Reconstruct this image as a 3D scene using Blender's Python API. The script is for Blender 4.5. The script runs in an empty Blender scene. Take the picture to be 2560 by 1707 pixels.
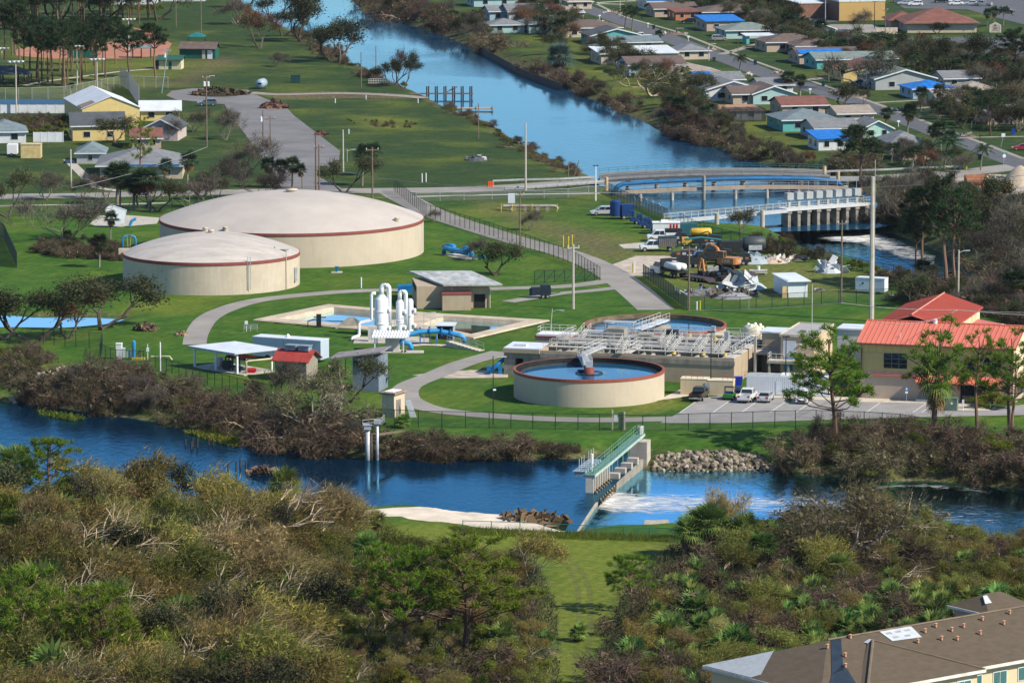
import bpy, bmesh, math, random
import numpy as np
from math import sin, cos, tan, atan, atan2, pi, radians, sqrt, hypot
from mathutils import Vector, Matrix
random.seed(7); RNG = np.random.default_rng(7)
SC = bpy.context.scene
COL = SC.collection
# ---------------------------------------------------------------- camera model: the photo's pixel frame (2560 x 1707) to the ground
FOC, PCX, PCY, CAMH, YH = 11800.0, 1280.0, 853.5, 111.0, -871.0
TH = atan((PCY - YH) / FOC)
def W(px, py, z=0.0):
    a = (px - PCX) / FOC; b = (py - PCY) / FOC
    dy = cos(TH) - b * sin(TH); dz = -sin(TH) - b * cos(TH)
    t = (z - CAMH) / dz
    return Vector((a * t, dy * t, z))
def sc(py):
    return (py - YH) / CAMH            # photo pixels per metre for something standing at ground row py
# ---------------------------------------------------------------- mesh collecting
class MB:
    def __init__(s): s.v = []; s.f = []; s.m = []
    def add(s, vs, fs, mi=0):
        o = len(s.v); s.v.extend([tuple(p) for p in vs]); s.f.extend([tuple(i + o for i in f) for f in fs]); s.m.extend([mi] * len(fs)); return s
    def box(s, x0, x1, y0, y1, z0, z1, mi=0):
        return s.add([(x0,y0,z0),(x1,y0,z0),(x1,y1,z0),(x0,y1,z0),(x0,y0,z1),(x1,y0,z1),(x1,y1,z1),(x0,y1,z1)],
            [(3,2,1,0),(4,5,6,7),(0,1,5,4),(1,2,6,5),(2,3,7,6),(3,0,4,7)], mi)
    def prism(s, pts, z0, z1, mi=0):       # vertical prism over an xy outline
        n = len(pts)
        return s.add([(p[0],p[1],z0) for p in pts] + [(p[0],p[1],z1) for p in pts],
            [tuple(range(n-1,-1,-1)), tuple(range(n,2*n))] + [(i,(i+1)%n,(i+1)%n+n,i+n) for i in range(n)], mi)
    def extr(s, pts, y0, y1, mi=0):        # side outline (x, z) extruded along y
        n = len(pts)
        return s.add([(p[0],y0,p[1]) for p in pts] + [(p[0],y1,p[1]) for p in pts],
            [tuple(range(n)), tuple(range(2*n-1,n-1,-1))] + [(i,i+n,(i+1)%n+n,(i+1)%n) for i in range(n)], mi)
    def quad(s, a, b, c, d, mi=0): return s.add([a,b,c,d], [(0,1,2,3)], mi)
    def slab(s, a, b, c, d, t, mi=0):      # a quad given a thickness downwards
        vs = [a,b,c,d] + [(p[0],p[1],p[2]-t) for p in (a,b,c,d)]
        return s.add(vs, [(0,1,2,3),(7,6,5,4),(0,4,5,1),(1,5,6,2),(2,6,7,3),(3,7,4,0)], mi)
    def tube(s, pts, r, n=6, mi=0, cap=True):
        pts = [Vector(p) for p in pts]; k = len(pts)
        rs = r if isinstance(r, (list, tuple)) else [r] * k
        o = len(s.v); ref = None
        for i, p in enumerate(pts):
            t = (pts[min(i+1,k-1)] - pts[max(i-1,0)])
            t = t.normalized() if t.length > 1e-9 else Vector((0,0,1))
            if ref is None: ref = Vector((1,0,0)) if abs(t.z) > .8 else Vector((0,0,1))
            a = t.cross(ref)
            if a.length < 1e-4: a = t.cross(Vector((0,1,0)))
            a.normalize(); b = a.cross(t)
            for j in range(n):
                th = 2*pi*j/n; s.v.append(tuple(p + (a*cos(th) + b*sin(th)) * rs[i]))
        for i in range(k-1):
            for j in range(n):
                s.f.append((o+i*n+j, o+i*n+(j+1)%n, o+(i+1)*n+(j+1)%n, o+(i+1)*n+j)); s.m.append(mi)
        if cap:
            s.f.append(tuple(o+j for j in range(n-1,-1,-1))); s.f.append(tuple(o+(k-1)*n+j for j in range(n))); s.m += [mi, mi]
        return s
    def cyl(s, x, y, z0, z1, r0, r1=None, n=12, mi=0): return s.tube([(x,y,z0),(x,y,z1)], [r0, r0 if r1 is None else r1], n, mi)
    def lathe(s, prof, n=32, mi=0, cx=0, cy=0):   # profile of (r, z)
        o = len(s.v); k = len(prof)
        for r, z in prof:
            for j in range(n): s.v.append((cx + r*cos(2*pi*j/n), cy + r*sin(2*pi*j/n), z))
        for i in range(k-1):
            for j in range(n):
                s.f.append((o+i*n+j, o+i*n+(j+1)%n, o+(i+1)*n+(j+1)%n, o+(i+1)*n+j)); s.m.append(mi)
        return s
    def build(s, name, mats, parent=None, smooth=False):
        me = bpy.data.meshes.new(name); me.from_pydata(s.v, [], s.f)
        for m in (mats if isinstance(mats, (list, tuple)) else [mats]): me.materials.append(m)
        if any(s.m): me.polygons.foreach_set('material_index', s.m)
        if smooth: me.polygons.foreach_set('use_smooth', [True]*len(me.polygons)); 
        me.update()
        o = bpy.data.objects.new(name, me); COL.objects.link(o)
        if parent is not None: o.parent = parent
        return o
def tag(o, label=None, cat=None, group=None, kind=None):
    if label: o['label'] = label
    if cat: o['category'] = cat
    if group: o['group'] = group
    if kind: o['kind'] = kind
    return o
def thing(name, label, cat, loc=(0,0,0), rz=0.0, group=None):
    o = bpy.data.objects.new(name, None); COL.objects.link(o); o.empty_display_size = .5
    o.location = loc; o.rotation_euler = (0,0,rz)
    return tag(o, label, cat, group)
def dup(root, loc, rz=0.0, label=None, group=None, scale=None, parent=None):
    r = root.copy(); COL.objects.link(r)
    if parent is None:
        r.location = loc; r.rotation_euler = (0,0,rz)
        if scale is not None: r.scale = scale if isinstance(scale, tuple) else (scale,)*3
        if label: r['label'] = label
        if group: r['group'] = group
    else: r.parent = parent
    for ch in list(root.children): dup(ch, None, parent=r)
    return r
# ---------------------------------------------------------------- materials
MATS = {}
def _mk(name):
    m = bpy.data.materials.new(name); m.use_nodes = True
    nt = m.node_tree; nt.nodes.clear()
    out = nt.nodes.new('ShaderNodeOutputMaterial'); b = nt.nodes.new('ShaderNodeBsdfPrincipled')
    nt.links.new(b.outputs[0], out.inputs[0])
    return m, nt, b, out
def N(nt, t, **k):
    n = nt.nodes.new('ShaderNode' + t)
    for a, v in k.items():
        if a.startswith('_'): setattr(n, a[1:], v)
        else: n.inputs[a].default_value = v
    return n
def ramp(nt, stops):
    n = nt.nodes.new('ShaderNodeValToRGB'); e = n.color_ramp.elements
    while len(e) < len(stops): e.new(.5)
    for i, (p, c) in enumerate(stops): e[i].position = p; e[i].color = (*c, 1)
    return n
def lin(r, g, b):
    f = lambda c: (c/12.92 if c <= .04045 else ((c+.055)/1.055)**2.4)
    return (f(r/255), f(g/255), f(b/255))
def mat(name, c, rough=.75, var=.25, scale=1.0, metal=0.0, streak=0.0, streakc=(.1,.09,.07), spec=.3, bump=0.0, sz=None):
    """A plain surface: its colour broken by two noises; streak adds runs of dirt down a wall."""
    if name in MATS: return MATS[name]
    m, nt, b, out = _mk(name); L = nt.links.new
    tc = N(nt, 'TexCoord'); mp = N(nt, 'Mapping'); L(tc.outputs['Object'], mp.inputs[0])
    if sz: mp.inputs['Scale'].default_value = sz
    n1 = N(nt, 'TexNoise', Scale=scale, Detail=5.0, Roughness=.65); L(mp.outputs[0], n1.inputs['Vector'])
    lo = tuple(max(0, x*(1-var)) for x in c); hi = tuple(min(1, x*(1+var)) for x in c)
    r = ramp(nt, [(.3, lo), (.7, hi)]); L(n1.outputs['Fac'], r.inputs[0])
    col = r.outputs[0]
    if streak > 0:
        mp2 = N(nt, 'Mapping'); mp2.inputs['Scale'].default_value = (1.6, 1.6, .12); L(tc.outputs['Object'], mp2.inputs[0])
        n2 = N(nt, 'TexNoise', Scale=1.3, Detail=6.0, Roughness=.7); L(mp2.outputs[0], n2.inputs['Vector'])
        r2 = ramp(nt, [(.52, (0,0,0)), (.75, (streak,)*3)]); L(n2.outputs['Fac'], r2.inputs[0])
        mx = N(nt, 'Mix', _data_type='RGBA'); L(r2.outputs[0], mx.inputs[0]); L(col, mx.inputs[6]); mx.inputs[7].default_value = (*streakc, 1)
        col = mx.outputs[2]
    L(col, b.inputs['Base Color'])
    b.inputs['Roughness'].default_value = rough; b.inputs['Metallic'].default_value = metal
    b.inputs['Specular IOR Level'].default_value = spec
    if bump > 0:
        n3 = N(nt, 'TexNoise', Scale=scale*6, Detail=4.0); L(mp.outputs[0], n3.inputs['Vector'])
        bp = N(nt, 'Bump', Strength=bump, Distance=.05); L(n3.outputs['Fac'], bp.inputs['Height']); L(bp.outputs[0], b.inputs['Normal'])
    MATS[name] = m
    return m
def leafmat(name, cols, trans=.25, hue=.04, rough=.8, val=.42):
    """Foliage: each leaf or twig takes its own colour of the list, each plant its own slight shift."""
    if name in MATS: return MATS[name]
    m, nt, b, out = _mk(name); L = nt.links.new
    g = N(nt, 'NewGeometry'); oi = N(nt, 'ObjectInfo')
    k = len(cols); r = ramp(nt, [((i+.5)/k, c) for i, c in enumerate(cols)]); L(g.outputs['Random Per Island'], r.inputs[0])
    h = N(nt, 'HueSaturation'); L(r.outputs[0], h.inputs['Color'])
    mr = N(nt, 'MapRange'); mr.inputs['To Min'].default_value = .5-hue; mr.inputs['To Max'].default_value = .5+hue
    L(oi.outputs['Random'], mr.inputs[0]); L(mr.outputs[0], h.inputs['Hue'])
    ma = N(nt, 'Math', _operation='MULTIPLY'); ma.inputs[1].default_value = 7.31; L(oi.outputs['Random'], ma.inputs[0])
    fr = N(nt, 'Math', _operation='FRACT'); L(ma.outputs[0], fr.inputs[0])
    mv = N(nt, 'MapRange'); mv.inputs['To Min'].default_value = 1-val; mv.inputs['To Max'].default_value = 1+val
    L(fr.outputs[0], mv.inputs[0]); L(mv.outputs[0], h.inputs['Value'])
    L(h.outputs[0], b.inputs['Base Color']); b.inputs['Roughness'].default_value = rough; b.inputs['Specular IOR Level'].default_value = .15
    if trans > 0:
        t = N(nt, 'BsdfTranslucent'); L(h.outputs[0], t.inputs[0]); mx = N(nt, 'MixShader'); mx.inputs[0].default_value = trans
        L(b.outputs[0], mx.inputs[1]); L(t.outputs[0], mx.inputs[2]); L(mx.outputs[0], out.inputs[0])
    MATS[name] = m
    return m
def netmat(name, c, alpha):
    """Chain-link or screen seen from far: a thin sheet that lets most of the light through."""
    if name in MATS: return MATS[name]
    m, nt, b, out = _mk(name); L = nt.links.new
    b.inputs['Base Color'].default_value = (*c, 1); b.inputs['Roughness'].default_value = .6
    tr = N(nt, 'BsdfTransparent'); mx = N(nt, 'MixShader'); mx.inputs[0].default_value = alpha
    L(tr.outputs[0], mx.inputs[1]); L(b.outputs[0], mx.inputs[2]); L(mx.outputs[0], out.inputs[0])
    MATS[name] = m
    return m
def watermat(name, deep, tint, ripple, scale, rough=.06, stretch=(1,1,1), calm=None, ior=1.7):
    """Water: a dark body colour under a tinted mirror that strengthens toward grazing angles; ripples, with calmer wind lanes."""
    if name in MATS: return MATS[name]
    m, nt, b, out = _mk(name); L = nt.links.new; nt.nodes.remove(b)
    tc = N(nt, 'TexCoord'); mp = N(nt, 'Mapping'); mp.inputs['Scale'].default_value = stretch; L(tc.outputs['Object'], mp.inputs[0])
    n1 = N(nt, 'TexNoise', Scale=scale, Detail=5.0, Roughness=.62, Distortion=.4); L(mp.outputs[0], n1.inputs['Vector'])
    bp = N(nt, 'Bump', Strength=ripple, Distance=.3); L(n1.outputs['Fac'], bp.inputs['Height'])
    if calm:
        n2 = N(nt, 'TexNoise', Scale=calm, Detail=3.0, Distortion=.8); L(tc.outputs['Object'], n2.inputs['Vector'])
        mr = N(nt, 'MapRange'); mr.inputs['From Min'].default_value = .42; mr.inputs['From Max'].default_value = .58
        mr.inputs['To Min'].default_value = ripple*.10; mr.inputs['To Max'].default_value = ripple
        L(n2.outputs['Fac'], mr.inputs[0]); L(mr.outputs[0], bp.inputs['Strength'])
    d = N(nt, 'BsdfDiffuse'); d.inputs[0].default_value = (*deep, 1); g = N(nt, 'BsdfGlossy'); g.inputs['Color'].default_value = (*tint, 1); g.inputs['Roughness'].default_value = rough; L(bp.outputs[0], g.inputs['Normal'])
    f = N(nt, 'Fresnel', IOR=ior); L(bp.outputs[0], f.inputs['Normal']); mx = N(nt, 'MixShader'); L(f.outputs[0], mx.inputs[0]); L(d.outputs[0], mx.inputs[1]); L(g.outputs[0], mx.inputs[2]); L(mx.outputs[0], out.inputs[0])
    MATS[name] = m
    return m
def glossmat(name, c, rough=.3, coat=.5, metal=0.0):
    if name in MATS: return MATS[name]
    m, nt, b, out = _mk(name)
    oi = N(nt, 'TexCoord'); n = N(nt, 'TexNoise', Scale=2.5, Detail=5.0); nt.links.new(oi.outputs['Object'], n.inputs['Vector'])
    r = ramp(nt, [(.3, tuple(x*.85 for x in c)), (.75, tuple(min(1, x*1.08) for x in c))]); nt.links.new(n.outputs['Fac'], r.inputs[0])
    nt.links.new(r.outputs[0], b.inputs['Base Color'])
    b.inputs['Roughness'].default_value = rough; b.inputs['Coat Weight'].default_value = coat; b.inputs['Metallic'].default_value = metal
    MATS[name] = m
    return m
# ================================================================ ground, water, roads
def wp(pts, z=0.0): return [W(x, y, z) for x, y in pts]
ZU, ZL = -1.5, -3.0
CANAL = [(545,-60),(610,10),(700,62),(800,108),(877,159),(912,170),(950,190),(1021,222),(1062,240),(1100,262),(1157,285),(1217,304),(1280,345),(1334,376),(1402,408),(1471,438),
    (1500,462),(1560,485),(1610,515),(1690,548),(1760,562),(1960,574),(2160,572),(2200,520),(2150,470),(2080,440),(1960,428),(1900,412),(1860,396),(1797,370),(1700,352),(1642,325),(1607,305),(1552,280),(1511,260),(1449,240),(1402,212),(1307,176),(1280,163),(1231,140),(1185,125),(1103,88),(1020,62),(1002,50),(901,30),(882,0),(850,-60)]
DOWN = [(1966,590),(2166,578),(2235,585),(2300,606),(2380,650),(2450,700),(2520,745),(2450,765),(2390,745),(2330,722),(2230,682),(2110,655),(2000,625)]
RIVUP = [(-420,985),(0,1005),(90,1010),(160,1022),(300,1042),(470,1068),(600,1092),(690,1118),(735,1130),(840,1146),(960,1143),(1090,1150),(1280,1148),(1443,1147),(1560,1140),
    (1586,1160),(1484,1258),(1440,1335),(1420,1327),(1378,1306),(1335,1300),(1200,1292),(1070,1270),(985,1268),(895,1276),(836,1282),(600,1275),(300,1245),(0,1235),(-420,1220)]
RIVDN = [(1592,1160),(1600,1172),(1661,1175),(1780,1175),(1900,1174),(1990,1182),(2080,1188),(2130,1198),(2210,1204),(2300,1200),(2400,1208),(2560,1224),(2900,1255),
    (2900,1420),(2560,1378),(2500,1352),(2440,1338),(2340,1330),(2220,1322),(2000,1325),(1850,1330),(1700,1334),(1600,1342),(1450,1342),(1490,1258)]
POND = [(-200,775),(0,783),(90,790),(160,789),(250,790),(318,796),(290,806),(235,818),(150,825),(0,823),(-200,822)]
BAS1 = [(690,800),(822,768),(950,774),(1058,786),(930,818),(800,812)]
BAS1 = [(680,801),(830,770),(1062,790),(925,822)]
BAS2 = [(1040,815),(1100,792),(1330,806),(1180,842)]
WATERS = [(CANAL, ZU, 7.0), (DOWN, ZL, 8.0), (RIVUP, ZU, 6.0), (RIVDN, ZL, 7.0), (POND, -.9, 3.5), (BAS1, -2.4, .6), (BAS2, -2.4, .6)]
BAS1W, BAS2W = wp(BAS1), wp(BAS2)
def sdist(P, poly):          # signed distance of points (n,2) to a closed outline, positive outside
    n = len(poly); inside = np.zeros(len(P), bool); best = np.full(len(P), 1e12)
    for i in range(n):
        a = poly[i]; b = poly[(i+1) % n]; e = b - a
        t = np.clip(((P - a) @ e) / max(e @ e, 1e-9), 0, 1)
        q = P - a - t[:, None]*e; best = np.minimum(best, (q*q).sum(1))
        c = ((a[1] > P[:,1]) != (b[1] > P[:,1]))
        with np.errstate(divide='ignore', invalid='ignore'):
            xi = a[0] + (P[:,1]-a[1]) * e[0] / (e[1] if e[1] != 0 else 1e-12)
        inside ^= c & (P[:,0] < xi)
    d = np.sqrt(best); d[inside] *= -1
    return d
def np2(pts, z=0): return np.array([(p.x, p.y) for p in wp(pts, z)])
WPOLY = [(np2(p, z if z > -2.0 or bw > 1 else 0.0), z, bw) for p, z, bw in WATERS]
def height(P):
    h = np.zeros(len(P))
    for poly, z, bw in WPOLY:
        d = sdist(P, poly)
        out = np.where(d < bw, z * (1 - np.clip(d/bw, 0, 1))**1.25, 0.0)
        ins = z - np.minimum(2.0, .45*np.abs(d)) - .05
        h = np.minimum(h, np.where(d > 0, out, ins))
    return h
def wetness(P):
    w = np.zeros(len(P), bool)
    for poly, z, bw in WPOLY: w |= sdist(P, poly) < (2.2 if z == ZL else 1.4)
    return w
XS = np.arange(-250, 290.1, 2.0); YS = np.arange(430, 1700.1, 2.0)
NX, NY = len(XS), len(YS)
GX, GY = np.meshgrid(XS, YS); GP = np.stack([GX.ravel(), GY.ravel()], 1)
GH = height(GP)
edge = (GX.ravel() <= XS[0]) | (GX.ravel() >= XS[-1]) | (GY.ravel() <= YS[0]) | (GY.ravel() >= YS[-1])
GH[edge] = np.minimum(GH[edge], 0); GWET = wetness(GP)
def wet(x, y): return bool(GWET[int(min(max(round((y-YS[0])/2), 0), NY-1))*NX + int(min(max(round((x-XS[0])/2), 0), NX-1))])
def gh(x, y):               # ground height at a point
    i = (x - XS[0]) / 2.0; j = (y - YS[0]) / 2.0
    i0 = int(min(max(i, 0), NX-2)); j0 = int(min(max(j, 0), NY-2)); u = min(max(i-i0,0),1); v = min(max(j-j0,0),1)
    g = lambda a, b: GH[b*NX + a]
    return (g(i0,j0)*(1-u)+g(i0+1,j0)*u)*(1-v) + (g(i0,j0+1)*(1-u)+g(i0+1,j0+1)*u)*v
def G(px, py):              # point on the ground under a photo pixel of flat ground
    p = W(px, py); p.z = min(0.0, gh(p.x, p.y)); return p
# zones of bare or dry ground: (outline, dirt, dryness, softness in metres)
ZONES = [
 ([(2230,1300),(2340,1312),(2440,1320),(2560,1350),(2900,1390),(2900,1420),(2560,1390),(2330,1345)], .9, .5, 3),
 ([(1180,490),(1290,510),(1420,560),(1580,590),(1640,640),(1560,660),(1430,645),(1330,590),(1200,530)], .85, .8, 10),
 ([(1480,640),(1600,610),(1950,640),(2160,680),(2250,700),(2180,735),(1900,750),(1700,745),(1600,690)], .6, .7, 10),
 ([(330,225),(430,195),(490,150),(560,140),(640,150),(560,175),(520,205),(470,215)], .85, .7, 10),
 ([(640,235),(800,228),(1000,234),(1060,246),(900,246),(700,250)], .9, .6, 3),
 ([(1500,190),(1640,200),(1730,225),(1640,240),(1500,225)], .3, .8, 10),
 ([(860,285),(1060,300),(1030,325),(880,318)], .2, .9, 6),
 ([(300,755),(480,745),(460,770),(310,780)], .15, .9, 8),
 ([(1640,985),(1740,980),(1690,1020),(1560,1045),(1600,1010)], .5, .9, 3),
 ([(1230,890),(1280,900),(1300,960),(1100,945)], .35, .5, 4),
 ([(0,900),(120,905),(230,960),(300,1010),(0,985)], .75, .4, 8),
 ([(1395,1400),(1450,1392),(1500,1480),(1480,1707),(1410,1707),(1430,1500)], .35, .9, 4),
 ([(840,1300),(1100,1310),(1420,1340),(1680,1352),(1560,1430),(1500,1700),(1330,1700),(1330,1420),(1000,1350)], .1, 1.3, 8),
 ([(2000,690),(2090,695),(2130,730),(2010,735)], .8, .4, 8),
 ([(1480,1125),(1600,1120),(2560,1140),(2560,1220),(2200,1210),(1900,1175),(1620,1165)], .75, .6, 6),
 ([(0,1250),(830,1300),(860,1350),(1330,1380),(1400,1500),(1400,2000),(-400,2000),(-400,1240)], .8, .9, 5),
 ([(1660,1350),(2560,1390),(3000,1420),(3000,2000),(1490,2000),(1500,1600),(1540,1440)], .8, .8, 5),
 ([(0,120),(560,110),(540,190),(200,240),(0,230)], .25, .7, 20),
 ([(1290,40),(1880,230),(2080,330),(2000,420),(1700,330),(1400,200)], .25, .6, 14),
]
dirt = np.zeros(len(GP)); dry = np.zeros(len(GP))
for pts, a, b, soft in ZONES:
    w = 1 - np.clip((sdist(GP, np2(pts)) + soft) / (2*soft), 0, 1); w = w*w*(3-2*w)
    dirt = np.maximum(dirt, w*a); dry = np.maximum(dry, w*b)
near = np.zeros(len(GP))
for poly, z, bw in WPOLY[:5]:
    near = np.maximum(near, 1 - np.clip(np.abs(sdist(GP, poly)) / (bw*.9), 0, 1))
dirt = np.maximum(dirt, near*.95)
PARK = np.clip((980 - GY.ravel()) / 60.0, 0, 1)       # plant lawns richer green; the park's grass painted darker for the far shade
def ground_mat():
    m, nt, b, out = _mk('ground_grass'); L = nt.links.new
    tc = N(nt, 'TexCoord'); P = tc.outputs['Object']
    nb = N(nt, 'TexNoise', Scale=.045, Detail=6.0, Roughness=.6); L(P, nb.inputs['Vector'])
    nf = N(nt, 'TexNoise', Scale=.9, Detail=8.0, Roughness=.75); L(P, nf.inputs['Vector'])
    nm = N(nt, 'TexNoise', Scale=.22, Detail=5.0, Roughness=.65); L(P, nm.inputs['Vector'])
    lush = ramp(nt, [(.25,(.024,.070,.009)), (.5,(.042,.105,.013)), (.75,(.085,.150,.022))]); L(nm.outputs['Fac'], lush.inputs[0])
    park = ramp(nt, [(.25,(.018,.042,.013)), (.5,(.030,.058,.017)), (.75,(.056,.078,.028))]); L(nm.outputs['Fac'], park.inputs[0])
    at = N(nt, 'Attribute', _attribute_name='park'); gm = N(nt, 'Mix', _data_type='RGBA'); L(at.outputs['Fac'], gm.inputs[0]); L(park.outputs[0], gm.inputs[6]); L(lush.outputs[0], gm.inputs[7])
    dr = ramp(nt, [(.3,(.125,.160,.018)), (.6,(.195,.205,.030)), (.8,(.23,.19,.055))]); L(nf.outputs['Fac'], dr.inputs[0])
    ad = N(nt, 'Attribute', _attribute_name='dry')
    s1 = N(nt, 'Math', _operation='MULTIPLY_ADD'); L(nb.outputs['Fac'], s1.inputs[0]); s1.inputs[1].default_value = 3.2; s1.inputs[2].default_value = -1.58
    s2 = N(nt, 'Math', _operation='ADD', _use_clamp=True); L(s1.outputs[0], s2.inputs[0]); L(ad.outputs['Fac'], s2.inputs[1])
    s3 = N(nt, 'Math', _operation='MULTIPLY'); L(s2.outputs[0], s3.inputs[0]); s3.inputs[1].default_value = .6
    g2 = N(nt, 'Mix', _data_type='RGBA'); L(s3.outputs[0], g2.inputs[0]); L(gm.outputs[2], g2.inputs[6]); L(dr.outputs[0], g2.inputs[7])
    di = ramp(nt, [(.3,(.055,.045,.028)), (.5,(.115,.085,.052)), (.75,(.26,.20,.14))]); L(nf.outputs['Fac'], di.inputs[0])
    aa = N(nt, 'Attribute', _attribute_name='dirt')
    d1 = N(nt, 'Math', _operation='MULTIPLY_ADD'); L(nm.outputs['Fac'], d1.inputs[0]); d1.inputs[1].default_value = 1.6; d1.inputs[2].default_value = -.85
    d2 = N(nt, 'Math', _operation='ADD', _use_clamp=True); L(d1.outputs[0], d2.inputs[0]); L(aa.outputs['Fac'], d2.inputs[1])
    d3 = N(nt, 'Math', _operation='MULTIPLY', _use_clamp=True); L(d2.outputs[0], d3.inputs[0]); L(aa.outputs['Fac'], d3.inputs[1])
    g3 = N(nt, 'Mix', _data_type='RGBA'); L(d3.outputs[0], g3.inputs[0]); L(g2.outputs[2], g3.inputs[6]); L(di.outputs[0], g3.inputs[7])
    fv = N(nt, 'MapRange'); fv.inputs['From Min'].default_value = .25; fv.inputs['From Max'].default_value = .75; fv.inputs['To Min'].default_value = .62; fv.inputs['To Max'].default_value = 1.35; L(nf.outputs['Fac'], fv.inputs[0])
    hv = N(nt, 'HueSaturation'); L(g3.outputs[2], hv.inputs['Color']); L(fv.outputs[0], hv.inputs['Value'])
    wv = N(nt, 'TexWave', Scale=.16, Distortion=5.0, Detail=4.0); mw = N(nt, 'Mapping'); mw.inputs['Rotation'].default_value = (0,0,.35); L(P, mw.inputs[0]); L(mw.outputs[0], wv.inputs['Vector'])
    wm = N(nt, 'MapRange'); wm.inputs['To Min'].default_value = .94; wm.inputs['To Max'].default_value = 1.05; L(wv.outputs['Fac'], wm.inputs[0]); h2 = N(nt, 'HueSaturation'); L(hv.outputs[0], h2.inputs['Color']); L(wm.outputs[0], h2.inputs['Value'])
    L(h2.outputs[0], b.inputs['Base Color']); b.inputs['Roughness'].default_value = .95; b.inputs['Specular IOR Level'].default_value = .1
    bp = N(nt, 'Bump', Strength=.6, Distance=.25); L(nf.outputs['Fac'], bp.inputs['Height']); L(bp.outputs[0], b.inputs['Normal'])
    return m
def build_ground():
    V = np.column_stack([GP, GH]); k = len(V)
    I, J = np.meshgrid(np.arange(NX-1), np.arange(NY-1)); a = (J*NX + I).ravel()
    Fq = np.stack([a, a+1, a+NX+1, a+NX], 1)
    far = [(-7000,-3000),(7000,-3000),(7000,9000),(-7000,9000)]
    inn = [0, NX-1, NX*NY-1, NX*(NY-1)]
    verts = V.tolist() + [(x, y, 0.0) for x, y in far]
    faces = Fq.tolist() + [(k+i, k+(i+1)%4, inn[(i+1)%4], inn[i]) for i in range(4)]
    me = bpy.data.meshes.new('ground'); me.from_pydata(verts, [], faces)
    for nm, arr in (('dirt', dirt), ('dry', dry), ('park', PARK)):
        at = me.attributes.new(nm, 'FLOAT', 'POINT'); at.data.foreach_set('value', np.concatenate([arr, np.zeros(4)]).astype(np.float32))
    me.polygons.foreach_set('use_smooth', [True]*len(me.polygons)); me.update()
    me.materials.append(ground_mat())
    o = bpy.data.objects.new('ground', me); COL.objects.link(o); tag(o, kind='structure')
build_ground()
M_asph = mat('asphalt_old', (.255,.24,.222), .92, .2, .12, streak=.25, streakc=(.12,.11,.10))
M_lot = mat('asphalt_lot', (.165,.16,.165), .92, .25, .1, streak=.3, streakc=(.08,.08,.085))
M_asphd = mat('asphalt_dark', (.085,.09,.10), .9, .2, .3)
M_conc = mat('concrete', (.42,.39,.34), .85, .25, .6, streak=.35)
M_concd = mat('concrete_weathered', (.27,.25,.21), .85, .35, .6, streak=.5)
M_sand = mat('white_sand', (.62,.54,.44), .95, .25, .25, bump=.3)
M_clay = mat('infield_clay', (.36,.16,.10), .95, .2, .15)
M_lane = mat('lane_paint', (.6,.6,.58), .7, .2, 2)
def sheet(name, pts, m, z=.03, drape=False):
    P = [W(x, y) for x, y in pts]
    o = MB().add([(p.x, p.y, z) for p in P], [tuple(range(len(P)))]).build(name, m); return tag(o, kind='structure')
def smooth_line(P, k=6):
    out = []
    for i in range(len(P)-1):
        p0, p1, p2, p3 = P[max(i-1,0)], P[i], P[i+1], P[min(i+2,len(P)-1)]
        for j in range(k):
            t = j/k; out.append(.5*((2*p1) + (p2-p0)*t + (2*p0-5*p1+4*p2-p3)*t*t + (3*p1-p0-3*p2+p3)*t**3))
    return out + [P[-1]]
def ribbon(name, pts, w, m, z=.03, k=6, kind='structure'):
    P = smooth_line([W(x, y) for x, y in pts], k); mb = MB(); n = len(P)
    for i, p in enumerate(P):
        t = (P[min(i+1,n-1)] - P[max(i-1,0)]); t.z = 0; t.normalize(); q = Vector((-t.y, t.x, 0)) * (w/2)
        mb.v += [tuple(p+q+Vector((0,0,z))), tuple(p-q+Vector((0,0,z)))]
    for i in range(n-1): mb.f.append((2*i+1, 2*i+3, 2*i+2, 2*i)); mb.m.append(0)
    return tag(mb.build(name, m), kind=kind)
# roads, paths, lots
RD_PUBLIC = [(-500,500),(0,492),(215,489),(420,484),(700,478),(930,477),(1150,474),(1300,467),(1420,458),(1530,452)]
RD_PUBLIC2 = [(2040,446),(2150,447),(2250,442),(2350,436),(2450,428),(2560,415),(2800,400)]
RD_HOUSES = [(1380,-30),(1440,12),(1498,33),(1560,55),(1620,76),(1743,123),(1852,161),(1906,182),(2051,228),(2165,262),(2274,303),(2350,333),(2437,364),(2533,402),(2600,424)]
ribbon('road', RD_PUBLIC, 9.0, M_asph); ribbon('road', RD_PUBLIC2, 9.0, M_asph, .035); ribbon('road', RD_HOUSES, 8.0, mat('asphalt_far_shade', (.095,.10,.112), .9, .2, .3), .04)  # suburb asphalt darker and bluer, the far shade put into its colour
ribbon('road', [(985,482),(1010,496),(1100,540),(1280,598),(1416,634),(1511,674),(1580,722),(1640,775)], 6.4, M_asph, .045)
ribbon('path', [(486,862),(492,835),(515,800),(560,775),(640,752),(776,736),(912,727),(1062,726),(1280,721),(1416,716),(1511,704),(1540,695)], 3.9, M_asph, .05)
ribbon('path', [(1270,755),(1330,745),(1400,734),(1480,727),(1560,718)], 3.0, M_asph, .055)
ribbon('path', [(1256,880),(1160,908),(1089,937),(1025,963),(1012,985),(1030,1005),(1103,1027),(1280,1043),(1480,1050),(1700,1047)], 4.2, M_asph, .05)
sheet('parking_lot', [(1650,1058),(1705,1028),(1752,996),(1800,990),(2060,1000),(2330,1004),(2460,1022),(2560,1012),(2900,1012),(2900,1046),(2560,1038),(2260,1044),(2000,1052),(1820,1058)], mat('lot_concrete', (.27,.26,.255), .9, .18, .3), .06)
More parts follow.
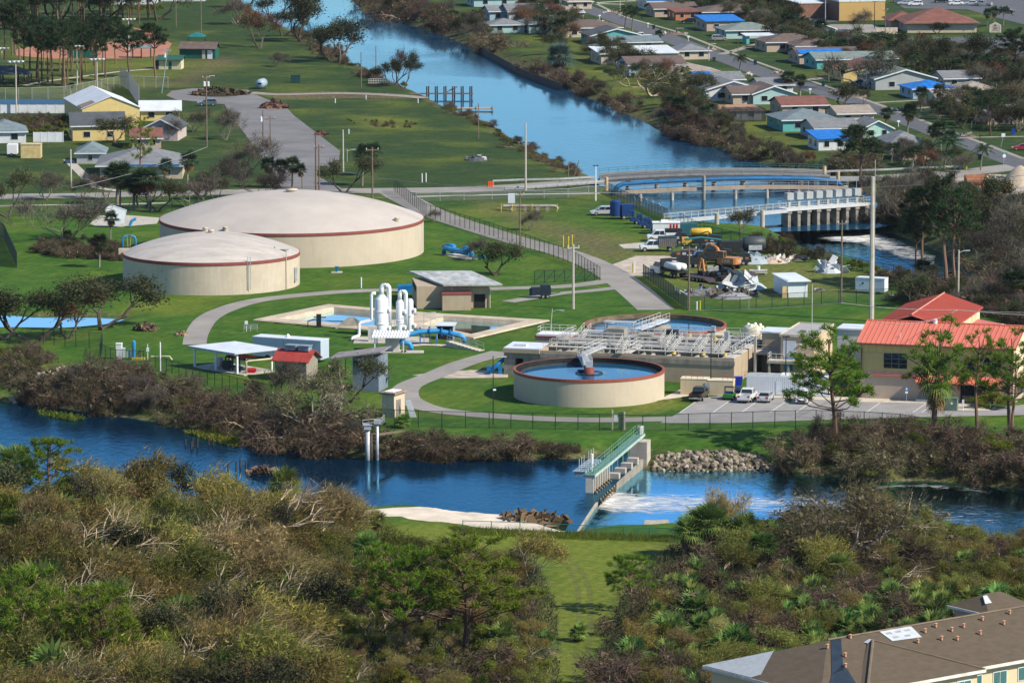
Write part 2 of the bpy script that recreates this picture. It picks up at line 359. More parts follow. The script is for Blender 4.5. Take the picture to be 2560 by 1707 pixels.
sheet('sidewalk', [(1640,1003),(1700,975),(1860,984),(1960,985),(2160,996),(2430,1004),(2440,1012),(2150,1006),(1960,996),(1860,993),(1750,988)], mat('pale_concrete', (.5,.45,.37), .9, .15, .6), .09)
sheet('sidewalk', [(2330,1010),(2440,1012),(2480,1028),(2330,1026)], mat('pale_concrete', (.5,.45,.37)), .1)
for x0 in (1700, 1782, 1853, 1925, 1990, 2165, 2282, 2304):
    ribbon('parking_line', [(x0, 1032), (x0+38, 1006)], .16, M_lane, .09, 1)
sheet('parking_lot', [(560,258),(640,238),(715,268),(735,290),(850,378),(845,425),(800,415),(790,440),(860,474),(705,476),(690,440),(650,390),(612,335),(575,290)], M_lot, .06)
sheet('driveway', [(415,240),(430,228),(480,222),(540,222),(620,226),(640,240),(560,262),(500,256),(440,250)], M_lot, .065)
ribbon('path', [(625,232),(700,237),(860,234),(1000,240),(1060,246)], 4.5, mat('gravel_grey', (.26,.23,.20), .95, .35, .8), .055)
ribbon('path', [(60,215),(110,205),(200,193),(300,180),(400,172)], 1.8, M_conc, .05)
ribbon('path', [(170,400),(215,445),(240,468),(300,478)], 2.2, M_conc, .05)
ribbon('path', [(-20,516),(100,514),(260,512),(420,508)], 2.2, M_conc, .05)
ribbon('path', [(1040,492),(1180,489),(1280,487),(1500,484)], 1.8, M_conc, .05)
sheet('concrete_pad', [(225,560),(245,540),(300,537),(400,545),(392,560),(300,568),(240,566)], M_conc, .05)
sheet('concrete_pad', [(1546,612),(1600,607),(1640,612),(1600,622),(1560,622)], M_conc, .05)
sheet('driveway', [(1530,662),(1590,640),(1700,640),(1720,665),(1620,690),(1560,690)], mat('pale_gravel', (.42,.36,.30), .95, .35, .5), .04)
sheet('ball_field', [(40,125),(110,112),(230,108),(330,103),(410,100),(430,110),(412,140),(300,148),(130,148),(40,140)], M_clay, .05)
sheet('ball_field', [(330,70),(345,72),(420,98),(395,105),(370,95)], M_clay, .06)
sheet('parking_lot', [(2235,98),(2330,94),(2520,94),(2560,100),(2560,150),(2480,160),(2330,150),(2250,120)], M_asphd, .05)
sheet('parking_lot', [(2240,8),(2300,-20),(2900,-20),(2900,110),(2560,62),(2470,40),(2420,25),(2260,22)], mat('asphalt_far_shade', (.095,.10,.112)), .05)
sheet('driveway', [(1950,10),(2030,-10),(2040,40),(2100,55),(2030,60)], M_asphd, .055)
sheet('driveway', [(2030,62),(2180,62),(2230,74),(2200,84),(2060,78)], M_asph, .05)
ribbon('sidewalk', [(1470,0),(1560,42),(1690,80),(1800,122),(1960,180),(2120,235),(2260,285),(2420,345),(2560,398)], 1.3, M_concd, .05)
for a in ([(1560,12),(1490,8),(1700,-2)], ): ribbon('path', a, 2.5, M_conc, .05)
DRIVES = [(1803,137,1900,110,3.5),(1860,118,1960,112,4),(1690,72,1780,70,3),(2025,200,2090,192,4),(2180,258,2330,250,2.5),(2290,272,2400,262,2.5),(2290,292,2420,288,2.5),(2400,345,2560,342,2.5),(1640,140,1760,170,3),(1960,290,2010,310,3),
 (1470,112,1530,118,4),(1985,155,2060,148,4)]
for x0,y0,x1,y1,w in DRIVES: ribbon('driveway', [(x0,y0),(x1,y1)], w*.8, M_concd, .06, 1)
sheet('construction_lot', [(2270,452),(2400,440),(2480,436),(2570,440),(2570,520),(2440,512),(2380,485),(2330,470)], mat('graded_sand', (.30,.26,.22), .95, .3, .2), .05)
sheet('dirt_patch', [(1030,938),(1080,932),(1180,925),(1270,930),(1270,944),(1120,946)], mat('pale_gravel', (.42,.36,.30)), .035)
# beach of white sand on the near shore: a low mound that runs down under the water
def beach():
    pts = [(838,1281),(895,1277),(985,1268),(1070,1266),(1160,1276),(1250,1284),(1330,1296),(1380,1310),(1415,1330),(1300,1325),(1200,1318),(1120,1305),(1040,1300),(1000,1290),(920,1290),(850,1288)]
    poly = np2(pts); lo = poly.min(0)-1; hi = poly.max(0)+1; mb = MB(); idx = {}
    xs = np.arange(lo[0], hi[0], .7); ys = np.arange(lo[1], hi[1], 1.0)
    Q = np.array([(x, y) for y in ys for x in xs]); d = sdist(Q, poly); g = height(Q)
    for k, (x, y) in enumerate(Q): mb.v.append((x, y, g[k] + min(.22, max(-.3, -d[k]*.15)) + .04*sin(x*1.7)*cos(y*.9)))
    nx = len(xs)
    for j in range(len(ys)-1):
        for i in range(nx-1):
            k = j*nx+i
            if min(d[k], d[k+1], d[k+nx], d[k+nx+1]) < .9: mb.f.append((k, k+1, k+nx+1, k+nx)); mb.m.append(0)
    tag(mb.build('sand_bank', M_sand, smooth=True), kind='structure')
beach()
M_trk = netmat('worn_track', (.16,.12,.07), .14)
for pts in ([(1330,1352),(1400,1400),(1438,1450),(1448,1520),(1442,1600),(1436,1760)],[(1352,1350),(1425,1398),(1466,1450),(1477,1520),(1472,1600),(1470,1760)],[(1650,985),(1600,1010),(1540,1042)],[(900,970),(960,945),(1010,925)],[(1120,940),(1180,925),(1250,915)]): ribbon('wheel_track', pts, .7, M_trk, .02)
# water sheets, each hidden under the ground outside its own bed
M_wc = watermat('canal_water', (.010,.055,.12), (.62,.90,1.0), .24, .8, .05, (1,.5,1), calm=.012, ior=1.9)
M_wr = watermat('river_water', (.002,.014,.036), (.30,.70,.95), .26, 1.0, .05, (1,.55,1), calm=.02, ior=1.55)
M_wd = watermat('tailwater', (.003,.014,.032), (.32,.70,.95), .55, .7, .08, (1,.45,1), calm=.03, ior=1.55)
M_wp = watermat('still_water', (.014,.080,.17), (.66,.90,1.0), .02, .6, .03, ior=1.9)
def wsheet(name, pts, z, m):
    P = [W(x, y, z) for x, y in pts]
    return tag(MB().add(P, [tuple(range(len(P)))]).build(name, m), kind='structure')
wsheet('canal_water', [(300,-200),(300,160),(1200,600),(1960,579),(2168,573),(2400,540),(2300,-200)], ZU, M_wc)
wsheet('river_water', [(-600,960),(-600,1300),(1420,1360),(1487,1258),(1589,1162),(1640,1080)], ZU, M_wr)
wsheet('river_water', [(1400,1345),(1480,1258),(1584,1162),(1600,1100),(3000,1150),(3000,1500),(1420,1500)], ZL, M_wd)
wsheet('canal_water', [(1940,584),(2175,570),(2700,560),(2700,800),(1940,800)], ZL, M_wd)
wsheet('pond', [(-220,765),(340,765),(340,835),(-220,835)], -.9, M_wp)
# ================================================================ shared bits
M_white = mat('white_paint', (.72,.73,.74), .45, .08, .8)
M_wmetal = mat('white_metal', (.60,.65,.70), .4, .12, .5, streak=.15)
M_galv = mat('galvanised', (.42,.45,.47), .45, .2, 1.2, metal=.3)
M_rail = mat('pale_rail', (.50,.50,.48), .5, .1, 1)
M_dark = mat('dark_void', (.012,.014,.017), .8, .3, 1)
M_black = mat('black_metal', (.018,.02,.022), .55, .2, 1)
M_glass = glossmat('dark_glass', (.012,.018,.024), .08, .3)
M_blue = mat('blue_pipe', (.010,.150,.38), .4, .25, .8)
M_bluel = mat('light_blue_pipe', (.03,.24,.52), .4, .25, .8)
M_wood = mat('weathered_wood', (.16,.115,.08), .9, .35, 1.5)
M_pole = mat('pole_wood', (.17,.13,.10), .9, .3, 1.5)
M_cpole = mat('pole_concrete', (.46,.42,.36), .85, .2, .6)
M_cream = mat('tank_cream', (.49,.42,.325), .85, .07, .25, streak=.32, streakc=(.30,.25,.18))
M_dome = mat('dome_white', (.43,.39,.355), .85, .12, .09, streak=.16, streakc=(.26,.21,.15))
M_band = mat('red_band', (.22,.062,.05), .8, .15, .6)
M_beige = mat('beige_wall', (.40,.32,.23), .88, .08, .5, streak=.28)
M_net = netmat('chain_link_green', (.02,.05,.04), .22)
M_netg = netmat('chain_link_grey', (.25,.27,.27), .16)
M_netd = netmat('windscreen_net', (.01,.03,.03), .75)
def rect_railing(name, parent, pts, m=None, h=1.1, step=2.0, closed=False):
    """Posts and two rails along a path of (x, y, z)."""
    m = m or M_rail; mb = MB(); P = [Vector(p) for p in pts]
    if closed: P = P + [P[0]]
    for a, b in zip(P[:-1], P[1:]):
        n = max(1, round((b-a).length/step))
        for i in range(n+1):
            q = a.lerp(b, i/n); mb.tube([q, q+Vector((0,0,h))], .035, 4)
        for k in (1.0, .55): mb.tube([a+Vector((0,0,h*k)), b+Vector((0,0,h*k))], .035, 4)
    return mb.build(name, m, parent)
def base(p1, p2, w=None):
    A = G(*p1); B = G(*p2); d = B - A; rz = atan2(d.y, d.x)
    return A, rz, hypot(d.x, d.y)
def boxpart(name, parent, m, *dims, loc=None):
    o = MB().box(*dims).build(name, m, parent)
    if loc: o.location = loc
    return o
GRZ = radians(-16.3)         # the plant's building grid
# ---------------------------------------------------------------- the two domed storage tanks
def storage_tank(px, py, R, hw, rise, label, cap, streaked):
    t = thing('storage_tank', label, 'storage tank', G(px, py), 0, 'domed water storage tanks')
    mw = mat('tank_cream_streaked', (.49,.42,.325), .85, .10, .3, streak=.55, streakc=(.62,.60,.55)) if streaked else M_cream
    MB().lathe([(R, -.2), (R, hw-.55)], 96).build('tank_wall', mw, t, True)
    MB().lathe([(R+.06, hw-.56), (R+.1, hw-.5), (R+.1, hw), (R-.05, hw+.02)], 96).build('rim_band', M_band, t)
    rho = (R*R + rise*rise)/(2*rise); prof = []
    for i in range(17):
        r = R*(1-i/16); prof.append((max(r, .02), hw + sqrt(max(rho*rho - r*r, 0)) - (rho-rise)))
    d = MB().lathe(prof, 96).build('dome_roof', mat('dome_streaked', (.42,.385,.355), .85, .2, .5, sz=(.25,1,1), streak=.3, streakc=(.17,.14,.11)) if streaked else M_dome, t, True)
    top = hw + rise
    MB().lathe([(cap,top-.25),(cap,top+.25),(cap*1.15,top+.3),(cap*1.1,top+.5),(.05,top+.62)], 24).build('roof_vent', M_cream, t, True)
    def ondome(r, a): return (r*cos(a), r*sin(a), hw + sqrt(rho*rho - r*r) - (rho-rise))
    hatches = [(R*.93, -.52), (R*.93, 2.3), (R*.98, -2.05)] if not streaked else [(R*.25, 1.9)]
    for r, a in hatches:
        x, y, z = ondome(r, a); MB().lathe([(.5, -.1),(.5,.55),(.55,.6),(.02,.75)], 12).build('hatch', M_cream, t, True).location = (x, y, z)
    if streaked:
        a = radians(-62); x, y = (R+.25)*cos(a), (R+.25)*sin(a); mb = MB()
        for s in (-.25, .25): mb.tube([(x+s, y-.0, .8), (x+s, y, hw+1.0)], .05, 4)
        for k in range(16): mb.tube([(x-.25, y, 1+k*.36), (x+.25, y, 1+k*.36)], .03, 4)
        mb.build('ladder', M_galv, t)
        a = radians(-30); x, y = (R+.12)*cos(a), (R+.12)*sin(a)
        MB().tube([(x,y,.1),(x,y,hw+.9)], .08, 6).build('level_pipe', M_cream, t)
        a = radians(-17); x, y = (R+.1)*cos(a), (R+.1)*sin(a); MB().tube([(x,y,1.1),(x,y,3.5)], .42, 8).build('gauge_panel', M_galv, t)
        x, y, z = ondome(R*.86, radians(-20)); MB().box(-1.3,1.3,-.35,.35,0,.08).box(-1.3,-1.1,-.35,.35,0,.5).build('roof_grate', mat('green_grate', (.12,.22,.17)), t).location = (x, y, z)
        x, y, z = ondome(R*.99, radians(180)); MB().box(-.9,.9,-.6,.6,-.5,.5).build('overflow_box', M_cream, t).location = (x, y, z)
    return t
storage_tank(730, 628, 24.65, 6.3, 4.9, 'largest cream tank with wide pale dome and dark red rim band', 1.0, False)
storage_tank(529, 709, 15.65, 5.7, 3.4, 'smaller streaked cream tank with domed roof in front of the wide one', .5, True)
o = thing('goose_pipe', 'blue inverted-U pipe rising behind the small domed tank', 'pipe', G(322, 640))
MB().tube([(-1.1,0,0),(-1.1,0,3.2),(-.9,0,3.6),(-.5,0,3.8),(.6,0,3.8),(1.1,0,3.6),(1.3,0,3.2),(1.3,0,0)], .17, 8).build('pipe', M_bluel, o, True)
MB().tube([(0,0,0),(-.3,0,3.6)], .05, 4).tube([(.1,0,0),(.4,0,3.6)], .05, 4).build('support', M_beige, o)
# ---------------------------------------------------------------- round clarifiers
def clarifier(px, py, R, h, label, ext_bridge, inner, wdrop):
    t = thing('clarifier', label, 'clarifier tank', G(px, py), 0, 'round open clarifier tanks')
    MB().lathe([(R, -.2), (R, h-.42)], 96).build('tank_wall', M_cream, t, True)
    MB().lathe([(R+.05, h-.43), (R+.09, h-.4), (R+.09, h), (R-.3, h)], 96).build('rim_band', mat('rim_red', (.27,.075,.05), .75, .15, .6), t)
    MB().lathe([(R-.31, h), (R-.31, h-2.2)], 96).build('inner_wall', inner, t, True)
    MB().lathe([(R-.32, h-wdrop-.25), (R-.95, h-wdrop-.25)], 96).lathe([(R-1.0, h-wdrop-.5),(R-1.0, h-wdrop+.16),(R-1.08,h-wdrop+.16),(R-1.08,h-wdrop-.5)], 96).build('weir_trough', mat('weir_dark', (.05,.05,.045), .8, .4, 1), t)
    w = MB().lathe([(R-1.08, h-wdrop), (.02, h-wdrop)], 64).build('water', M_wp, t)
    return t, h-wdrop
M_inblack = mat('algae_black', (.014,.015,.017), .7, .5, .8); M_intan = mat('algae_tan', (.16,.13,.085), .8, .45, .8, streak=.6)
def walkway(name, parent, p, q, w, m):
    p, q = Vector(p), Vector(q); d = (q-p); n = Vector((-d.y, d.x, 0)).normalized()*w/2
    MB().slab(p+n, p-n, q-n, q+n, .16).build(name, m, parent)
    for s in (1, -1): rect_railing('railing', parent, [p+n*s*.95, q+n*s*.95], M_rail, 1.1, 1.6)
t, wz = clarifier(1472.6, 989, 11.35, 4.15, 'front round clarifier with black inner wall, blue water and red rim', None, M_inblack, .75)
walkway('walkway', t, (-.2,.6,4.5), (-.9,10.9,4.6), 1.5, M_galv)
walkway('stair_ramp', t, (-.8,10.9,4.65), (2.4,14.4,5.5), 1.3, M_rail)
mb = MB(); mb.lathe([(.02,wz+1.0),(.78,wz+1.0),(.78,wz-.4)], 20).build('center_drum', mat('drum_red', (.20,.05,.035), .7, .3, 1), t, True)
MB().lathe([(1.95,wz+.1),(2.03,wz+.15),(2.11,wz+.1),(2.03,wz+.02),(1.95,wz+.1)], 40).build('baffle_ring', M_black, t)
MB().box(-.5,.5,-.5,.6,4.4,5.3).build('drive_unit', M_galv, t)
MB().box(-1.0,-.85,.2,9,4.3,5.5).build('kick_panel', M_galv, t)
t, wz = clarifier(1638, 873, 11.37, 4.15, 'rear round clarifier whose walkway climbs across its blue water', None, M_intan, .7)
walkway('walkway', t, (1.6,1.6,4.6), (-3.3,-10.6,4.75), 1.7, M_wmetal)
MB().lathe([(.02,wz+.45),(2.4,wz+.45),(2.5,wz+.35),(2.5,wz-.3)], 24).build('center_drum', M_concd, t, True)
MB().box(-.4,2.4,.6,2.6,4.4,4.6).build('platform', M_beige, t)
MB().tube([(-6.3,-8.3,wz-.5),(-6.3,-8.3,wz+.7),(-4.6,-8.6,wz+.7),(-4.5,-8.7,wz+.2)], .16, 6).build('skimmer_pipe', M_bluel, t)
# ---------------------------------------------------------------- long process basin deck
A = W(1258, 936); TOP = 4.0
t = thing('process_basin', 'long concrete treatment basin crowded with pale railings and walkways', 'treatment basin', A, GRZ)
LU, LV = 36.8, 24.0
mb = MB(); mb.box(6.2,LU,0,.4,-.2,TOP).box(LU-.4,LU,.4,LV,-.2,TOP).box(5.8,6.2,0,LV-5,-.2,TOP).box(10,LU-.4,LV-.4,LV,-.2,TOP)
mb.build('outer_wall', M_beige, t)
MB().box(6.0,LU+.12,-.12,0,TOP-1.15,TOP-.35).build('wall_ledge', M_concd, t)
mb = MB()
for v in (4.2, 9.2, 12.6, 18.5): mb.box(6.2,LU-.4,v,v+.45,.5,TOP-.003)
for u in (10.5, 14.8, 19.3): mb.box(u,u+.4,.4,4.2,.5,TOP-.006)
for u in (19.3, 24.2, 28.6, 32.6): mb.box(u,u+.45,4.65,9.2,.5,TOP-.006)
for u in (12, 20.5, 29): mb.box(u,u+.45,13.05,18.5,.5,TOP-.006)
mb.build('divider_wall', M_concd, t)
wm = watermat('basin_water', (.10,.10,.09), (.75,.9,1), .05, .8, .1)
for (u0,u1,v0,v1,z) in ((6.2,LU-.4,.4,4.2,2.6),(6.2,19.3,4.65,9.2,3.2),(19.75,LU-.4,4.65,9.2,3.55),(6.2,LU-.4,9.65,12.6,3.0),(6.2,LU-.4,13.05,18.5,3.3),(10,LU-.4,18.95,23.6,3.2)):
    MB().add([(u0,v0,z),(u1,v0,z),(u1,v1,z),(u0,v1,z)],[(0,1,2,3)]).build('water', M_dark if v0 < 1 else wm, t)
for u in (8,9.4,11.8,13,16,17.6,21.5,23,25.6,27,30,31.4,34.4):     # launders across the cells
    MB().box(u,u+.35,.45,4.2,TOP-.75,TOP-.25).build('launder', M_concd if u < 19 else M_conc, t)
for (u0,u1,v0,v1) in ((6.2,LU,3.9,5.0),(6.2,LU,9.0,10.1),(6.2,30,12.4,13.5),(10,LU,18.2,19.3),(19.0,20.2,0.4,9),(LU-1.6,LU,0,LV)):
    MB().box(u0,u1,v0,v1,TOP+.02,TOP+.14).build('walkway', mat('walk_deck', (.50,.48,.44), .8, .2, .8), t)
z = TOP+.14
for run in ([(6.4,.15),(19.2,.15)],[(19.6,.15),(36.4,.15)],[(6.4,3.95),(18.8,3.95)],[(6.4,4.95),(18.8,4.95)],[(20.4,3.95),(36,3.95)],[(20.4,4.95),(35,4.95)],[(6.4,9.05),(35,9.05)],[(6.4,10.05),(35,10.05)],
            [(6.4,12.5),(30,12.5)],[(6.4,13.4),(30,13.4)],[(10,18.3),(35,18.3)],[(10,19.2),(35,19.2)],[(10,23.8),(36,23.8)],[(6,9.2),(6,18.5)],[(36.6,.3),(36.6,23.6)],[(35.3,5),(35.3,18)],[(19.1,.4),(19.1,8.8)],[(20.1,.4),(20.1,8.8)]):
    rect_railing('railing', t, [(a,b,z) for a,b in run], M_rail, 1.1, 2.0)
for (u0,v0,u1,v1,z1) in ((18.2,-.6,20.6,3.6,1.3),(25.2,3.0,26.6,9.2,1.2),(29.4,3.0,30.8,9.2,1.2),(8.2,12.5,10.6,17.5,.9),(22.6,9.5,24,13.2,1.0),(33.0,3.0,34.4,9.0,1.1)):
    mb = MB(); n = 7
    for k in range(n):
        a, b = k/n, (k+1)/n; mb.box(u0,u0+1.1,v0+(v1-v0)*a,v0+(v1-v0)*b,z+z1*a,z+z1*a+.14)
    mb.build('stair', mat('walk_deck', (.50,.48,.44)), t)
    for s in (0, 1.1): rect_railing('railing', t, [(u0+s,v0,z),(u0+s,v1,z+z1)], M_rail, 1.0, 1.5)
for (u0,v0,w,d,h,m) in ((12.4,15,3,2.6,1.5,M_concd),(22.4,13.6,1.8,1.6,1.8,M_black),(9.4,15.5,3.6,2,.9,M_galv),(17,17,2.4,1.4,.6,M_concd),(28.2,20,.6,.6,1.8,M_galv),(31.8,14,.7,.7,1.9,M_galv),(7.2,6.2,1.6,1.2,.8,M_concd),(26.2,5.6,2.4,.5,.25,M_white),(30.6,5.4,2.4,.5,.25,M_white),(20.5,19.6,2.0,.9,1.0,M_concd)):
    MB().box(u0,u0+w,v0,v0+d,z,z+h).build('equipment_box', m, t)
for u, v in ((24.8,19.8),(29.6,17.2),(34.2,16),(27,1.2),(31.6,1.4),(35,1.6)):
    MB().lathe([(.02,.5),(.3,.45),(.38,0)], 10).build('yellow_cover', mat('yellow_cap', (.55,.40,.10)), t).location = (u, v, z)
for u, v in ((13,2.2),(16.5,2.4),(22,2.2),(9.5,11.2),(17.5,11)):
    MB().tube([(0,0,-.6),(0,0,1.0)], .06, 6).lathe([(.3,1.0),(.3,1.12),(.02,1.15)], 12).build('valve_stand', M_galv, t).location = (u, v, z)
MB().tube([(13.6,-.05,TOP-2),(13.6,-.3,TOP-.2),(13.6,-.3,TOP+1.1)], .13, 6).build('standpipe', M_bluel, t)
MB().box(12.5,12.9,17.5,20.5,z+1.9,z+2.0).box(11,16,18.5,20.5,z+1.95,z+2.05).box(11.1,11.25,18.6,18.75,z,z+1.95).box(15.7,15.85,18.6,18.75,z,z+1.95).box(11.1,11.25,20.2,20.35,z,z+1.95).box(15.7,15.85,20.2,20.35,z,z+1.95).build('sun_canopy', M_galv, t)
# lean-to at the basin's end with a flat metal roof
t = thing('valve_house', 'low block with flat metal roof and dark door beside the basin end', 'valve house', A, GRZ)
mb = MB().box(.1,1.9,.1,5,-.2,TOP-.5).box(3.2,5.75,.1,5,-.2,TOP-.5).box(1.9,3.2,1.2,5,-.2,TOP-.5).box(1.9,3.2,.1,1.2,TOP-1.4,TOP-.5); mb.build('wall', M_concd, t)
boxpart('doorway', t, M_dark, 1.95,3.15,1.1,1.19,0,2.5)
MB().box(0,5.9,-.3,5.2,TOP-.5,TOP+.1).build('parapet', M_beige, t)
MB().slab((.1,-.2,TOP+.25),(5.9,-.2,TOP+.25),(5.9,5.3,TOP+.45),(.1,5.3,TOP+.45),.12).box(1.4,3.3,1.5,2.6,TOP+.33,TOP+.62).build('roof', M_wmetal, t)
# rear annex with pale block top at the far left of the deck
t = thing('inlet_box', 'raised pale concrete inlet box with red trim at the basin corner', 'inlet box', W(1338, 899), GRZ)
MB().box(0,6,0,4,-.2,3.6).build('wall', M_beige, t); MB().box(-.1,6.1,-.1,4.1,3.6,3.85).build('trim', M_band, t)
MB().box(.1,5.9,.1,3.9,3.85,4.1).build('top_slab', M_white, t)
rect_railing('railing', t, [(.3,.3,4.1),(5.7,.3,4.1),(5.7,3.7,4.1),(.3,3.7,4.1)], M_rail, 1.1, 1.5, True)
tag(MB().add([(-2,0,.0),(1.7,0,.3),(2.6,0,0),(-1.5,1.5,.2),(0,.2,1.9),(.8,.5,1.5),(1.9,1.6,.1),(0,2.2,0),(-.6,-.4,.9),(1.2,-.2,.9)],[(0,8,3),(8,4,3),(8,9,4),(9,5,4),(9,1,5),(1,2,5),(2,6,5),(5,6,7),(4,5,7),(3,4,7),(0,1,9,8),(1,2,6,7,3,0)]).build('tarp_heap', mat('grey_tarp', (.55,.57,.6), .6, .15, .8)), 'pale grey tarp draped over a heap beside the front clarifier', 'tarp')
bpy.data.objects['tarp_heap'].location = W(1338, 925); bpy.data.objects['tarp_heap'].scale = (1.3,1,1.3)
# screw pump outlet, blue
t = thing('blue_chute', 'sloping dark blue pipe leaning on the valve house', 'pipe', W(1230, 935))
MB().tube([(-.6,-.6,.3),(2.2,.4,2.6)], .34, 10).build('pipe', M_blue, t, True); MB().box(-.8,-.2,-.8,-.2,0,1.4).box(1.0,1.6,-.2,.3,0,1.3).build('stand', M_blue, t)
# ---------------------------------------------------------------- chemical tank
t = thing('poly_tank', 'stout cream plastic chemical tank with fittings on its top', 'chemical tank', W(1884, 908))
MB().lathe([(1.75,0),(1.75,5.3),(1.6,5.9),(.9,6.15),(.02,6.2)], 32).build('tank_body', mat('cream_poly', (.62,.58,.42), .5, .06, .5, streak=.15), t, True)
for a in (0, 1.3, 2.6, 4.2): MB().lathe([(.22,0),(.22,.35),(.02,.42)], 10).build('fitting', M_white, t, True).location = (1.0*cos(a), 1.0*sin(a), 5.95)
MB().tube([(1.4,-1.3,0),(1.4,-1.3,5.6),(.6,-.6,6.3)], .07, 6).build('fill_pipe', M_band, t)
rect_railing('railing', t, [(-3.4,-2,3.9),(3.2,-2,3.9)], M_rail); MB().box(-3.5,3.4,-2.6,-1.9,3.6,3.9).build('platform', M_conc, t)
t = thing('stair_tower', 'white open stair climbing from the basin deck toward the cream tank', 'stairs', W(1845, 940), GRZ)
mb = MB()
for k in range(12): mb.box(-2.6+k*.42,-2.1+k*.42,0,1.1,3.6+k*.24,3.72+k*.24)
mb.build('treads', M_white, t)
for s in (0, 1.1): rect_railing('railing', t, [(-2.6,s,3.7),(2.6,s,6.6)], M_rail, 1.1, 1.2)
for x in (-1.2, .6, 2.4): boxpart('column', t, M_conc, x,x+.35,.3,.8,0,3.6+(x+2.6)*.55)
t = thing('pump_annex', 'dim two-level concrete annex with galvanised walkways between basin and flat-roof block', 'annex', W(1918, 935), GRZ)
MB().box(-1.6,2.4,3,8,-.1,6.0).build('wall', M_beige, t); MB().box(-2.2,4.2,0,3,3.0,3.4).build('deck', M_conc, t)
rect_railing('railing', t, [(-2.1,.1,3.4),(4.1,.1,3.4)], M_galv); boxpart('roof', t, M_wmetal, -1.9,2.7,2.8,8.2,6.0,6.2)
for x in (-2, 0, 2, 3.9): boxpart('post', t, M_conc, x,x+.3,.2,.5,0,3)
for x in (-.6, 1.2): boxpart('dark_window', t, M_glass, x,x+.9,2.93,2.99,.9,2.2)
MB().box(-2.0,2.6,2.9,8,6.2,6.25).build('roof_edge', M_wmetal, t)
# ---------------------------------------------------------------- flat roofed block
t = thing('flat_roof_block', 'tall beige block with sloped grey flat roof and whip antenna', 'building', W(1951, 945), GRZ)
w, d, h = 5.25, 13.2, 6.6
MB().box(0,w,0,d,-.2,h).build('wall', mat('peach_wall', (.60,.46,.31), .88, .06, .5, streak=.15), t)
MB().box(-.15,w+.15,-.15,d+.15,h,h+.12).build('roof', mat('grey_membrane', (.33,.33,.33), .9, .15, .3), t)
MB().box(-.2,w+.2,-.2,-.05,h-.1,h+.3).box(-.2,-.05,-.05,d+.2,h-.1,h+.3).box(w+.05,w+.2,-.05,d+.2,h-.1,h+.3).box(-.05,w+.05,d+.05,d+.2,h-.1,h+.3).build('parapet', mat('parapet_tan', (.55,.47,.38)), t)
MB().tube([(w*.72,5,h),(w*.72,5,h+7.5)], .06, 5).build('antenna', M_rail, t)
for x in (.4,): boxpart('rollup_door', t, M_wmetal, x,x+2.0,-.08,-.005,3.5,5.9)
boxpart('door', t, M_bluel, .6,1.9,-.085,-.01,1.2,3.3); MB().box(2.2,3.2,3.5,4.5,h+.12,h+.5).build('roof_hatch', M_concd, t)
MB().box(-1.6,5.2,-2.4,0,2.6,3.0).build('balcony', M_conc, t); rect_railing('railing', t, [(-1.5,-.1,3.0),(-1.5,-2.3,3.0),(5.1,-2.3,3.0)], M_rail, 1.1, 1.2)
for x in (-1.4, 1.6, 4.7): boxpart('column', t, M_conc, x,x+.3,-2.3,-2,0,2.6)
for z0 in (5.2,): boxpart('wall_light', t, M_white, 3.0,3.3,-.25,0,z0,z0+.25)
t = thing('low_white_block', 'low white flat-roofed block behind the beige block', 'building', W(2093, 905), GRZ)
MB().box(0,5.6,0,5,-.2,5.2).build('wall', mat('white_wall', (.66,.66,.64), .8, .08, .5, streak=.2), t); MB().box(-.2,5.8,-.2,5.2,5.2,5.45).build('roof', M_wmetal, t)
MB().box(5.8,9,0,5,3.8,4.1).build('side_canopy', M_wmetal, t)
# ---------------------------------------------------------------- main operations building
A = W(2150, 995); w, d, h = 23.2, 14.5, 8.55
t = thing('operations_building', 'two-storey yellow building with coral standing-seam roof and dark windows', 'building', A, GRZ)
M_yel = mat('yellow_siding', (.50,.42,.17), .8, .05, .4); M_yel2 = mat('cream_sunlit_gable', (.70,.60,.38), .85, .05, .4); M_tan = mat('tan_base', (.45,.36,.28), .88, .06, .5, streak=.15)
M_red = mat('coral_metal', (.60,.175,.115), .38, .06, .25, spec=.45); M_redt = mat('coral_trim', (.52,.14,.09), .45, .08, .5)
MB().box(0,w,0,d,-.2,3.7).build('lower_wall', M_tan, t)
MB().box(.02,w-.02,.02,d-.02,3.7,4.3).build('belt_course', mat('pinkish_belt', (.42,.31,.24)), t)
mb = MB().box(0,w,0,d,4.3,h)
r = 2.15; mb.add([(w,0,h),(w,d,h),(w,d/2,h+r)],[(0,1,2)]).add([(0,0,h),(0,d/2,h+r),(0,d,h)],[(0,1,2)]); mb.build('upper_wall', M_yel, t)
MB().add([(w+.03,0,4.3),(w+.03,d,4.3),(w+.03,d,h),(w+.03,d/2,h+r),(w+.03,0,h)],[(0,1,2,3,4)]).build('sunlit_gable_face', M_yel2, t)  # right gable painted lighter than the front, its sunlight put into the colour
mb = MB()
for k in range(13): mb.box(0,w,-.035,-.004,4.35+k*.2,4.37+k*.2)
mb.box(0,w,-.05,-.004,6.95,7.1)
for k in range(1,19): mb.box(k*w/19,k*w/19+.05,-.04,-.004,7.1,h-.1)
mb.build('siding_lines', mat('siding_shadow_line', (.40,.34,.16)), t)
def seam_roof(parent, x0, x1, y0, z0, y1, z1, m, step=.75, name='roof_slope'):
    mb = MB(); n = round((x1-x0)/step)
    mb.slab((x0,y0,z0),(x1,y0,z0),(x1,y1,z1),(x0,y1,z1),.14)
    for k in range(n+1):
        x = x0 + (x1-x0)*k/n; mb.slab((x-.035,y0,z0+.11),(x+.035,y0,z0+.11),(x+.035,y1,z1+.11),(x-.035,y1,z1+.11),.115)
    return mb.build(name, m, parent)
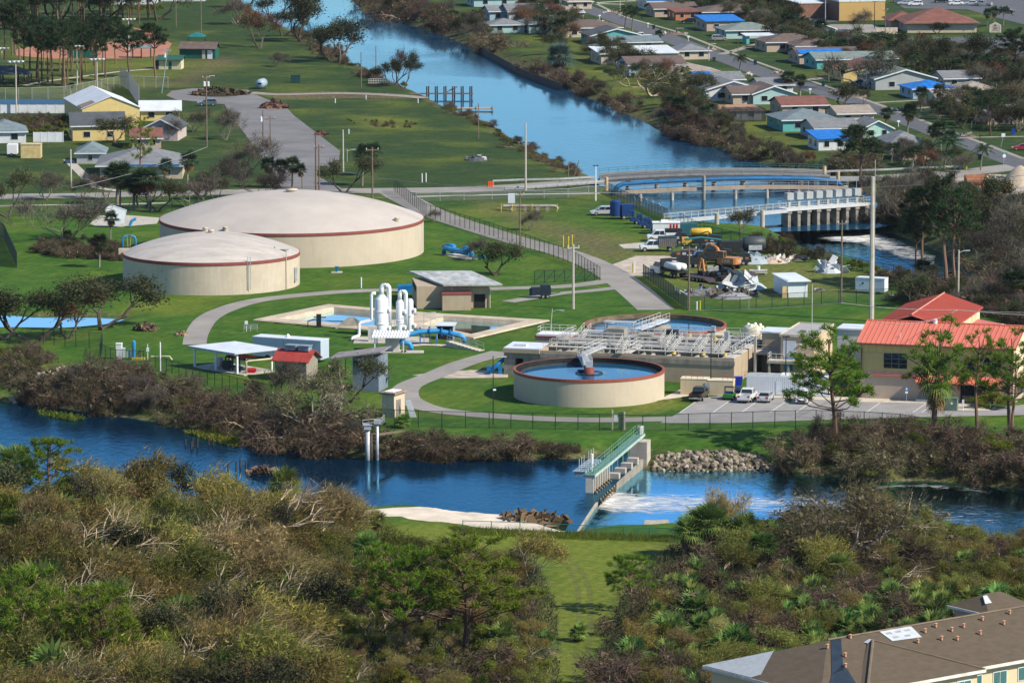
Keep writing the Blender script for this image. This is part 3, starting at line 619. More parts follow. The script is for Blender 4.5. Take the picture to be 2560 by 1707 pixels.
seam_roof(t, -.5, w+.5, -.75, h-.05, d/2, h+r+.12, M_red); seam_roof(t, -.5, w+.5, d+.75, h-.05, d/2, h+r+.12, M_red)
MB().tube([(-.5,d/2,h+r+.18),(w+.5,d/2,h+r+.18)], .14, 6).build('ridge_cap', M_redt, t)
MB().box(-.5,w+.5,-.95,-.76,h-.28,h-.02).build('gutter', mat('bronze_gutter', (.16,.08,.06)), t)
for x0, x1 in ((3.7,7.0),(10.4,13.6),(16.2,21.2)):
    f = MB().box(x0-.1,x1+.1,-.08,-.006,4.75,7.0).build('window', M_black, t)
    MB().box(x0,x1,-.1,-.081,4.85,6.9).build('pane', M_glass, f)
    mb = MB(); k = int((x1-x0)/1.6)
    for j in range(1, k+1): mb.box(x0+(x1-x0)*j/(k+1)-.05,x0+(x1-x0)*j/(k+1)+.05,-.13,-.101,4.85,6.9)
    mb.box(x0,x1,-.13,-.101,6.15,6.23).box(x0,x1,-.13,-.101,5.45,5.53).build('mullion', mat('grey_mullion', (.13,.15,.16)), f)
seam_roof(t, 8.8, 21.6, -2.0, 3.15, 0, 3.95, M_red, .6, 'canopy')
for x in (9.2, 15.0, 21.2): MB().add([(x,-1.7,3.1),(x,-.05,3.5),(x,-.05,1.9)],[(0,1,2)]).box(x-.1,x+.1,-.25,0,1.8,3.4).box(x-.1,x+.1,-1.8,-.2,3.0,3.2).build('bracket', M_redt, t)
boxpart('door_recess', t, M_dark, 15.3,20.3,-.07,-.005,.05,3.0)
for x in (15.6,17.2,18.8): boxpart('glass_door', t, M_glass, x,x+1.35,-.12,-.075,.1,2.6)
boxpart('bench', t, M_galv, 8.8,11.6,-1.4,-.9,.0,.45); MB().box(1.9,8.8,-.3,-.05,3.55,3.75).build('fascia', M_redt, t)
for x in (.1, w-.15): boxpart('downpipe', t, mat('bronze_gutter', (.16,.08,.06)), x,x+.14,-.2,-.06,0,h-.2)
MB().box(w+.05,w+2.6,2.5,9,2.9,3.1).build('side_porch', M_red, t)
for y in (3, 8.5): boxpart('porch_column', t, M_yel2, w+2.2,w+2.5,y,y+.3,0,2.9)
MB().lathe([(.35,-.2),(.35,.4),(.42,.45),(.02,.6)], 12).build('roof_vent', M_white, t).location = (9.9, d/2-.1, h+r+.2)
boxpart('roof_tag', t, M_white, 5.6,5.75,1.6,1.7,h+.5,h+1.3)
# rear hall with its ridge running away, and a low wing
t = thing('rear_hall', 'coral gabled hall behind the yellow building, its ridge running away', 'building', W(2358, 866), GRZ)
L, hw_, zr, ze = 26.0, 5.9, 8.5, 6.6
MB().box(-hw_,hw_,-L,0,-.2,ze).add([(-hw_,0,ze),(hw_,0,ze),(0,0,zr)],[(0,1,2)]).build('wall', M_yel2, t)
for s in (1, -1):
    mb = MB().slab((0,.3,zr+.1),(0,-L,zr+.1),(s*(hw_+.5),-L,ze),(s*(hw_+.5),.3,ze),.14)
    n = 34
    for k in range(n): y = .3-(L+.3)*k/n; mb.slab((0,y,zr+.2),(0,y-.07,zr+.2),(s*(hw_+.5),y-.07,ze+.1),(s*(hw_+.5),y,ze+.1),.11)
    mb.build('roof_slope', mat('coral_metal_rear', (.47,.115,.08), .4, .08, .25, spec=.4), t)
MB().tube([(0,.3,zr+.22),(0,-L,zr+.22)], .13, 6).build('ridge_cap', mat('pale_coral', (.52,.22,.17)), t)
for y in (-2.6,-5.6): boxpart('window', t, mat('blank_panel', (.55,.48,.32)), hw_+.005,hw_+.06,y-1.8,y,5.1,6.1)
MB().slab((hw_+.1,-2,5.0),(hw_+.1,-L,5.0),(hw_+9,-L,3.6),(hw_+9,-2,3.6),.16).build('wing_roof', mat('coral_metal_rear', (.37,.072,.05)), t)
MB().box(hw_+.1,hw_+8.6,-L,-2.2,-.1,3.5).build('wing_wall', M_yel2, t)
MB().lathe([(.3,0),(.3,.7),(.38,.75),(.02,.9)], 10).build('vent', M_white, t).location = (hw_+5, -7, 4.2)
# ---------------------------------------------------------------- pump house with slanted slab roof
t = thing('pump_house', 'beige pump house under an oversized slanting mottled grey slab roof', 'pump house', W(1105, 774), radians(5))
M_slab = mat('mottled_roof', (.36,.38,.38), .9, .45, .9, sz=(.7,.25,1))
MB().box(-4.2,8.2,1.5,13,-.2,3.8).build('wall', M_beige, t)
MB().box(0,4.9,-1.2,1.5,-.2,2.7).build('front_room', M_beige, t); MB().box(-.1,5.0,-1.3,1.6,2.7,2.95).build('front_roof', M_band, t)
MB().slab((.2,-.2,4.35),(10.3,-.4,4.35),(6.2,16,4.55),(-4.5,16.5,4.55),.3).build('roof', M_slab, t)
boxpart('doorway', t, M_dark, 5.6,7.5,1.42,1.49,0,2.4)
for y in (3.2, 6.0, 9.6): boxpart('louvre', t, M_dark, -4.29,-4.21,y,y+1.9,2.7,3.6)
boxpart('wall_sign', t, M_cream, 1.6,2.0,1.42,1.49,3.0,3.7); MB().tube([(8.3,1.3,0),(8.3,1.3,3.4)], .1, 6).build('downpipe', M_cream, t)
for k in range(3):
    o = thing('blue_pipe_elbow', ('nearest','middle','farthest')[k] + ' blue pipe elbow in the row of three beside the pump house', 'pipe', W(1056+k*16, 747-k*0+ (6 if k==0 else 0)), 0, 'blue elbows by the pump house')
    o.location = W(1085-13*k, 752-5*k)
    MB().tube([(-1.2,0,.1),(-1.0,0,.7),(-.5,0,1.0),(3.2,.8,1.0)], .42, 10).build('elbow', M_blue, o, True)
o = thing('blue_pump_skid', 'low blue pump skid on the path left of the pump house', 'pump', W(1016, 731)); MB().box(-1.5,1.5,-.5,.5,0,1.0).tube([(-1.5,0,1),(1.3,0,1.2)], .35, 8).build('skid', M_blue, o)
# ---------------------------------------------------------------- settling basins with concrete rims
def settling(poly, label):
    c = sum((p for p in poly), Vector())/4; t = thing('settling_basin', label, 'basin', (c.x, c.y, 0), 0, 'settling basins with sloped concrete rims')
    n = len(poly); mb = MB(); ring = []
    for off, z in ((2.0, .10), (1.8, .32), (-.7, .34), (-1.7, -1.8)):
        row = []
        for p in poly:
            d = p - c; d.z = 0; row.append((d + d.normalized()*off*1.6).to_tuple()[:2] + (z,))
        ring.append(row)
    for a, b in ((0,1),(1,2),(2,3)):
        for i in range(n): j = (i+1)%n; mb.quad(ring[a][i], ring[a][j], ring[b][j], ring[b][i])
    mb.build('concrete_rim', mat('basin_rim', (.47,.40,.30), .9, .25, .35, streak=.4), t)
    q = [(p-c) for p in poly]; MB().add([(p.x*1.02, p.y*1.02, -.32) for p in q], [tuple(range(n))]).build('water', M_wp, t)
settling(BAS1W, 'larger settling basin with bright blue water and weedy rim behind the white towers')
settling(BAS2W, 'settling basin with brown reflections in front of the pump house')
o = thing('valve_rig', 'dark pipe valve rig on the near rim of the larger settling basin', 'valve', W(800, 818))
MB().tube([(-2,0,0),(-2,0,1),(-1,0,1.3),(2,0,1.0),(6,.6,.9)], .1, 6).box(-.6,.2,-.2,.2,0,2.2).box(-1,1,-.15,.15,1.6,1.75).build('rig', M_black, o)
o = thing('sluice_cover', 'grey curved cover leaning in the larger settling basin', 'cover', W(868, 818, .2)); MB().add([(-2.4,0,-.6),(2,0,-.6),(2,.4,1.0),(1,.9,1.6),(.2,1.2,1.5),(-1.2,.5,.6)],[(0,1,2,3,4,5)]).slab((2,0,-.6),(2.3,1.2,-.6),(2.0,1.2,1.0),(2,.4,1),.05).build('cover', M_concd, o)
# ---------------------------------------------------------------- white scrubber towers
def tower(px, py, r, h, neck, label, rings, loop):
    t = thing('scrubber_tower', label, 'scrubber tower', W(px, py), 0, 'white scrubber towers')
    m = mat('tower_white', (.74,.77,.80), .45, .05, .5, streak=.12)
    MB().lathe([(r,0),(r,h),(r*.97,h+.05),(neck,h+r*.7),(neck,h+r*.72)], 28).build('vessel', m, t, True)
    for z in rings: MB().lathe([(r+.02,z-.08),(r+.09,z-.06),(r+.09,z+.06),(r+.02,z+.08)], 28).build('flange', m, t)
    a = -.45
    for z in (1.3, h*.72): MB().tube([(r*.8*cos(a), r*.8*sin(a), z),((r+.45)*cos(a),(r+.45)*sin(a),z)], .45 if r > 1.2 else .34, 14).build('manway', m, t)
    if loop:
        R = loop; pts = [(0,0,h+r*.6)]
        zt = h + r*.7 + .9
        for k in range(9): th = pi - pi*k/8; pts.append((R + R*cos(th), 0, zt + R*sin(th)))
        pts.append((2*R, 0, 1.2 if r < 1.2 else h-.6))
        MB().tube(pts, neck*.92, 12).build('duct', m, t, True)
    elif neck > .3: MB().tube([(0,0,h+r*.6),(0,0,h+r*.7+1.9)], neck, 12).build('stack', m, t, True)
    return t
tower(954, 838, 1.15, 6.0, .42, 'broadest white scrubber tower with a hooped duct on its top', (2.0, 4.0), .62)
tower(1000, 837, .64, 5.4, .36, 'slimmer white scrubber tower with a hooped duct, between its two neighbours', (2.4,), .48)
tower(1025, 832, .56, 5.3, .3, 'white scrubber tower ending in a straight open stack', (2.9,), None)
t = thing('tower_duct', 'white stepped drain duct running down beside the broadest scrubber tower', 'duct', W(935, 846))
MB().tube([(.3,.2,7.4),(-.25,.1,7.4),(-.4,.1,7.2),(-.4,.1,3.2),(-.5,.1,3.0),(-2.2,-.6,2.7),(-2.4,-.6,2.4),(-2.4,-.6,.7),(-2.6,-.8,.5),(-3.4,-2.4,.45),(-3.6,-2.6,.2),(-3.6,-2.6,-.1)], .26, 10).build('duct', M_white, t, True)
tag(MB().box(-4.2,8,-4,3,.0,.14).build('tower_pad', M_conc), kind='structure'); bpy.data.objects['tower_pad'].location = W(950, 850)
t = thing('chemical_shelter', 'small white shelter with flat ribbed roof below the scrubber towers', 'shelter', W(940, 880), radians(-4))
seam_roof(t, -.5, 5.3, -1.2, 2.55, 3.0, 3.1, M_white, .5, 'roof')
for x, y in ((-.2,-.8),(4.4,-1.0),(-.2,2.6),(4.9,2.6)): boxpart('post', t, M_white, x,x+.18,y,y+.18,0,2.5)
MB().box(1.4,3.6,1.0,2.4,0,2.3).build('cabinet', mat('grey_cabinet', (.5,.5,.48)), t); MB().box(-.2,4.8,-.9,2.8,0,.12).build('pad', M_conc, t)
t = thing('electric_cabinet', 'grey electric cabinet standing left of the broadest scrubber tower', 'cabinet', W(931, 855)); MB().box(-.7,.7,-.4,.4,0,2.6).box(-.02,.02,-.43,-.4,.2,2.4).build('cabinet', mat('grey_cabinet', (.5,.5,.48)), t)
t = thing('blue_manifold', 'blue pipe manifold with valves running right from the scrubber towers', 'pipe', W(1024, 862))
MB().tube([(-1.6,-1.2,1.0),(-.4,-.6,1.7),(1.6,0,2.1),(4.2,.6,2.2),(6.6,.4,1.8),(8.0,.2,1.6),(8.7,0,1.2),(9.0,0,.2)], .42, 10).build('pipe', M_bluel, t, True)
for x, z in ((1.7,2.1),(3.2,2.2),(5.2,2.0),(6.6,1.8)): MB().tube([(x,.3,z-.62),(x,.3,z+.75)], .16, 6).tube([(x-.1,.3,z),(x+.12,.3,z)], .6, 12).build('valve', M_blue, t)
for x in (1.6,4.2,6.4): boxpart('stand', t, M_blue, x,x+.2,.0,.2,0,1.6)
t = thing('blue_elbow', 'blue pipe elbow dropping into the ground beside the white shelter', 'pipe', W(1016, 876)); MB().tube([(-2.2,.4,1.1),(-.4,0,1.3),(.5,0,1.1),(.8,0,.6),(.8,0,-.1)], .42, 10).build('elbow', M_bluel, t, True)
tag(MB().box(-1.2,2.4,-1.4,1.2,0,.12).build('elbow_pad', M_conc), kind='structure'); bpy.data.objects['elbow_pad'].location = W(1022, 880)
t = thing('open_shed', 'small grey shed open at the front, right of the blue manifold', 'shed', W(1094, 846), radians(-6))
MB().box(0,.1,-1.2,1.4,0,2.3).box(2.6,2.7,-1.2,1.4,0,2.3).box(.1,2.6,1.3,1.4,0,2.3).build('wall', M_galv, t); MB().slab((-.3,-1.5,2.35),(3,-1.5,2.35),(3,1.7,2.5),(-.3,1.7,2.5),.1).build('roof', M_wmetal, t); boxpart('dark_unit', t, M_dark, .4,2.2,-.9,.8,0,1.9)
t = thing('garden_stair', 'concrete steps with galvanised handrails down the lawn from the manifold pad', 'stairs', W(1122, 866), radians(-42))
mb = MB()
for k in range(9): mb.box(k*.8,(k+1)*.8,-.7,.7,-.2,.9-.1*k)
mb.build('steps', mat('pale_concrete', (.5,.45,.37)), t)
for s in (-.7,.7): rect_railing('railing', t, [(.3,s,.9),(7,s,.2)], M_galv, 1.0, 1.6)
ribbon('path', [(1030,864),(1060,862),(1100,863),(1126,866)], 2.0, mat('pale_concrete', (.5,.45,.37)), .06)
# ---------------------------------------------------------------- equipment canopy, red-roof shed and their neighbours
A, rz, w = base((487,918), (606,938))
t = thing('canopy_shed', 'long white open canopy over pumps and red pipework', 'canopy', A, rz)
w = 10.2; dp = 5.6
MB().slab((-.9,-.6,3.35),(w+.3,-.6,3.35),(w+3.2,dp+1,3.7),(2,dp+1,3.7),.14).build('roof', M_wmetal, t); MB().box(-.9,w+.3,-.72,-.6,3.05,3.38).build('gutter', mat('grey_gutter', (.33,.38,.42)), t)
for x in (0, w*.5, w): boxpart('post', t, M_white, x-.14,x+.14,-.14,.14,0,3.25)
for x in (1.6, w*.55, w+1.6): boxpart('post', t, M_white, x-.12,x+.12,dp,dp+.24,0,3.5)
MB().box(-.3,w+2,-.3,dp+.8,0,.14).build('slab', M_conc, t)
for k,(x,y,s,h) in enumerate(((2.6,2.2,.9,1.7),(4.4,2.8,.8,1.3),(5.0,1.4,1.0,1.5))): boxpart('cabinet', t, M_galv if k == 0 else M_black, x,x+s,y,y+.7,.14,h)
for k in range(5):
    x = 6.3+k*.85; MB().tube([(x,1.0,.2),(x,1.0,2.2),(x,3.6,2.3)], .16, 6).tube([(x-.3,1.0,1.0),(x+.5,1.0,1.0)], .2, 6).build('pump', M_black if k%2 else mat('green_black', (.03,.06,.06)), t)
    MB().tube([(x,1.2,2.35),(x,4.2,2.35)], .17, 6).build('red_pipe', mat('pump_red', (.42,.02,.025), .4), t)
MB().tube([(6.0,2.0,2.0),(10.6,2.0,2.0)], .12, 6).build('rack_beam', M_black, t)
t = thing('cream_pipe', 'cream pipe with drop leg beside the equipment canopy', 'pipe', W(616, 936)); MB().tube([(0,0,0),(0,0,1.9),(.2,0,2.1),(4.4,1.6,2.3)], .14, 8).build('pipe', mat('cream_pipe', (.55,.5,.33)), t, True)
t = thing('red_valve', 'red valve wheel assembly on the lawn by the cream pipe', 'valve', W(628, 934)); MB().box(-.6,.6,-.2,.3,0,.9).tube([(-.7,0,.6),(.8,0,.6)], .3, 8).build('valve', mat('pump_red', (.42,.02,.025)), t)
t = thing('office_trailer', 'long pale blue-grey office trailer behind the red-roof shed', 'trailer', W(632, 897), radians(-24))
MB().box(0,12,0,3,.55,3.5).build('body', mat('trailer_blue_grey', (.40,.48,.56), .5, .06, .4, streak=.15), t); MB().box(-.05,12.05,-.05,3.05,3.5,3.62).build('roof', M_wmetal, t)
for x in (2.6, 3.7): MB().tube([(x,-.06,.42),(x,.25,.42)], .42, 14).build('wheel', M_black, t)
boxpart('seam', t, M_dark, 5.4,5.44,-.01,.0,.6,3.4); MB().lathe([(.3,0),(.3,.3),(.02,.55)], 10).build('roof_vent', M_white, t, True).location = (5.5, 1.5, 3.62)
sheet('concrete_pad', [(690,862),(740,852),(810,862),(800,872),(740,868)], M_concd, .05)
A = W(688, 950)
t = thing('red_roof_shed', 'grey shed with red metal gable roof and rooftop vents', 'shed', A, radians(-20))
MB().box(0,5.2,0,4.6,-.1,3.3).add([(5.2,0,3.3),(5.2,4.6,3.3),(5.2,2.3,4.5)],[(0,1,2)]).add([(0,0,3.3),(0,2.3,4.5),(0,4.6,3.3)],[(0,1,2)]).build('wall', mat('drab_wall', (.27,.24,.20), .9, .12, .5, streak=.3), t)
MB().slab((-.5,-.6,3.1),(5.8,-.6,3.1),(5.8,2.3,4.65),(-.5,2.3,4.65),.12).build('roof_slope', mat('red_metal', (.32,.05,.04), .45), t); MB().slab((-.5,5.2,3.1),(5.8,5.2,3.1),(5.8,2.3,4.65),(-.5,2.3,4.65),.12).build('roof_slope', mat('red_metal', (.32,.05,.04)), t)
for x in (1.0, 3.2): MB().box(x,x+1.7,1.6,3.0,4.5,5.2).box(x-.12,x+1.82,1.5,3.1,5.2,5.32).build('roof_vent', mat('vent_blue_grey', (.20,.26,.32)), t)
t = thing('lean_to', 'blue-grey tall shed with sloping mottled roof right of the red-roof shed', 'shed', W(822, 975), radians(-14))
MB().box(2.5,6.6,0,5.2,-.1,5.2).build('wall', mat('slate_wall', (.16,.20,.25), .8, .15, .5, streak=.2), t); MB().slab((-1.0,-.9,5.0),(7.2,-.9,6.3),(7.0,5.8,6.3),(-1.4,5.8,5.0),.22).build('roof', mat('mottled_slate', (.24,.22,.22), .9, .4, .7), t)
for x in (-.6, 1.4): MB().tube([(x,0,0),(x,0,4.9)], .07, 5).build('post', M_wood, t)
boxpart('vent_opening', t, M_dark, 2.7,3.7,-.06,-.005,3.9,4.7)
bpy.data.objects['lean_to'].location = W(842, 976)
t = thing('low_wall_box', 'low tan concrete wall joined to the blue-grey shed', 'wall', W(912, 971), radians(-5)); MB().box(0,1.7,0,2.6,0,2.2).build('wall', M_beige, t); rect_railing('railing', t, [(.1,.2,2.2),(.1,2.4,2.2)], M_rail)
t = thing('dumpster', 'dark green dumpster beside the low tan wall', 'dumpster', W(937, 969), radians(-8)); MB().add([(0,0,.1),(1.7,0,.1),(1.7,2,.1),(0,2,.1),(0,-.25,1.9),(1.9,-.25,1.6),(1.9,2.2,1.6),(0,2.2,1.9)],[(3,2,1,0),(4,5,6,7),(0,1,5,4),(1,2,6,5),(2,3,7,6),(3,0,4,7)]).build('bin', mat('dumpster_green', (.01,.05,.05)), t); boxpart('lid', t, M_black, -.1,1.95,-.3,2.3,1.9,1.98)
def hut(px, py, w, d, h, rz, label, mw, mr):
    t = thing('block_hut', label, 'hut', W(px, py), rz); MB().box(0,w,0,d,-.1,h).build('wall', mw, t); MB().box(-.3,w+.3,-.3,d+.3,h,h+.28).build('roof', mr, t)
    boxpart('door', t, mat('grey_door', (.20,.19,.18)), w*.2,w*.6,-.07,-.005,0,h*.75) if abs(rz) < .1 else boxpart('door', t, mat('grey_door', (.20,.19,.18)), w+.005,w+.07,d*.2,d*.6,0,h*.75)
    return t
t = hut(955, 1042, 2.0, 3.4, 3.4, radians(-26), 'small beige block hut with brown flat roof by the river fence', mat('hut_beige', (.55,.45,.34), .88, .07, .5, streak=.15), mat('hut_roof', (.30,.22,.17), .9, .35, 1.2))
for k in range(3): boxpart('roof_plank', t, M_white, .2+k*.55,.6+k*.55,.3,3.0,3.69,3.78)
o = thing('leaning_panel', 'grey panel leaning against the small beige hut', 'panel', W(1025, 1043), radians(0)); MB().slab((0,0,0),(1.0,.15,0),(.1,.5,2.5),(-.7,.4,2.5),.08).build('panel', M_galv, o)
hut(813, 1028, 2.3, 2.6, 3.3, radians(-4), 'pale yellow hut half hidden by the bare tree on the bank', mat('hut_yellow', (.62,.52,.34), .88, .12, .8, streak=.5), mat('hut_roof', (.30,.22,.17)))
# pump skid, electric cabinets at the left lawn
t = thing('lift_station', 'white control cabinet with pumps and yellow fittings on the lawn', 'pump station', W(290, 898), radians(-6))
MB().box(0,.9,0,.8,0,2.4).box(-.05,.95,-.05,.85,2.4,2.55).build('cabinet', M_white, t); MB().box(1.0,1.5,.1,.6,.3,1.8).box(1.7,2.3,.1,.6,.3,1.5).build('panel_box', M_wmetal, t)
MB().tube([(2.9,0,0),(2.9,0,2.3)], .28, 8).lathe([(.32,2.3),(.32,2.9),(.02,3.1)], 10, 0, 2.9, 0).build('pump', M_bluel, t); MB().tube([(3.2,0,.4),(4.0,0,1.6),(4.0,.1,.3)], .2, 6).build('pipe', mat('olive_pipe', (.12,.12,.07)), t)
MB().box(2.6,4.6,-.5,.5,0,.35).build('yellow_base', mat('yellow_paint', (.55,.42,.05)), t); MB().tube([(5.1,0,0),(5.1,0,2.5)], .06, 5).box(4.9,5.3,-.1,.1,1.3,1.9).build('meter_post', M_white, t)
MB().tube([(5.6,.1,.5),(8.6,.1,.6),(9.0,.1,.0)], .12, 6).build('outlet_pipe', mat('cream_pipe', (.55,.5,.33)), t)
o = tag(MB().tube([(0,0,0),(0,0,4.6)], .11, 8).build('white_pole', M_white), 'white pole standing on the lawn right of the pump station', 'pole'); o.location = W(401, 928)
t = thing('sampler_frame', 'galvanised guard frame round a small meter on the lawn by the path', 'frame', W(625, 828)); rect_railing('railing', t, [(-1.0,-.6,0),(1.2,-.6,0),(1.2,.8,0),(-1,.8,0)], M_galv, 1.0, 1.1, True); MB().tube([(-.6,0,0),(-.6,0,1.6)], .05, 4).box(-.85,-.35,-.15,.15,1.2,1.7).build('meter', M_white, t)
t = thing('blue_pump_stand', 'blue valve stand on a concrete pad between the domed tanks', 'valve', W(842, 681)); MB().tube([(0,0,0),(0,0,.7)], .22, 8).box(-.35,.35,-.25,.25,.7,1.1).build('valve', M_blue, t); MB().box(-1,1,-1,1,0,.1).build('pad', M_conc, t)
t = thing('blue_pipe_tangle', 'large bright blue pipes on a concrete pad right of the wide tank', 'pipes', W(1135, 640))
MB().tube([(-1.9,1.5,.9),(-1.6,1.2,1.4),(-.6,.4,1.2),(.6,-.6,1.0),(1.8,-1.6,1.0),(2.6,-2.2,1.4),(3.2,-2.6,1.1),(3.5,-2.8,.0)], .5, 10).build('pipe', M_bluel, t, True); MB().tube([(-1.9,1.8,0),(-1.9,1.8,1.6),(-.9,1.2,1.9),(.2,.2,1.4)], .4, 8).build('upper_pipe', M_blue, t, True)
for x, y in ((-.2,.9),(2.2,-1.4)): MB().lathe([(.6,.2),(.6,1.7),(.02,2.0)], 10).build('valve_body', M_bluel, t).location = (x, y, .2)
MB().add([(-2.6,1.8,.1),(.6,3,.1),(4.6,-5.5,.1),(2.2,-6.6,.1)],[(0,1,2,3)]).build('pad', M_conc, t)
t = thing('blue_bin', 'blue tipped bin lying beside the fallen tree on the lawn', 'bin', W(1200, 646)); MB().lathe([(.5,0),(.6,1.2),(.5,1.25)], 10).build('bin', M_bluel, t).rotation_euler = (1.4, 0, .4)
# ================================================================ lower gate structure
P0 = W(1474, 1259, ZL); P1 = W(1592, 1163, ZL); dv = P1 - P0; WL = dv.length; WRZ = -atan2(dv.x, dv.y)
M_pier = mat('pier_white', (.58,.55,.48), .85, .12, .5, streak=.4, streakc=(.32,.25,.12)); M_teal = mat('teal_rail', (.11,.25,.21), .55, .2, 1)
M_tdeck = mat('teal_deck', (.10,.20,.17), .7, .25, 1)
t = thing('water_gate', 'low river gate with white ribbed piers and teal-railed footbridge', 'gate structure', P0, WRZ)
S1 = 10.8; ZD = 3.95
MB().box(-.55,.55,-.02,.22,-1.5,ZD-.16).build('end_pier', M_pier, t)
for k in range(7): boxpart('pier', t, M_pier, -.35,.62,.9+k*1.5,1.12+k*1.5,-1.5,ZD-.17)
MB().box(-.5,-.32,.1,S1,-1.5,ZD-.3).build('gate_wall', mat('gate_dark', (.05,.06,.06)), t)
MB().slab((-.65,-.1,ZD),(.65,-.1,ZD),(.65,S1,ZD),(-.65,S1,ZD),.14).slab((-.65,S1,ZD),(.65,S1,ZD),(.75,WL+1.5,ZD+.35),(-.55,WL+1.5,ZD+.35),.14).build('deck', M_tdeck, t)
MB().box(.66,.78,-.1,S1,ZD-.3,ZD+.05).slab((.66,S1,ZD+.05),(.78,S1,ZD+.05),(.88,WL+1.5,ZD+.4),(.76,WL+1.5,ZD+.4),.34).build('edge_beam', mat('pale_teal', (.36,.46,.42)), t)
for s in (-.6,.6): rect_railing('railing', t, [(s,-.05,ZD),(s,S1,ZD),(s+.1,WL+1.5,ZD+.35)], M_teal, 1.1, 1.5)
for k in range(7): MB().box(-2.3,-.7,.7+k*1.5,1.6+k*1.5,ZD-.35+.02*k,ZD+.25).box(-2.5,-.7,.6+k*1.5,1.7+k*1.5,ZD+.25,ZD+.33).build('gate_actuator', mat('actuator_blue_grey', (.25,.32,.37), .55, .15, .8), t)
for k in (0,1,2,4,5,6): MB().tube([(-1.7,1.1+k*1.5,ZD),(-1.7,1.1+k*1.5,ZD+2.0)], .05, 5).build('stem_post', M_rail, t)
MB().box(.45,1.4,S1+.1,WL+.5,-1.5,1.35).build('crest_ledge', M_concd, t)
for k in range(4): MB().box(.1,1.6,S1+.6+k*4.2,S1+1.7+k*4.2,1.34,2.25).build('concrete_block', M_conc, t)
MB().box(-.6,1.9,WL-2.2,WL+.4,-1.5,ZD-.2).build('abutment', M_conc, t)
for k in range(4): MB().tube([(.2,S1+2.6+k*3.6,1.0),(.2,S1+2.6+k*3.6,ZD)], .09, 5).build('gate_stem', M_teal, t)
MB().box(-.45,-.2,2.6,3.2,ZD+1.0,ZD+2.4).tube([(-.3,2.9,ZD),(-.3,2.9,ZD+1.2)], .06, 5).build('control_box', M_white, t)
MB().box(.25,.4,WL+.6,WL+2.4,ZD+.3,ZD+1.4).box(-.4,.5,WL+2.3,WL+2.4,ZD+.3,ZD+1.4).build('end_gate', M_rail, t)
mnap = mat('brown_nappe', (.20,.13,.055), .25, .35, 1.2, spec=.6)
for k in range(7):
    mb = MB(); pts = [(.3,1.9),(.7,1.8),(1.1,1.4),(1.5,.6),(1.8,-.1)]; y0, y1 = .24+k*1.5+(.2 if k else .02), .86+k*1.5+.02
    for (a, b), (c, d) in zip(pts[:-1], pts[1:]): mb.slab((a,y0,b),(a,y1,b),(c,y1,d),(c,y0,d),.1)
    mb.build('falling_water', mnap, t, True)
t = thing('spillway_wall', 'low concrete wall running from the gate to the near bank', 'wall', P0, WRZ)
e = W(1424, 1340, -1.2) - W(1478, 1262, -1.2); L0 = e.length; a = -atan2(e.x, e.y) ; t.rotation_euler = (0,0,-atan2(e.x, e.y)); t.location = W(1480, 1263, ZL)
MB().box(-.8,.8,0,L0+2,-1.5,.35).build('wall', M_concd, t); MB().box(-.82,.82,0,L0+2,.35,.5).build('cap', M_conc, t)
t = thing('bank_slab', 'tilted weathered concrete slab at the edge of the tailwater', 'slab', W(1640, 1338, -2.2), .08); MB().slab((-1.6,0,.2),(2.2,0,.2),(2.0,3,1.5),(-1.2,3,1.5),.4).build('slab', M_concd, t)
# foam below the gate
m, nt_, b_, out_ = _mk('foam'); Lk = nt_.links.new
tc_ = N(nt_, 'TexCoord'); mp_ = N(nt_, 'Mapping'); mp_.inputs['Scale'].default_value = (.34,.75,1); Lk(tc_.outputs['Object'], mp_.inputs[0])
n_ = N(nt_, 'TexNoise', Scale=1.0, Detail=7.0, Roughness=.72, Distortion=1.2); Lk(mp_.outputs[0], n_.inputs['Vector'])
at_ = N(nt_, 'Attribute', _attribute_name='foam'); ad_ = N(nt_, 'Math', _operation='MULTIPLY_ADD'); Lk(at_.outputs['Fac'], ad_.inputs[0]); ad_.inputs[1].default_value = .42; Lk(n_.outputs['Fac'], ad_.inputs[2])
mr_ = N(nt_, 'MapRange'); mr_.inputs['From Min'].default_value = .68; mr_.inputs['From Max'].default_value = .98; Lk(ad_.outputs[0], mr_.inputs[0])
tr_ = N(nt_, 'BsdfTransparent'); mx_ = N(nt_, 'MixShader'); Lk(mr_.outputs[0], mx_.inputs[0]); Lk(tr_.outputs[0], mx_.inputs[1]); Lk(b_.outputs[0], mx_.inputs[2]); Lk(mx_.outputs[0], out_.inputs[0])
b_.inputs['Base Color'].default_value = (.72,.72,.70,1); b_.inputs['Roughness'].default_value = .9
def foam(rows, z):
    mb = MB(); vals = []
    for (xa, ya, xb, yb, f) in rows:
        for k in range(9):
            u = k/8; p = W(xa+(xb-xa)*u, ya+(yb-ya)*u, z); mb.v.append(tuple(p)); vals.append(f*(1-abs(2*u-1)**3))
    for i in range(len(rows)-1):
        for k in range(8): j = i*9+k; mb.f.append((j, j+1, j+10, j+9)); mb.m.append(0)
    o = mb.build('foam', m); at = o.data.attributes.new('foam', 'FLOAT', 'POINT'); at.data.foreach_set('value', vals); return tag(o, kind='stuff')
foam([(1488,1276,1535,1222,1.05),(1530,1288,1572,1224,.9),(1600,1290,1640,1226,.78),(1690,1292,1740,1228,.66),(1800,1292,1850,1228,.58),(1920,1292,1990,1232,.56),(2060,1300,2120,1238,.5),(2260,1310,2300,1250,.42),(2500,1330,2540,1262,.3)], ZL+.03)
foam([(2130,1216,2140,1206,.0),(2200,1222,2200,1212,.45),(2300,1220,2300,1206,.5),(2420,1230,2420,1212,.4),(2560,1256,2560,1225,.0)], ZL+.03)
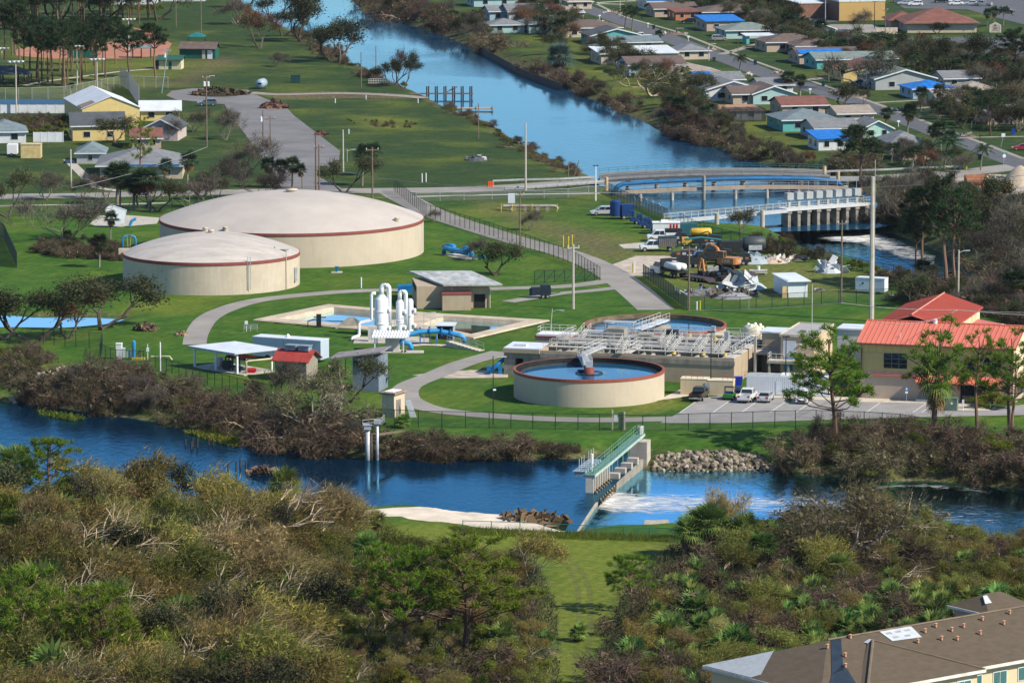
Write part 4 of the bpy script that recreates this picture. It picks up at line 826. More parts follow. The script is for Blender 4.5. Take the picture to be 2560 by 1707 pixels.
foam([(2040,600,2060,578,.5),(2090,606,2110,576,1.0),(2150,612,2160,574,.95),(2230,640,2240,592,.7),(2330,690,2340,630,.5)], ZL+.03)
# riprap bank right of the gate
def rubble(name, pts, n, smin, smax, m, zoff=0):
    poly = np2(pts); lo = poly.min(0); hi = poly.max(0); mb = MB(); k = 0
    ico = [(0,0,1),(.89,0,.45),(.28,.85,.45),(-.72,.53,.45),(-.72,-.53,.45),(.28,-.85,.45),(.72,.53,-.45),(-.28,.85,-.45),(-.89,0,-.45),(-.28,-.85,-.45),(.72,-.53,-.45),(0,0,-1)]
    icf = [(0,1,2),(0,2,3),(0,3,4),(0,4,5),(0,5,1),(1,6,2),(2,7,3),(3,8,4),(4,9,5),(5,10,1),(6,7,2),(7,8,3),(8,9,4),(9,10,5),(10,6,1),(11,7,6),(11,8,7),(11,9,8),(11,10,9),(11,6,10)]
    Q = RNG.uniform(lo, hi, (n*4, 2)); Q = Q[sdist(Q, poly) < 0][:n]
    for x, y in Q:
        s = RNG.uniform(smin, smax); R = Matrix.Rotation(RNG.uniform(0, 6.28), 3, Vector(RNG.normal(size=3)).normalized()); sx, sy, sz = RNG.uniform(.6, 1.3, 3)
        z = gh(x, y) + s*.25 + zoff
        mb.add([tuple(Vector((x, y, z)) + R @ Vector((p[0]*s*sx*RNG.uniform(.8,1.2), p[1]*s*sy, p[2]*s*sz*.8))) for p in ico], icf)
    return tag(mb.build(name, m), kind='stuff')
M_rock = leafmat('riprap_rock', [(.18,.15,.11),(.30,.255,.19),(.40,.35,.27),(.24,.205,.155),(.09,.08,.065)], 0, .01, .95)
rubble('rubble', [(1600,1174),(1612,1140),(1640,1112),(1800,1110),(1890,1112),(1945,1125),(1940,1176),(1780,1178),(1660,1180)], 2300, .2, .58, M_rock)
rubble('rubble', [(20,985),(130,925),(240,920),(240,960),(100,1000)], 130, .3, .8, M_rock)
# ================================================================ upper weir, footbridge, road bridge
pa, pb, pc = W(1683,549,.8), W(1966,523,2.6), W(2172,511,2.6)
def box_between(mb, a, b, w, h, dz=0, mi=0):
    a, b = Vector(a), Vector(b); d = b-a; n = Vector((-d.y, d.x, 0)).normalized()*w/2; z = Vector((0,0,dz))
    return mb.slab(a+n+z, a-n+z, b-n+z, b+n+z, h, mi)
A = W(1967, 585, ZL); B = W(2160, 571, ZL); d = B - A; rz = atan2(d.y, d.x); LW = d.length
t = thing('weir_bridge', 'upstream weir with a row of grey piers under a white-railed gate deck', 'weir', A, rz); n = 9; s_ = LW/(n-1); zt = 5.0
for k in range(n): MB().box(k*s_-.33,k*s_+.33,-.9,1.6,-1.5,zt-.9).box(k*s_-.5,k*s_+.5,-1.1,1.7,zt-.9,zt-.35).build('pier', M_concd, t)
MB().box(-1,LW+1,-1.2,1.8,zt-.35,zt+.15).build('deck', mat('deck_white', (.55,.57,.58), .7, .12, .8), t)
for y in (-1.1, 1.7): rect_railing('railing', t, [(-1,y,zt+.15),(LW+1,y,zt+.15)], M_rail, 1.2, 1.3)
for k in range(8): MB().box(k*s_+.5,k*s_+2.0,.6,1.9,zt+1.6,zt+3.0).box(k*s_+1.0,k*s_+1.5,1.0,1.5,zt+.1,zt+1.6).tube([(k*s_+1.25,1.3,zt+3),(k*s_+1.25,1.3,zt+5)], .05, 5).build('gate_actuator', mat('actuator_grey', (.34,.37,.38), .6, .15, .8), t)
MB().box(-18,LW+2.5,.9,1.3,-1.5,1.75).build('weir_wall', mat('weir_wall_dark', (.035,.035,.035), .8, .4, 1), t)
for k in range(8): MB().box(k*s_+.36,k*s_+s_-.36,1.0,1.15,1.76,zt-.36 if k in (2,5) else 2.3).build('gate_leaf', M_black, t)
for k in (3, 4): MB().slab((k*s_+.4,.85,2.2),(k*s_+s_-.4,.85,2.2),(k*s_+s_-.4,-1.2,.0),(k*s_+.4,-1.2,.0),.15).build('falling_water', mnap, t)
t = thing('footbridge', 'long white-railed footbridge climbing from the yard to the weir deck', 'footbridge', (0,0,0))
mb = MB(); box_between(mb, W(1660,552,.6), W(1966,524,2.0), 1.6, .55); mb.build('deck', mat('deck_white', (.55,.57,.58)), t)
for s in (-.8,.8):
    a, b = W(1660,552,.6), W(1966,524,2.0); q = Vector((0,s,0)); rect_railing('railing', t, [a+q, b+q], M_rail, 1.3, 1.4)
for px, py in ((1792,580),(1850,572),(1906,572)): p = W(px, py, ZU); MB().tube([p-Vector((0,0,1)), (p.x, p.y, 2.2)], .45, 12).build('pier', M_conc, t)
boxpart('abutment', t, M_concd, -2.5,1.5,-1.2,1.2,-2.5,.4, loc=W(1690,560,0))
t = thing('road_bridge', 'concrete road bridge with teal railing over the canal', 'bridge', (0,0,0))
nseg = 24; PXS = [(1500+ (2075-1500)*k/nseg) for k in range(nseg+1)]
def bz(u): return .4 + .75*sin(pi*min(max(u,0),1))**.8
def bpt(u, py0=456, py1=447, off=0): p = W(1500+575*u, py0+(py1-py0)*u); return Vector((p.x, p.y+off, bz(u)))
mb = MB(); mb2 = MB(); mb3 = MB()
for k in range(nseg):
    a, b = bpt(k/nseg), bpt((k+1)/nseg); q = Vector((0,10,0)); mb.slab(a, b, b+q, a+q, .55)
    for off in (0.0, 9.7): mb2.slab(a+Vector((0,off,.42)), b+Vector((0,off,.42)), b+Vector((0,off+.3,.42)), a+Vector((0,off+.3,.42)), .55)
mb.build('deck', M_asphd, t); mb2.build('parapet', mat('parapet_grey', (.23,.235,.23), .85, .2, .5, streak=.4), t)
rect_railing('railing', t, [bpt(k/12)+Vector((0,9.9,.42)) for k in range(13)], mat('bridge_teal', (.03,.17,.19), .5), 1.0, 2.2)
rect_railing('railing', t, [bpt(k/12)+Vector((0,.1,.42)) for k in range(13)], mat('grey_rail', (.30,.31,.31), .5), .7, 2.2)
for k in range(1, 8):
    u = k/8; p = bpt(u)
    for off in (1, 5, 9): MB().tube([(p.x, p.y+off, -3),(p.x, p.y+off, p.z-1.2)], .35, 8).build('pile', M_concd, t)
    MB().box(p.x-.5,p.x+.5,p.y+.3,p.y+9.7,p.z-1.4,p.z-.75).build('pile_cap', M_concd, t)
for px, py in ((1516,474),(2061,446),(2095,460)): p = W(px, py); MB().tube([(p.x,p.y,-.2),(p.x,p.y,2.6)], .4, 10).build('end_post', mat('buff_post', (.50,.36,.19)), t)
t = thing('pipe_bridge', 'low concrete pipe bridge carrying a long blue water main', 'pipe bridge', (0,0,0))
def ppt(u, z): p = W(1556+565*u, 486-12*u); return Vector((p.x, p.y, z + .6*sin(pi*u)))
mb = MB()
for k in range(16): a, b = ppt(k/16, .6), ppt((k+1)/16, .6); mb.slab(a, b, b+Vector((0,2.2,0)), a+Vector((0,2.2,0)), .7)
mb.build('beam', mat('beam_tan', (.36,.29,.22), .88, .2, .5, streak=.3), t)
pts = [ppt(-.05, -.3)+Vector((0,1,0)), ppt(-.02, 1.6)+Vector((0,1,0))] + [ppt(k/12, 2.0)+Vector((0,1,0)) for k in range(0,11)] + [ppt(.95, 1.6)+Vector((0,1,0)), ppt(.985, -.2)+Vector((0,1,0))]
MB().tube(pts, .5, 10).build('water_main', mat('main_blue', (.012,.11,.26), .5, .25, .8), t, True)
rect_railing('railing', t, [ppt(k/10, .6) for k in range(11)], mat('grey_rail', (.30,.31,.31)), 1.1, 3)
for k in range(7):
    u = .08+.14*k; p = ppt(u, 0)
    for off in (.4, 1.8): MB().tube([(p.x, p.y+off, -3),(p.x, p.y+off, p.z+.0)], .38, 8).build('pile', M_conc, t)
p = ppt(.36, 0); MB().tube([(p.x,p.y-.6,-3),(p.x,p.y-.6,3.6)], .36, 8).build('tall_pile', M_concd, t)
t = thing('truss_walk', 'small white pipe truss leaning along the bank below the pipe bridge', 'truss', (0,0,0)); a, b = W(1582,500,.6), W(1655,523,.4); mb = MB(); n = 9
for z in (0, 1.3): mb.tube([a+Vector((0,0,z)), b+Vector((0,0,z))], .09, 5)
for k in range(n): p, q = a.lerp(b, k/n), a.lerp(b, (k+1)/n); mb.tube([p, q+Vector((0,0,1.3))] if k%2 else [p+Vector((0,0,1.3)), q], .06, 4)
mb.build('truss', M_rail, t)
def guardrail(pts, label):
    t = thing('guardrail', label, 'guardrail', (0,0,0), 0, 'roadside guardrails'); P = [W(x, y) for x, y in pts]; mb = MB()
    for a, b in zip(P[:-1], P[1:]): mb.slab(a+Vector((0,0,.85)), b+Vector((0,0,.85)), b+Vector((0,.08,.85)), a+Vector((0,.08,.85)), .4)
    mb.build('rail', mat('guard_steel', (.30,.33,.34), .5, .2, 1), t); mb = MB()
    for a, b in zip(P[:-1], P[1:]):
        k = max(1, int((b-a).length/2.2))
        for i in range(k+1): q = a.lerp(b, i/k); mb.box(q.x-.08,q.x+.08,q.y+.1,q.y+.25,-.2,.8)
    mb.build('posts', M_wood, t)
guardrail([(1232,460),(1300,457),(1400,455),(1488,450)], 'guardrail on the far road edge before the road bridge')
guardrail([(1262,478),(1340,473),(1420,467),(1512,460)], 'guardrail on the near road edge before the road bridge')
guardrail([(2066,436),(2200,432),(2330,426),(2412,423)], 'guardrail with yellow end beyond the road bridge')
guardrail([(2100,452),(2150,451),(2200,452)], 'short guardrail on the near road edge past the blue main')
tag(MB().lathe([(.4,0),(.4,.8),(.02,.9)],8).build('rail_end_cap', mat('yellow_paint', (.55,.42,.05))), 'yellow crash cap on the guardrail end', 'barrier').location = W(2414,425)
# ================================================================ fences
def fence(pts, h, label, m_post, m_net, step=3.0, px=True, braces=False, group=None, barb=True):
    t = thing('chain_link_fence', label, 'fence', (0,0,0), 0, group); P = [G(x, y) for x, y in pts] if px else [Vector(p) for p in pts]
    post = None; net = MB(); rail = MB()
    for a, b in zip(P[:-1], P[1:]):
        k = max(1, round((b-a).length/step))
        for i in range(k+1):
            q = a.lerp(b, i/k); q.z = gh(q.x, q.y)
            if i == k and b is not P[-1]: continue
            if post is None: post = MB().tube([(0,0,-.3),(0,0,h+.05)], .06, 5).build('post', m_post, t); o = post
            else: o = post.copy(); COL.objects.link(o); o.parent = t
            o.location = q
            if i < k:
                r = a.lerp(b, (i+1)/k); r.z = gh(r.x, r.y); z = Vector((0,0,h)); net.quad(q+Vector((0,0,.05)), r+Vector((0,0,.05)), r+z, q+z); rail.tube([q+z, r+z], .04, 4)
                if braces: rail.tube([q, r+z], .035, 4)
    rail.build('top_rail', m_post, t); net.build('mesh', m_net, t)
    return t
M_gpost = mat('fence_green_black', (.012,.025,.022), .6, .2, 1)
fence([(905,1060),(926,1061),(1046,1068),(1223,1071),(1332,1073),(1445,1075),(1607,1079),(1721,1075),(1882,1070),(1937,1068),(2040,1066),(2160,1070),(2250,1076),(2361,1094)], 2.4, 'black chain-link fence along the grass above the river gate', M_gpost, M_net, 3.2)
fence([(388,922),(430,936),(500,957),(612,985),(700,1002)], 2.2, 'dark chain-link fence between canopy shed and bank brush', M_gpost, M_net, 2.2)
fence([(108,862),(190,868),(256,872),(250,900),(290,915),(360,918)], 2.6, 'dark chain-link fence beside the pond tree and pump station', M_gpost, M_net, 2.4)
fence([(985,478),(1065,541),(1212,585),(1280,607),(1432,661),(1500,702)], 2.5, 'tall dark fence along the sunken drive behind the pump house', M_gpost, M_net, 2.6)
fence([(1336,708),(1487,702)], 2.2, 'dark double gate panel standing open on the lawn by the drive', M_gpost, M_net, 1.9, braces=True)
fence([(1608,694),(1640,716),(1716,773)], 2.4, 'fence with dark slats on the yard side of the drive', M_gpost, M_netd, 2.4)
fence([(1716,775),(1850,776),(1930,769),(2010,764),(2097,760),(2228,755),(2330,752),(2440,765),(2560,778)], 2.3, 'dark fence along the front of the storage yard', M_gpost, M_net, 3.4)
fence([(1522,482),(1560,500),(1600,518),(1668,552)], 2.3, 'grey-green screened fence beside the canal abutment', M_gpost, netmat('screen_grey', (.16,.20,.18), .6), 2.5)
fence([(1700,560),(1760,590),(1850,610),(1990,640),(2130,672),(2260,700),(2420,745),(2560,775)], 2.1, 'thin dark fence behind the storage yard above the tailwater', M_gpost, M_net, 3.4)
fence([(1040,505),(1160,502),(1300,498),(1420,494),(1522,482)], 1.8, 'thin grey fence along the road verge before the bridge', M_galv, M_netg, 5.0)
fence([(-20,542),(120,542),(270,536),(430,528)], 2.2, 'green fence on the lawn edge behind the left hand trees', M_gpost, M_net, 4.5)
fence([(1157,1326),(1300,1330),(1420,1336),(1560,1342),(1690,1346)], 1.3, 'teal chain-link fence on the near bank by the spillway', mat('fence_teal', (.03,.16,.13), .55), netmat('teal_net', (.05,.2,.17), .15), 3.0)
fence([(-30,562),(10,600),(42,670)], 3.0, 'tall fence with dark windscreen receding at the edge of the lawn', M_gpost, M_netd, 2.2)
fence([(-20,250),(80,250),(160,247),(300,220),(420,222)], 3.0, 'tall grey sports-court fence beyond the white vinyl fence', M_galv, M_netg, 3.5)
fence([(300,212),(322,225),(348,265)], 4.5, 'tall slanting backstop net beside the yellow hall', mat('grey_rail', (.30,.31,.31)), netmat('backstop', (.16,.2,.22), .6), 2.0)
# ================================================================ poles
POLE0 = {}
def pole(px, py, ytop, r, m, label, arm=0, trans=0, lamp=0, tilt=0, group=None, name='utility_pole', azim=0.3):
    p = G(px, py); h = (py - ytop)/sc(py); t = thing(name, label, name.replace('_', ' '), p, azim, group)
    if tilt: t.rotation_euler = (0, tilt, 0)
    MB().tube([(0,0,-.3),(0,0,h)], [r, r*.7], 8).build('shaft', m, t)
    if arm:
        MB().box(-arm/2,arm/2,-.09,.09,h-.7,h-.5).build('crossarm', M_wood if m is M_pole else M_galv, t); mb = MB()
        for k in (-.45, 0, .45): mb.lathe([(.09,h-.5),(.12,h-.3),(.05,h-.15)], 6, 0, arm*k*.98, 0)
        mb.build('insulators', M_galv, t)
    for k in range(trans): MB().lathe([(.02,h-1.4),(.3,h-1.45),(.32,h-2.5),(.02,h-2.55)], 10, 0, -.45+.9*k, 0).build('transformer', M_wmetal, t)
    if lamp == 1: MB().tube([(0,0,h-.5),(.8,0,h-.2),(1.5,0,h-.15)], .05, 5).box(1.2,2.0,-.15,.15,h-.25,h-.1).build('lamp_head', M_galv, t)
    if lamp == 2: MB().box(-.55,-.1,-.2,.2,h-.1,h+.08).box(.1,.55,-.2,.2,h-.1,h+.08).box(-.1,.1,-.05,.05,h-.1,h).build('lamp_head', M_black, t)
    if lamp == 3:
        mb = MB().box(-1.8,1.8,-.08,.08,h-.6,h-.45)
        for k in range(4): mb.lathe([(.02,h-.55),(.42,h-.35),(.45,h-.1),(.02,h-.05)], 10, 0, -1.6+1.07*k, -.2)
        mb.build('floodlight', M_white, t)
    return t
pole(2178, 803, 436, .46, M_cpole, 'tallest pale concrete pole rising behind the coral roof')
o = tag(MB().tube([(0,0,12),(0,0,27)], .05, 5).tube([(0,0,-.2),(0,0,12)], .07, 5).build('antenna_mast', M_rail), 'thin whip mast beside the tallest concrete pole', 'mast'); o.location = W(2184, 800)
pole(1433, 772, 608, .26, M_cpole, 'pale concrete pole on the lawn between drive and basins', 2.2)
pole(1722, 775, 612, .2, M_pole, 'wooden pole at the yard corner behind the rear clarifier', 2.8)
pole(1300, 642, 478, .17, M_pole, 'wooden pole in the brush beside the sunken drive', 1.6)
pole(1314, 477, 306, .24, M_cpole, 'tall pale pole at the road before the bridge', 0)
pole(1489, 502, 413, .17, M_white, 'white pole with a dark camera head at the bridge end', 0, 0, 2)
pole(2103, 757, 547, .2, M_pole, 'wooden pole beside the white storage shed in the yard', 1.6)
pole(2395, 775, 622, .2, M_cpole, 'pale pole behind the coral gabled hall', 0, 0, 1)
pole(1777, 985, 826, .1, M_black, 'black lamp post behind the dark pickup', 0, 0, 2, name='lamp_post')
pole(1964, 990, 838, .1, M_black, 'black lamp post in front of the white trailer', 0, 0, 2, name='lamp_post')
t = pole(1233, 1061, 886, .09, M_black, 'black lamp post on the lawn left of the front clarifier', 0, 0, 1, name='lamp_post'); boxpart('lower_lamp', t, M_white, -.05,.4,-.12,.12,5.0,5.2)
pole(1376, 830, 770, .07, M_rail, 'leaning white camera post behind the inlet box', 0, 0, 1, .08, name='camera_post')
for k, (x, y, yt) in enumerate(((1299,850,790),(1272+0,846,800))): pass
for x, y, yt, l in ((979,857,808,'left'),(987,858,793,'left'),(1060,858,778,'tallest'),(1077,860,790,'right')):
    pole(x, y, yt, .05, M_galv, {979:'short thin lamp post by the white hooped towers',987:'thin lamp post in front of the slim hooped tower',1060:'tall thin lamp post on the blue manifold',1077:'thin lamp post at the right of the blue manifold'}[x], 0, 0, 1, name='lamp_post')
pole(178, 470, 372, .2, M_cpole, 'pale pole on the lawn left of the grey-roofed house')
pole(517, 368, 186, .2, M_pole, 'wooden pole with twin white transformers by the parking lot', 1.8, 2, 1)
pole(41, 285, 150, .2, M_cpole, 'floodlight pole rising behind the white vinyl fence', 0, 0, 3, name='floodlight_pole')
pole(193, 213, 112, .2, M_cpole, 'floodlight pole among the ball-field pines', 0, 0, 3, name='floodlight_pole')
pole(243, 224, 145, .18, M_cpole, 'floodlight pole right of the dugout screen', 0, 0, 3, name='floodlight_pole')
pole(5, 175, 118, .2, M_cpole, 'floodlight pole at the picture edge by the ball field', 0, 0, 3, name='floodlight_pole')
pole(322, 140, 45, .18, M_cpole, 'floodlight pole between ball field and lone pine', 0, 0, 3, name='floodlight_pole')
pole(440, 68, -20, .18, M_pole, 'plain pole on the park lawn near the white house')
pole(503, 93, -10, .18, M_pole, 'park pole with a street lamp arm above the green roof', 0, 0, 1)
pole(404, 233, 118, .16, mat('teal_grey_pole', (.20,.30,.30)), 'leaning grey-teal pole snapped beside the restroom block', 1.8, 1, 0, .145)
pole(658, 372, 275, .19, M_pole, 'wooden pole with a cabinet at the edge of the big lot', 0, 1); pole(676, 368, 290, .17, M_pole, 'slim wooden pole with a crossarm at the edge of the big lot', 2.4)
pole(790, 478, 334, .24, M_pole, 'thick wooden pole behind the wide domed tank', 0); pole(798, 478, 360, .2, M_pole, 'thinner wooden pole with crossarm behind the wide domed tank', 2.2)
pole(858, 430, 323, .2, M_cpole, 'pale pole standing in the bush by the road', 0)
pole(931, 494, 366, .2, M_pole, 'wooden pole with wide crossarm right of the wide tank', 2.8)
pole(868, 405, 372, .08, M_galv, 'short street light post near the palm cluster', 0, 0, 1, name='lamp_post')
pole(903, 219, 130, .16, M_pole, 'thin pole on the canal bank left of the white fence'); pole(940, 190, 110, .14, M_pole, 'thin pole between the canal bank trees'); pole(1196, 347, 258, .15, M_pole, 'thin pole in the reeds of the canal bank')
pole(1421, 452, 404, .12, M_pole, 'short post on the bank before the road bridge'); pole(1432, 450, 398, .12, M_pole, 'slanting post on the bank before the road bridge', tilt=.3)
pole(1772, 153, 108, .13, M_cpole, 'street light by the upper suburb road', 0, 0, 1); pole(1550, 36, -8, .12, M_cpole, 'pole between the two front yards at the top of the suburb road')
pole(2063, 72, -5, .16, M_galv, 'tall green-grey pole before the yellow store', 0); pole(2186, 72, 4, .14, M_black, 'dark twin lamp post beside the yellow store', 0, 0, 2, name='lamp_post'); pole(2213, 92, 20, .17, M_pole, 'wooden pole at the corner of the red-roofed clinic', 1.6)
pole(1845, 160, 105, .09, M_pole, 'slim post on the verge of the suburb road')
pole(1872, 773, 680, .05, M_rail, 'slim whip on the lawn behind the cream tank', name='mast')
def cable(pts, label, r=.045):
    P = [W(x, y, z) for x, y, z in pts]; out = []
    for a, b in zip(P[:-1], P[1:]):
        for k in range(12): u = k/12; q = a.lerp(b, u); q.z -= 4*u*(1-u)*(b-a).length*.012; out.append(q)
    out.append(P[-1]); o = MB().tube(out, r, 4, cap=False).build('power_line', mat('cable', (.25,.25,.25), .6)); return tag(o, label, 'power line', 'overhead power lines')
PZ = lambda h, y: h
cable([(790,478,10.5),(1314,477,13)], 'overhead wire from the thick wooden pole to the tall pale road pole'); cable([(858,430,9),(1314,470,12)], 'overhead wire from the pale pole in the bush to the road pole')
cable([(1314,477,13),(2140,470,13),(2700,420,20)], 'long overhead wire crossing the canal toward the suburb'); cable([(1314,477,12.4),(2140,470,12)], 'lower overhead wire crossing the canal above the bridge')
cable([(2178,803,21),(2395,775,10),(2700,790,8)], 'overhead wire from the tallest pole to the pole behind the hall'); cable([(2103,757,13),(2395,775,9),(2700,780,9)], 'overhead wire from the shed pole to the pole behind the hall')
cable([(1722,775,10),(2103,757,13)], 'overhead wire across the storage yard'); cable([(178,470,7),(517,368,9)], 'overhead wire across the left lawn'); cable([(931,494,10),(1314,477,12.8)], 'overhead wire along the public road')
# ================================================================ vehicles
M_tyre = mat('tyre', (.018,.018,.018), .85, .2, 3); M_hub = mat('hub', (.42,.43,.44), .35, .1, 3, metal=.5)
M_lampw = mat('headlamp', (.7,.72,.74), .2, .05, 3); M_lampr = mat('tail_lamp', (.35,.02,.015), .3, .1, 3); M_plate = mat('plate', (.65,.65,.6), .5, .1, 3)
def paint(n, c): return glossmat('paint_' + n, c, .3, .6)
WH, SV, BK, NAVY, RED, GR, TAN_, MAR = paint('white', (.72,.73,.74)), paint('silver', (.42,.43,.45)), paint('black', (.012,.014,.018)), paint('blue_grey', (.07,.11,.14)), paint('red', (.35,.02,.03)), paint('grey', (.16,.17,.18)), paint('bronze', (.28,.25,.22)), paint('maroon', (.12,.015,.025))
def wheels(t, xs, w, r=.34, tw=.24):
    for x in xs:
        for s in (1, -1):
            y = s*(w/2 - tw/2 + .02)
            o = MB().tube([(x,y-tw/2,r),(x,y+tw/2,r)], r, 14).build('wheel', M_tyre, t); MB().tube([(x,y+s*tw/2,r),(x,y+s*(tw/2+.015),r)], r*.58, 10).build('hub', M_hub, o)
def cabin(t, m, x0, x1, x2, x3, z0, z1, w, post=()):
    """Greenhouse: x0..x1 its base, x2..x3 its roof (rear to front)."""
    a, b = w/2-.04, w/2-.2
    MB().add([(x0,-a,z0),(x1,-a,z0),(x1,a,z0),(x0,a,z0),(x2,-b,z1),(x3,-b,z1),(x3,b,z1),(x2,b,z1)],[(3,2,1,0),(4,5,6,7),(0,1,5,4),(1,2,6,5),(2,3,7,6),(3,0,4,7)]).build('windows', M_glass, t)
    mb = MB().add([(x2-.06,-b-.02,z1-.02),(x3+.06,-b-.02,z1-.02),(x3+.06,b+.02,z1-.02),(x2-.06,b+.02,z1-.02),(x2+.05,-b+.08,z1+.07),(x3-.08,-b+.08,z1+.07),(x3-.08,b-.08,z1+.07),(x2+.05,b-.08,z1+.07)],[(4,5,6,7),(0,1,5,4),(1,2,6,5),(2,3,7,6),(3,0,4,7)])
    for s in (1, -1):
        for (xa, xb) in ((x0,x2),(x1,x3)) + tuple((p, x2+(p-x0)*(x3-x2)/(x1-x0)) for p in post):
            mb.tube([(xa,s*(a-.02),z0),(xb,s*(b-.01),z1)], .05, 4)
    mb.build('roof', m, t)
def lamps(t, L, w, z, zr=None):
    for s in (1, -1):
        y = s*(w/2-.26)
        MB().box(L/2-.08,L/2+.02,y-.2,y+.2,z-.08,z+.1).build('headlight', M_lampw, t); MB().box(-L/2-.02,-L/2+.08,y-.16,y+.16,(zr or z)-.1,(zr or z)+.14).build('taillight', M_lampr, t)
    MB().box(-L/2-.03,-L/2,-.26,.26,.5,.64).build('plate', M_plate, t)
def vehicle(kind, m, label, px, py, head, group=None, cat=None):
    p = G(px, py); t = thing({'sedan':'parked_car','suv':'parked_car','minivan':'minivan','van':'cargo_van','pickup':'pickup_truck'}[kind], label, cat or {'sedan':'car','suv':'car','minivan':'minivan','van':'van','pickup':'pickup truck'}[kind], (p.x, p.y, p.z+.06), radians(head), group)
    def body(prof, w):
        o = MB().extr(prof, -w/2, w/2).build('body', m, t); bv = o.modifiers.new('soft', 'BEVEL'); bv.width = .07; bv.segments = 2; bv.limit_method = 'ANGLE'; return o
    if kind == 'sedan':
        L, w = 4.7, 1.82; body([(-2.35,.32),(-2.35,.8),(-2.25,.98),(-1.5,1.0),(.9,.96),(1.9,.82),(2.3,.66),(2.35,.45),(2.3,.28)], w); cabin(t, m, -1.75, 1.05, -1.05, .25, .97, 1.42, w, (-.35,)); wheels(t, (-1.4, 1.42), w); lamps(t, L, w, .66, .85)
    elif kind == 'suv':
        L, w = 4.7, 1.9; body([(-2.35,.38),(-2.35,1.0),(-2.25,1.1),(.9,1.08),(1.9,.98),(2.3,.85),(2.35,.5),(2.3,.32)], w); cabin(t, m, -2.25, 1.1, -1.9, .3, 1.08, 1.64, w, (-1.2, -.2)); wheels(t, (-1.42, 1.42), w, .37); lamps(t, L, w, .8, 1.05)
    elif kind == 'minivan':
        L, w = 5.1, 1.95; body([(-2.5,.34),(-2.52,1.0),(-2.4,1.12),(1.2,1.06),(2.2,.86),(2.5,.68),(2.55,.42),(2.45,.28)], w); cabin(t, m, -2.4, 1.5, -2.1, .5, 1.08, 1.72, w, (-1.3, -.1)); wheels(t, (-1.5, 1.5), w, .35); lamps(t, L, w, .72, 1.1)
    elif kind == 'van':
        L, w = 4.8, 1.85; body([(-2.4,.34),(-2.4,1.1),(1.0,1.1),(1.5,1.05),(2.2,.95),(2.4,.7),(2.4,.3)], w)
        o = MB().add([(-2.38,-.9,1.1),(.1,-.9,1.1),(.1,.9,1.1),(-2.38,.9,1.1),(-2.3,-.82,1.86),(.3,-.82,1.86),(.3,.82,1.86),(-2.3,.82,1.86)],[(4,5,6,7),(0,1,5,4),(1,2,6,5),(2,3,7,6),(3,0,4,7)]).build('cargo_body', m, t); cabin(t, m, .1, 1.55, .1, .7, 1.1, 1.82, w); wheels(t, (-1.5, 1.5), w, .33); lamps(t, L, w, .85, 1.1)
        MB().box(2.38,2.43,-.6,.6,.38,.62).build('grille', M_black, t)
    else:
        L, w = 5.8, 2.0; body([(-.55,.45),(-.55,1.15),(1.35,1.15),(2.5,1.1),(2.85,.98),(2.9,.5),(2.85,.36)], w); cabin(t, m, -.5, 1.55, -.42, .95, 1.14, 1.8, w, (.45,))
        mb = MB().box(-2.9,-.55,-w/2+.02,-w/2+.16,.5,1.2).box(-2.9,-.55,w/2-.16,w/2-.02,.5,1.2).box(-2.9,-2.8,-w/2+.16,w/2-.16,.5,1.2).box(-.7,-.56,-w/2+.16,w/2-.16,.5,1.2); mb.build('bed', m, t); MB().box(-2.8,-.7,-w/2+.16,w/2-.16,.55,.68).build('bed_floor', M_black, t)
        MB().box(-3.05,-2.9,-.95,.95,.42,.6).build('bumper', M_hub, t); MB().box(2.88,2.94,-.7,.7,.55,.98).build('grille', M_black, t)
        wheels(t, (-1.85, 1.85), w, .4, .27); lamps(t, L, w, .9, 1.0)
    if kind in ('van', 'minivan', 'suv', 'pickup'):
        for s in (1, -1): MB().box(.9,1.1,s*(w/2+.02)-.1,s*(w/2+.02)+.1,1.15,1.35).build('mirror', m, t)
    return t
PKG = 'vehicles in the plant parking lot'
vehicle('pickup', BK, 'black crew-cab pickup parked by the front clarifier lawn', 1748, 998, 76, PKG)
t = thing('utility_buggy', 'green open utility buggy with roll cage between black and white pickups', 'buggy', G(1823,998), radians(78), PKG)
MB().extr([(-1.5,.4),(-1.5,.95),(-.4,.9),(-.3,.6),(.5,.6),(.7,.95),(1.5,.85),(1.55,.4)], -.72, .72).build('body', mat('buggy_green', (.03,.16,.03)), t)
mb = MB()
for s in (-.66,.66): mb.tube([(.75,s,.9),(.35,s,1.9),(-.5,s,1.9),(-.55,s,.8)], .05, 5)
mb.tube([(.35,-.66,1.9),(.35,.66,1.9)], .05, 5).tube([(-.5,-.66,1.9),(-.5,.66,1.9)], .05, 5).box(-.5,.35,-.66,.66,1.9,1.96).build('roll_cage', M_black, t); MB().box(-.4,.1,-.6,.6,.6,.85).box(-.45,-.3,-.6,.6,.85,1.3).build('seat', mat('buggy_seat', (.03,.06,.20)), t); wheels(t, (-1.0,1.05), 1.6, .36, .26)
vehicle('pickup', WH, 'white pickup backed in beside the green buggy', 1868, 1002, 76, PKG)
vehicle('sedan', SV, 'silver sedan between white pickup and white cargo van', 1914, 1003, 76, PKG)
vehicle('van', WH, 'white compact cargo van facing the river', 2008, 1006, -100, PKG)
vehicle('minivan', SV, 'silver minivan parked on the worn grass by the canal fence', 1508, 538, 186)
vehicle('suv', NAVY, 'dark blue-grey car parked beside the lot with the brush piles', 518, 265, 186)
vehicle('suv', TAN_, 'bronze car on the driveway across the suburb road', 1798, 103, 8, 'cars parked in the suburb'); vehicle('pickup', WH, 'white pickup parked on the road verge near the top of the suburb', 1447, 36, -72, 'cars parked in the suburb'); vehicle('pickup', WH, 'white pickup behind the teal gabled house', 1604, 98, 186, 'cars parked in the suburb')
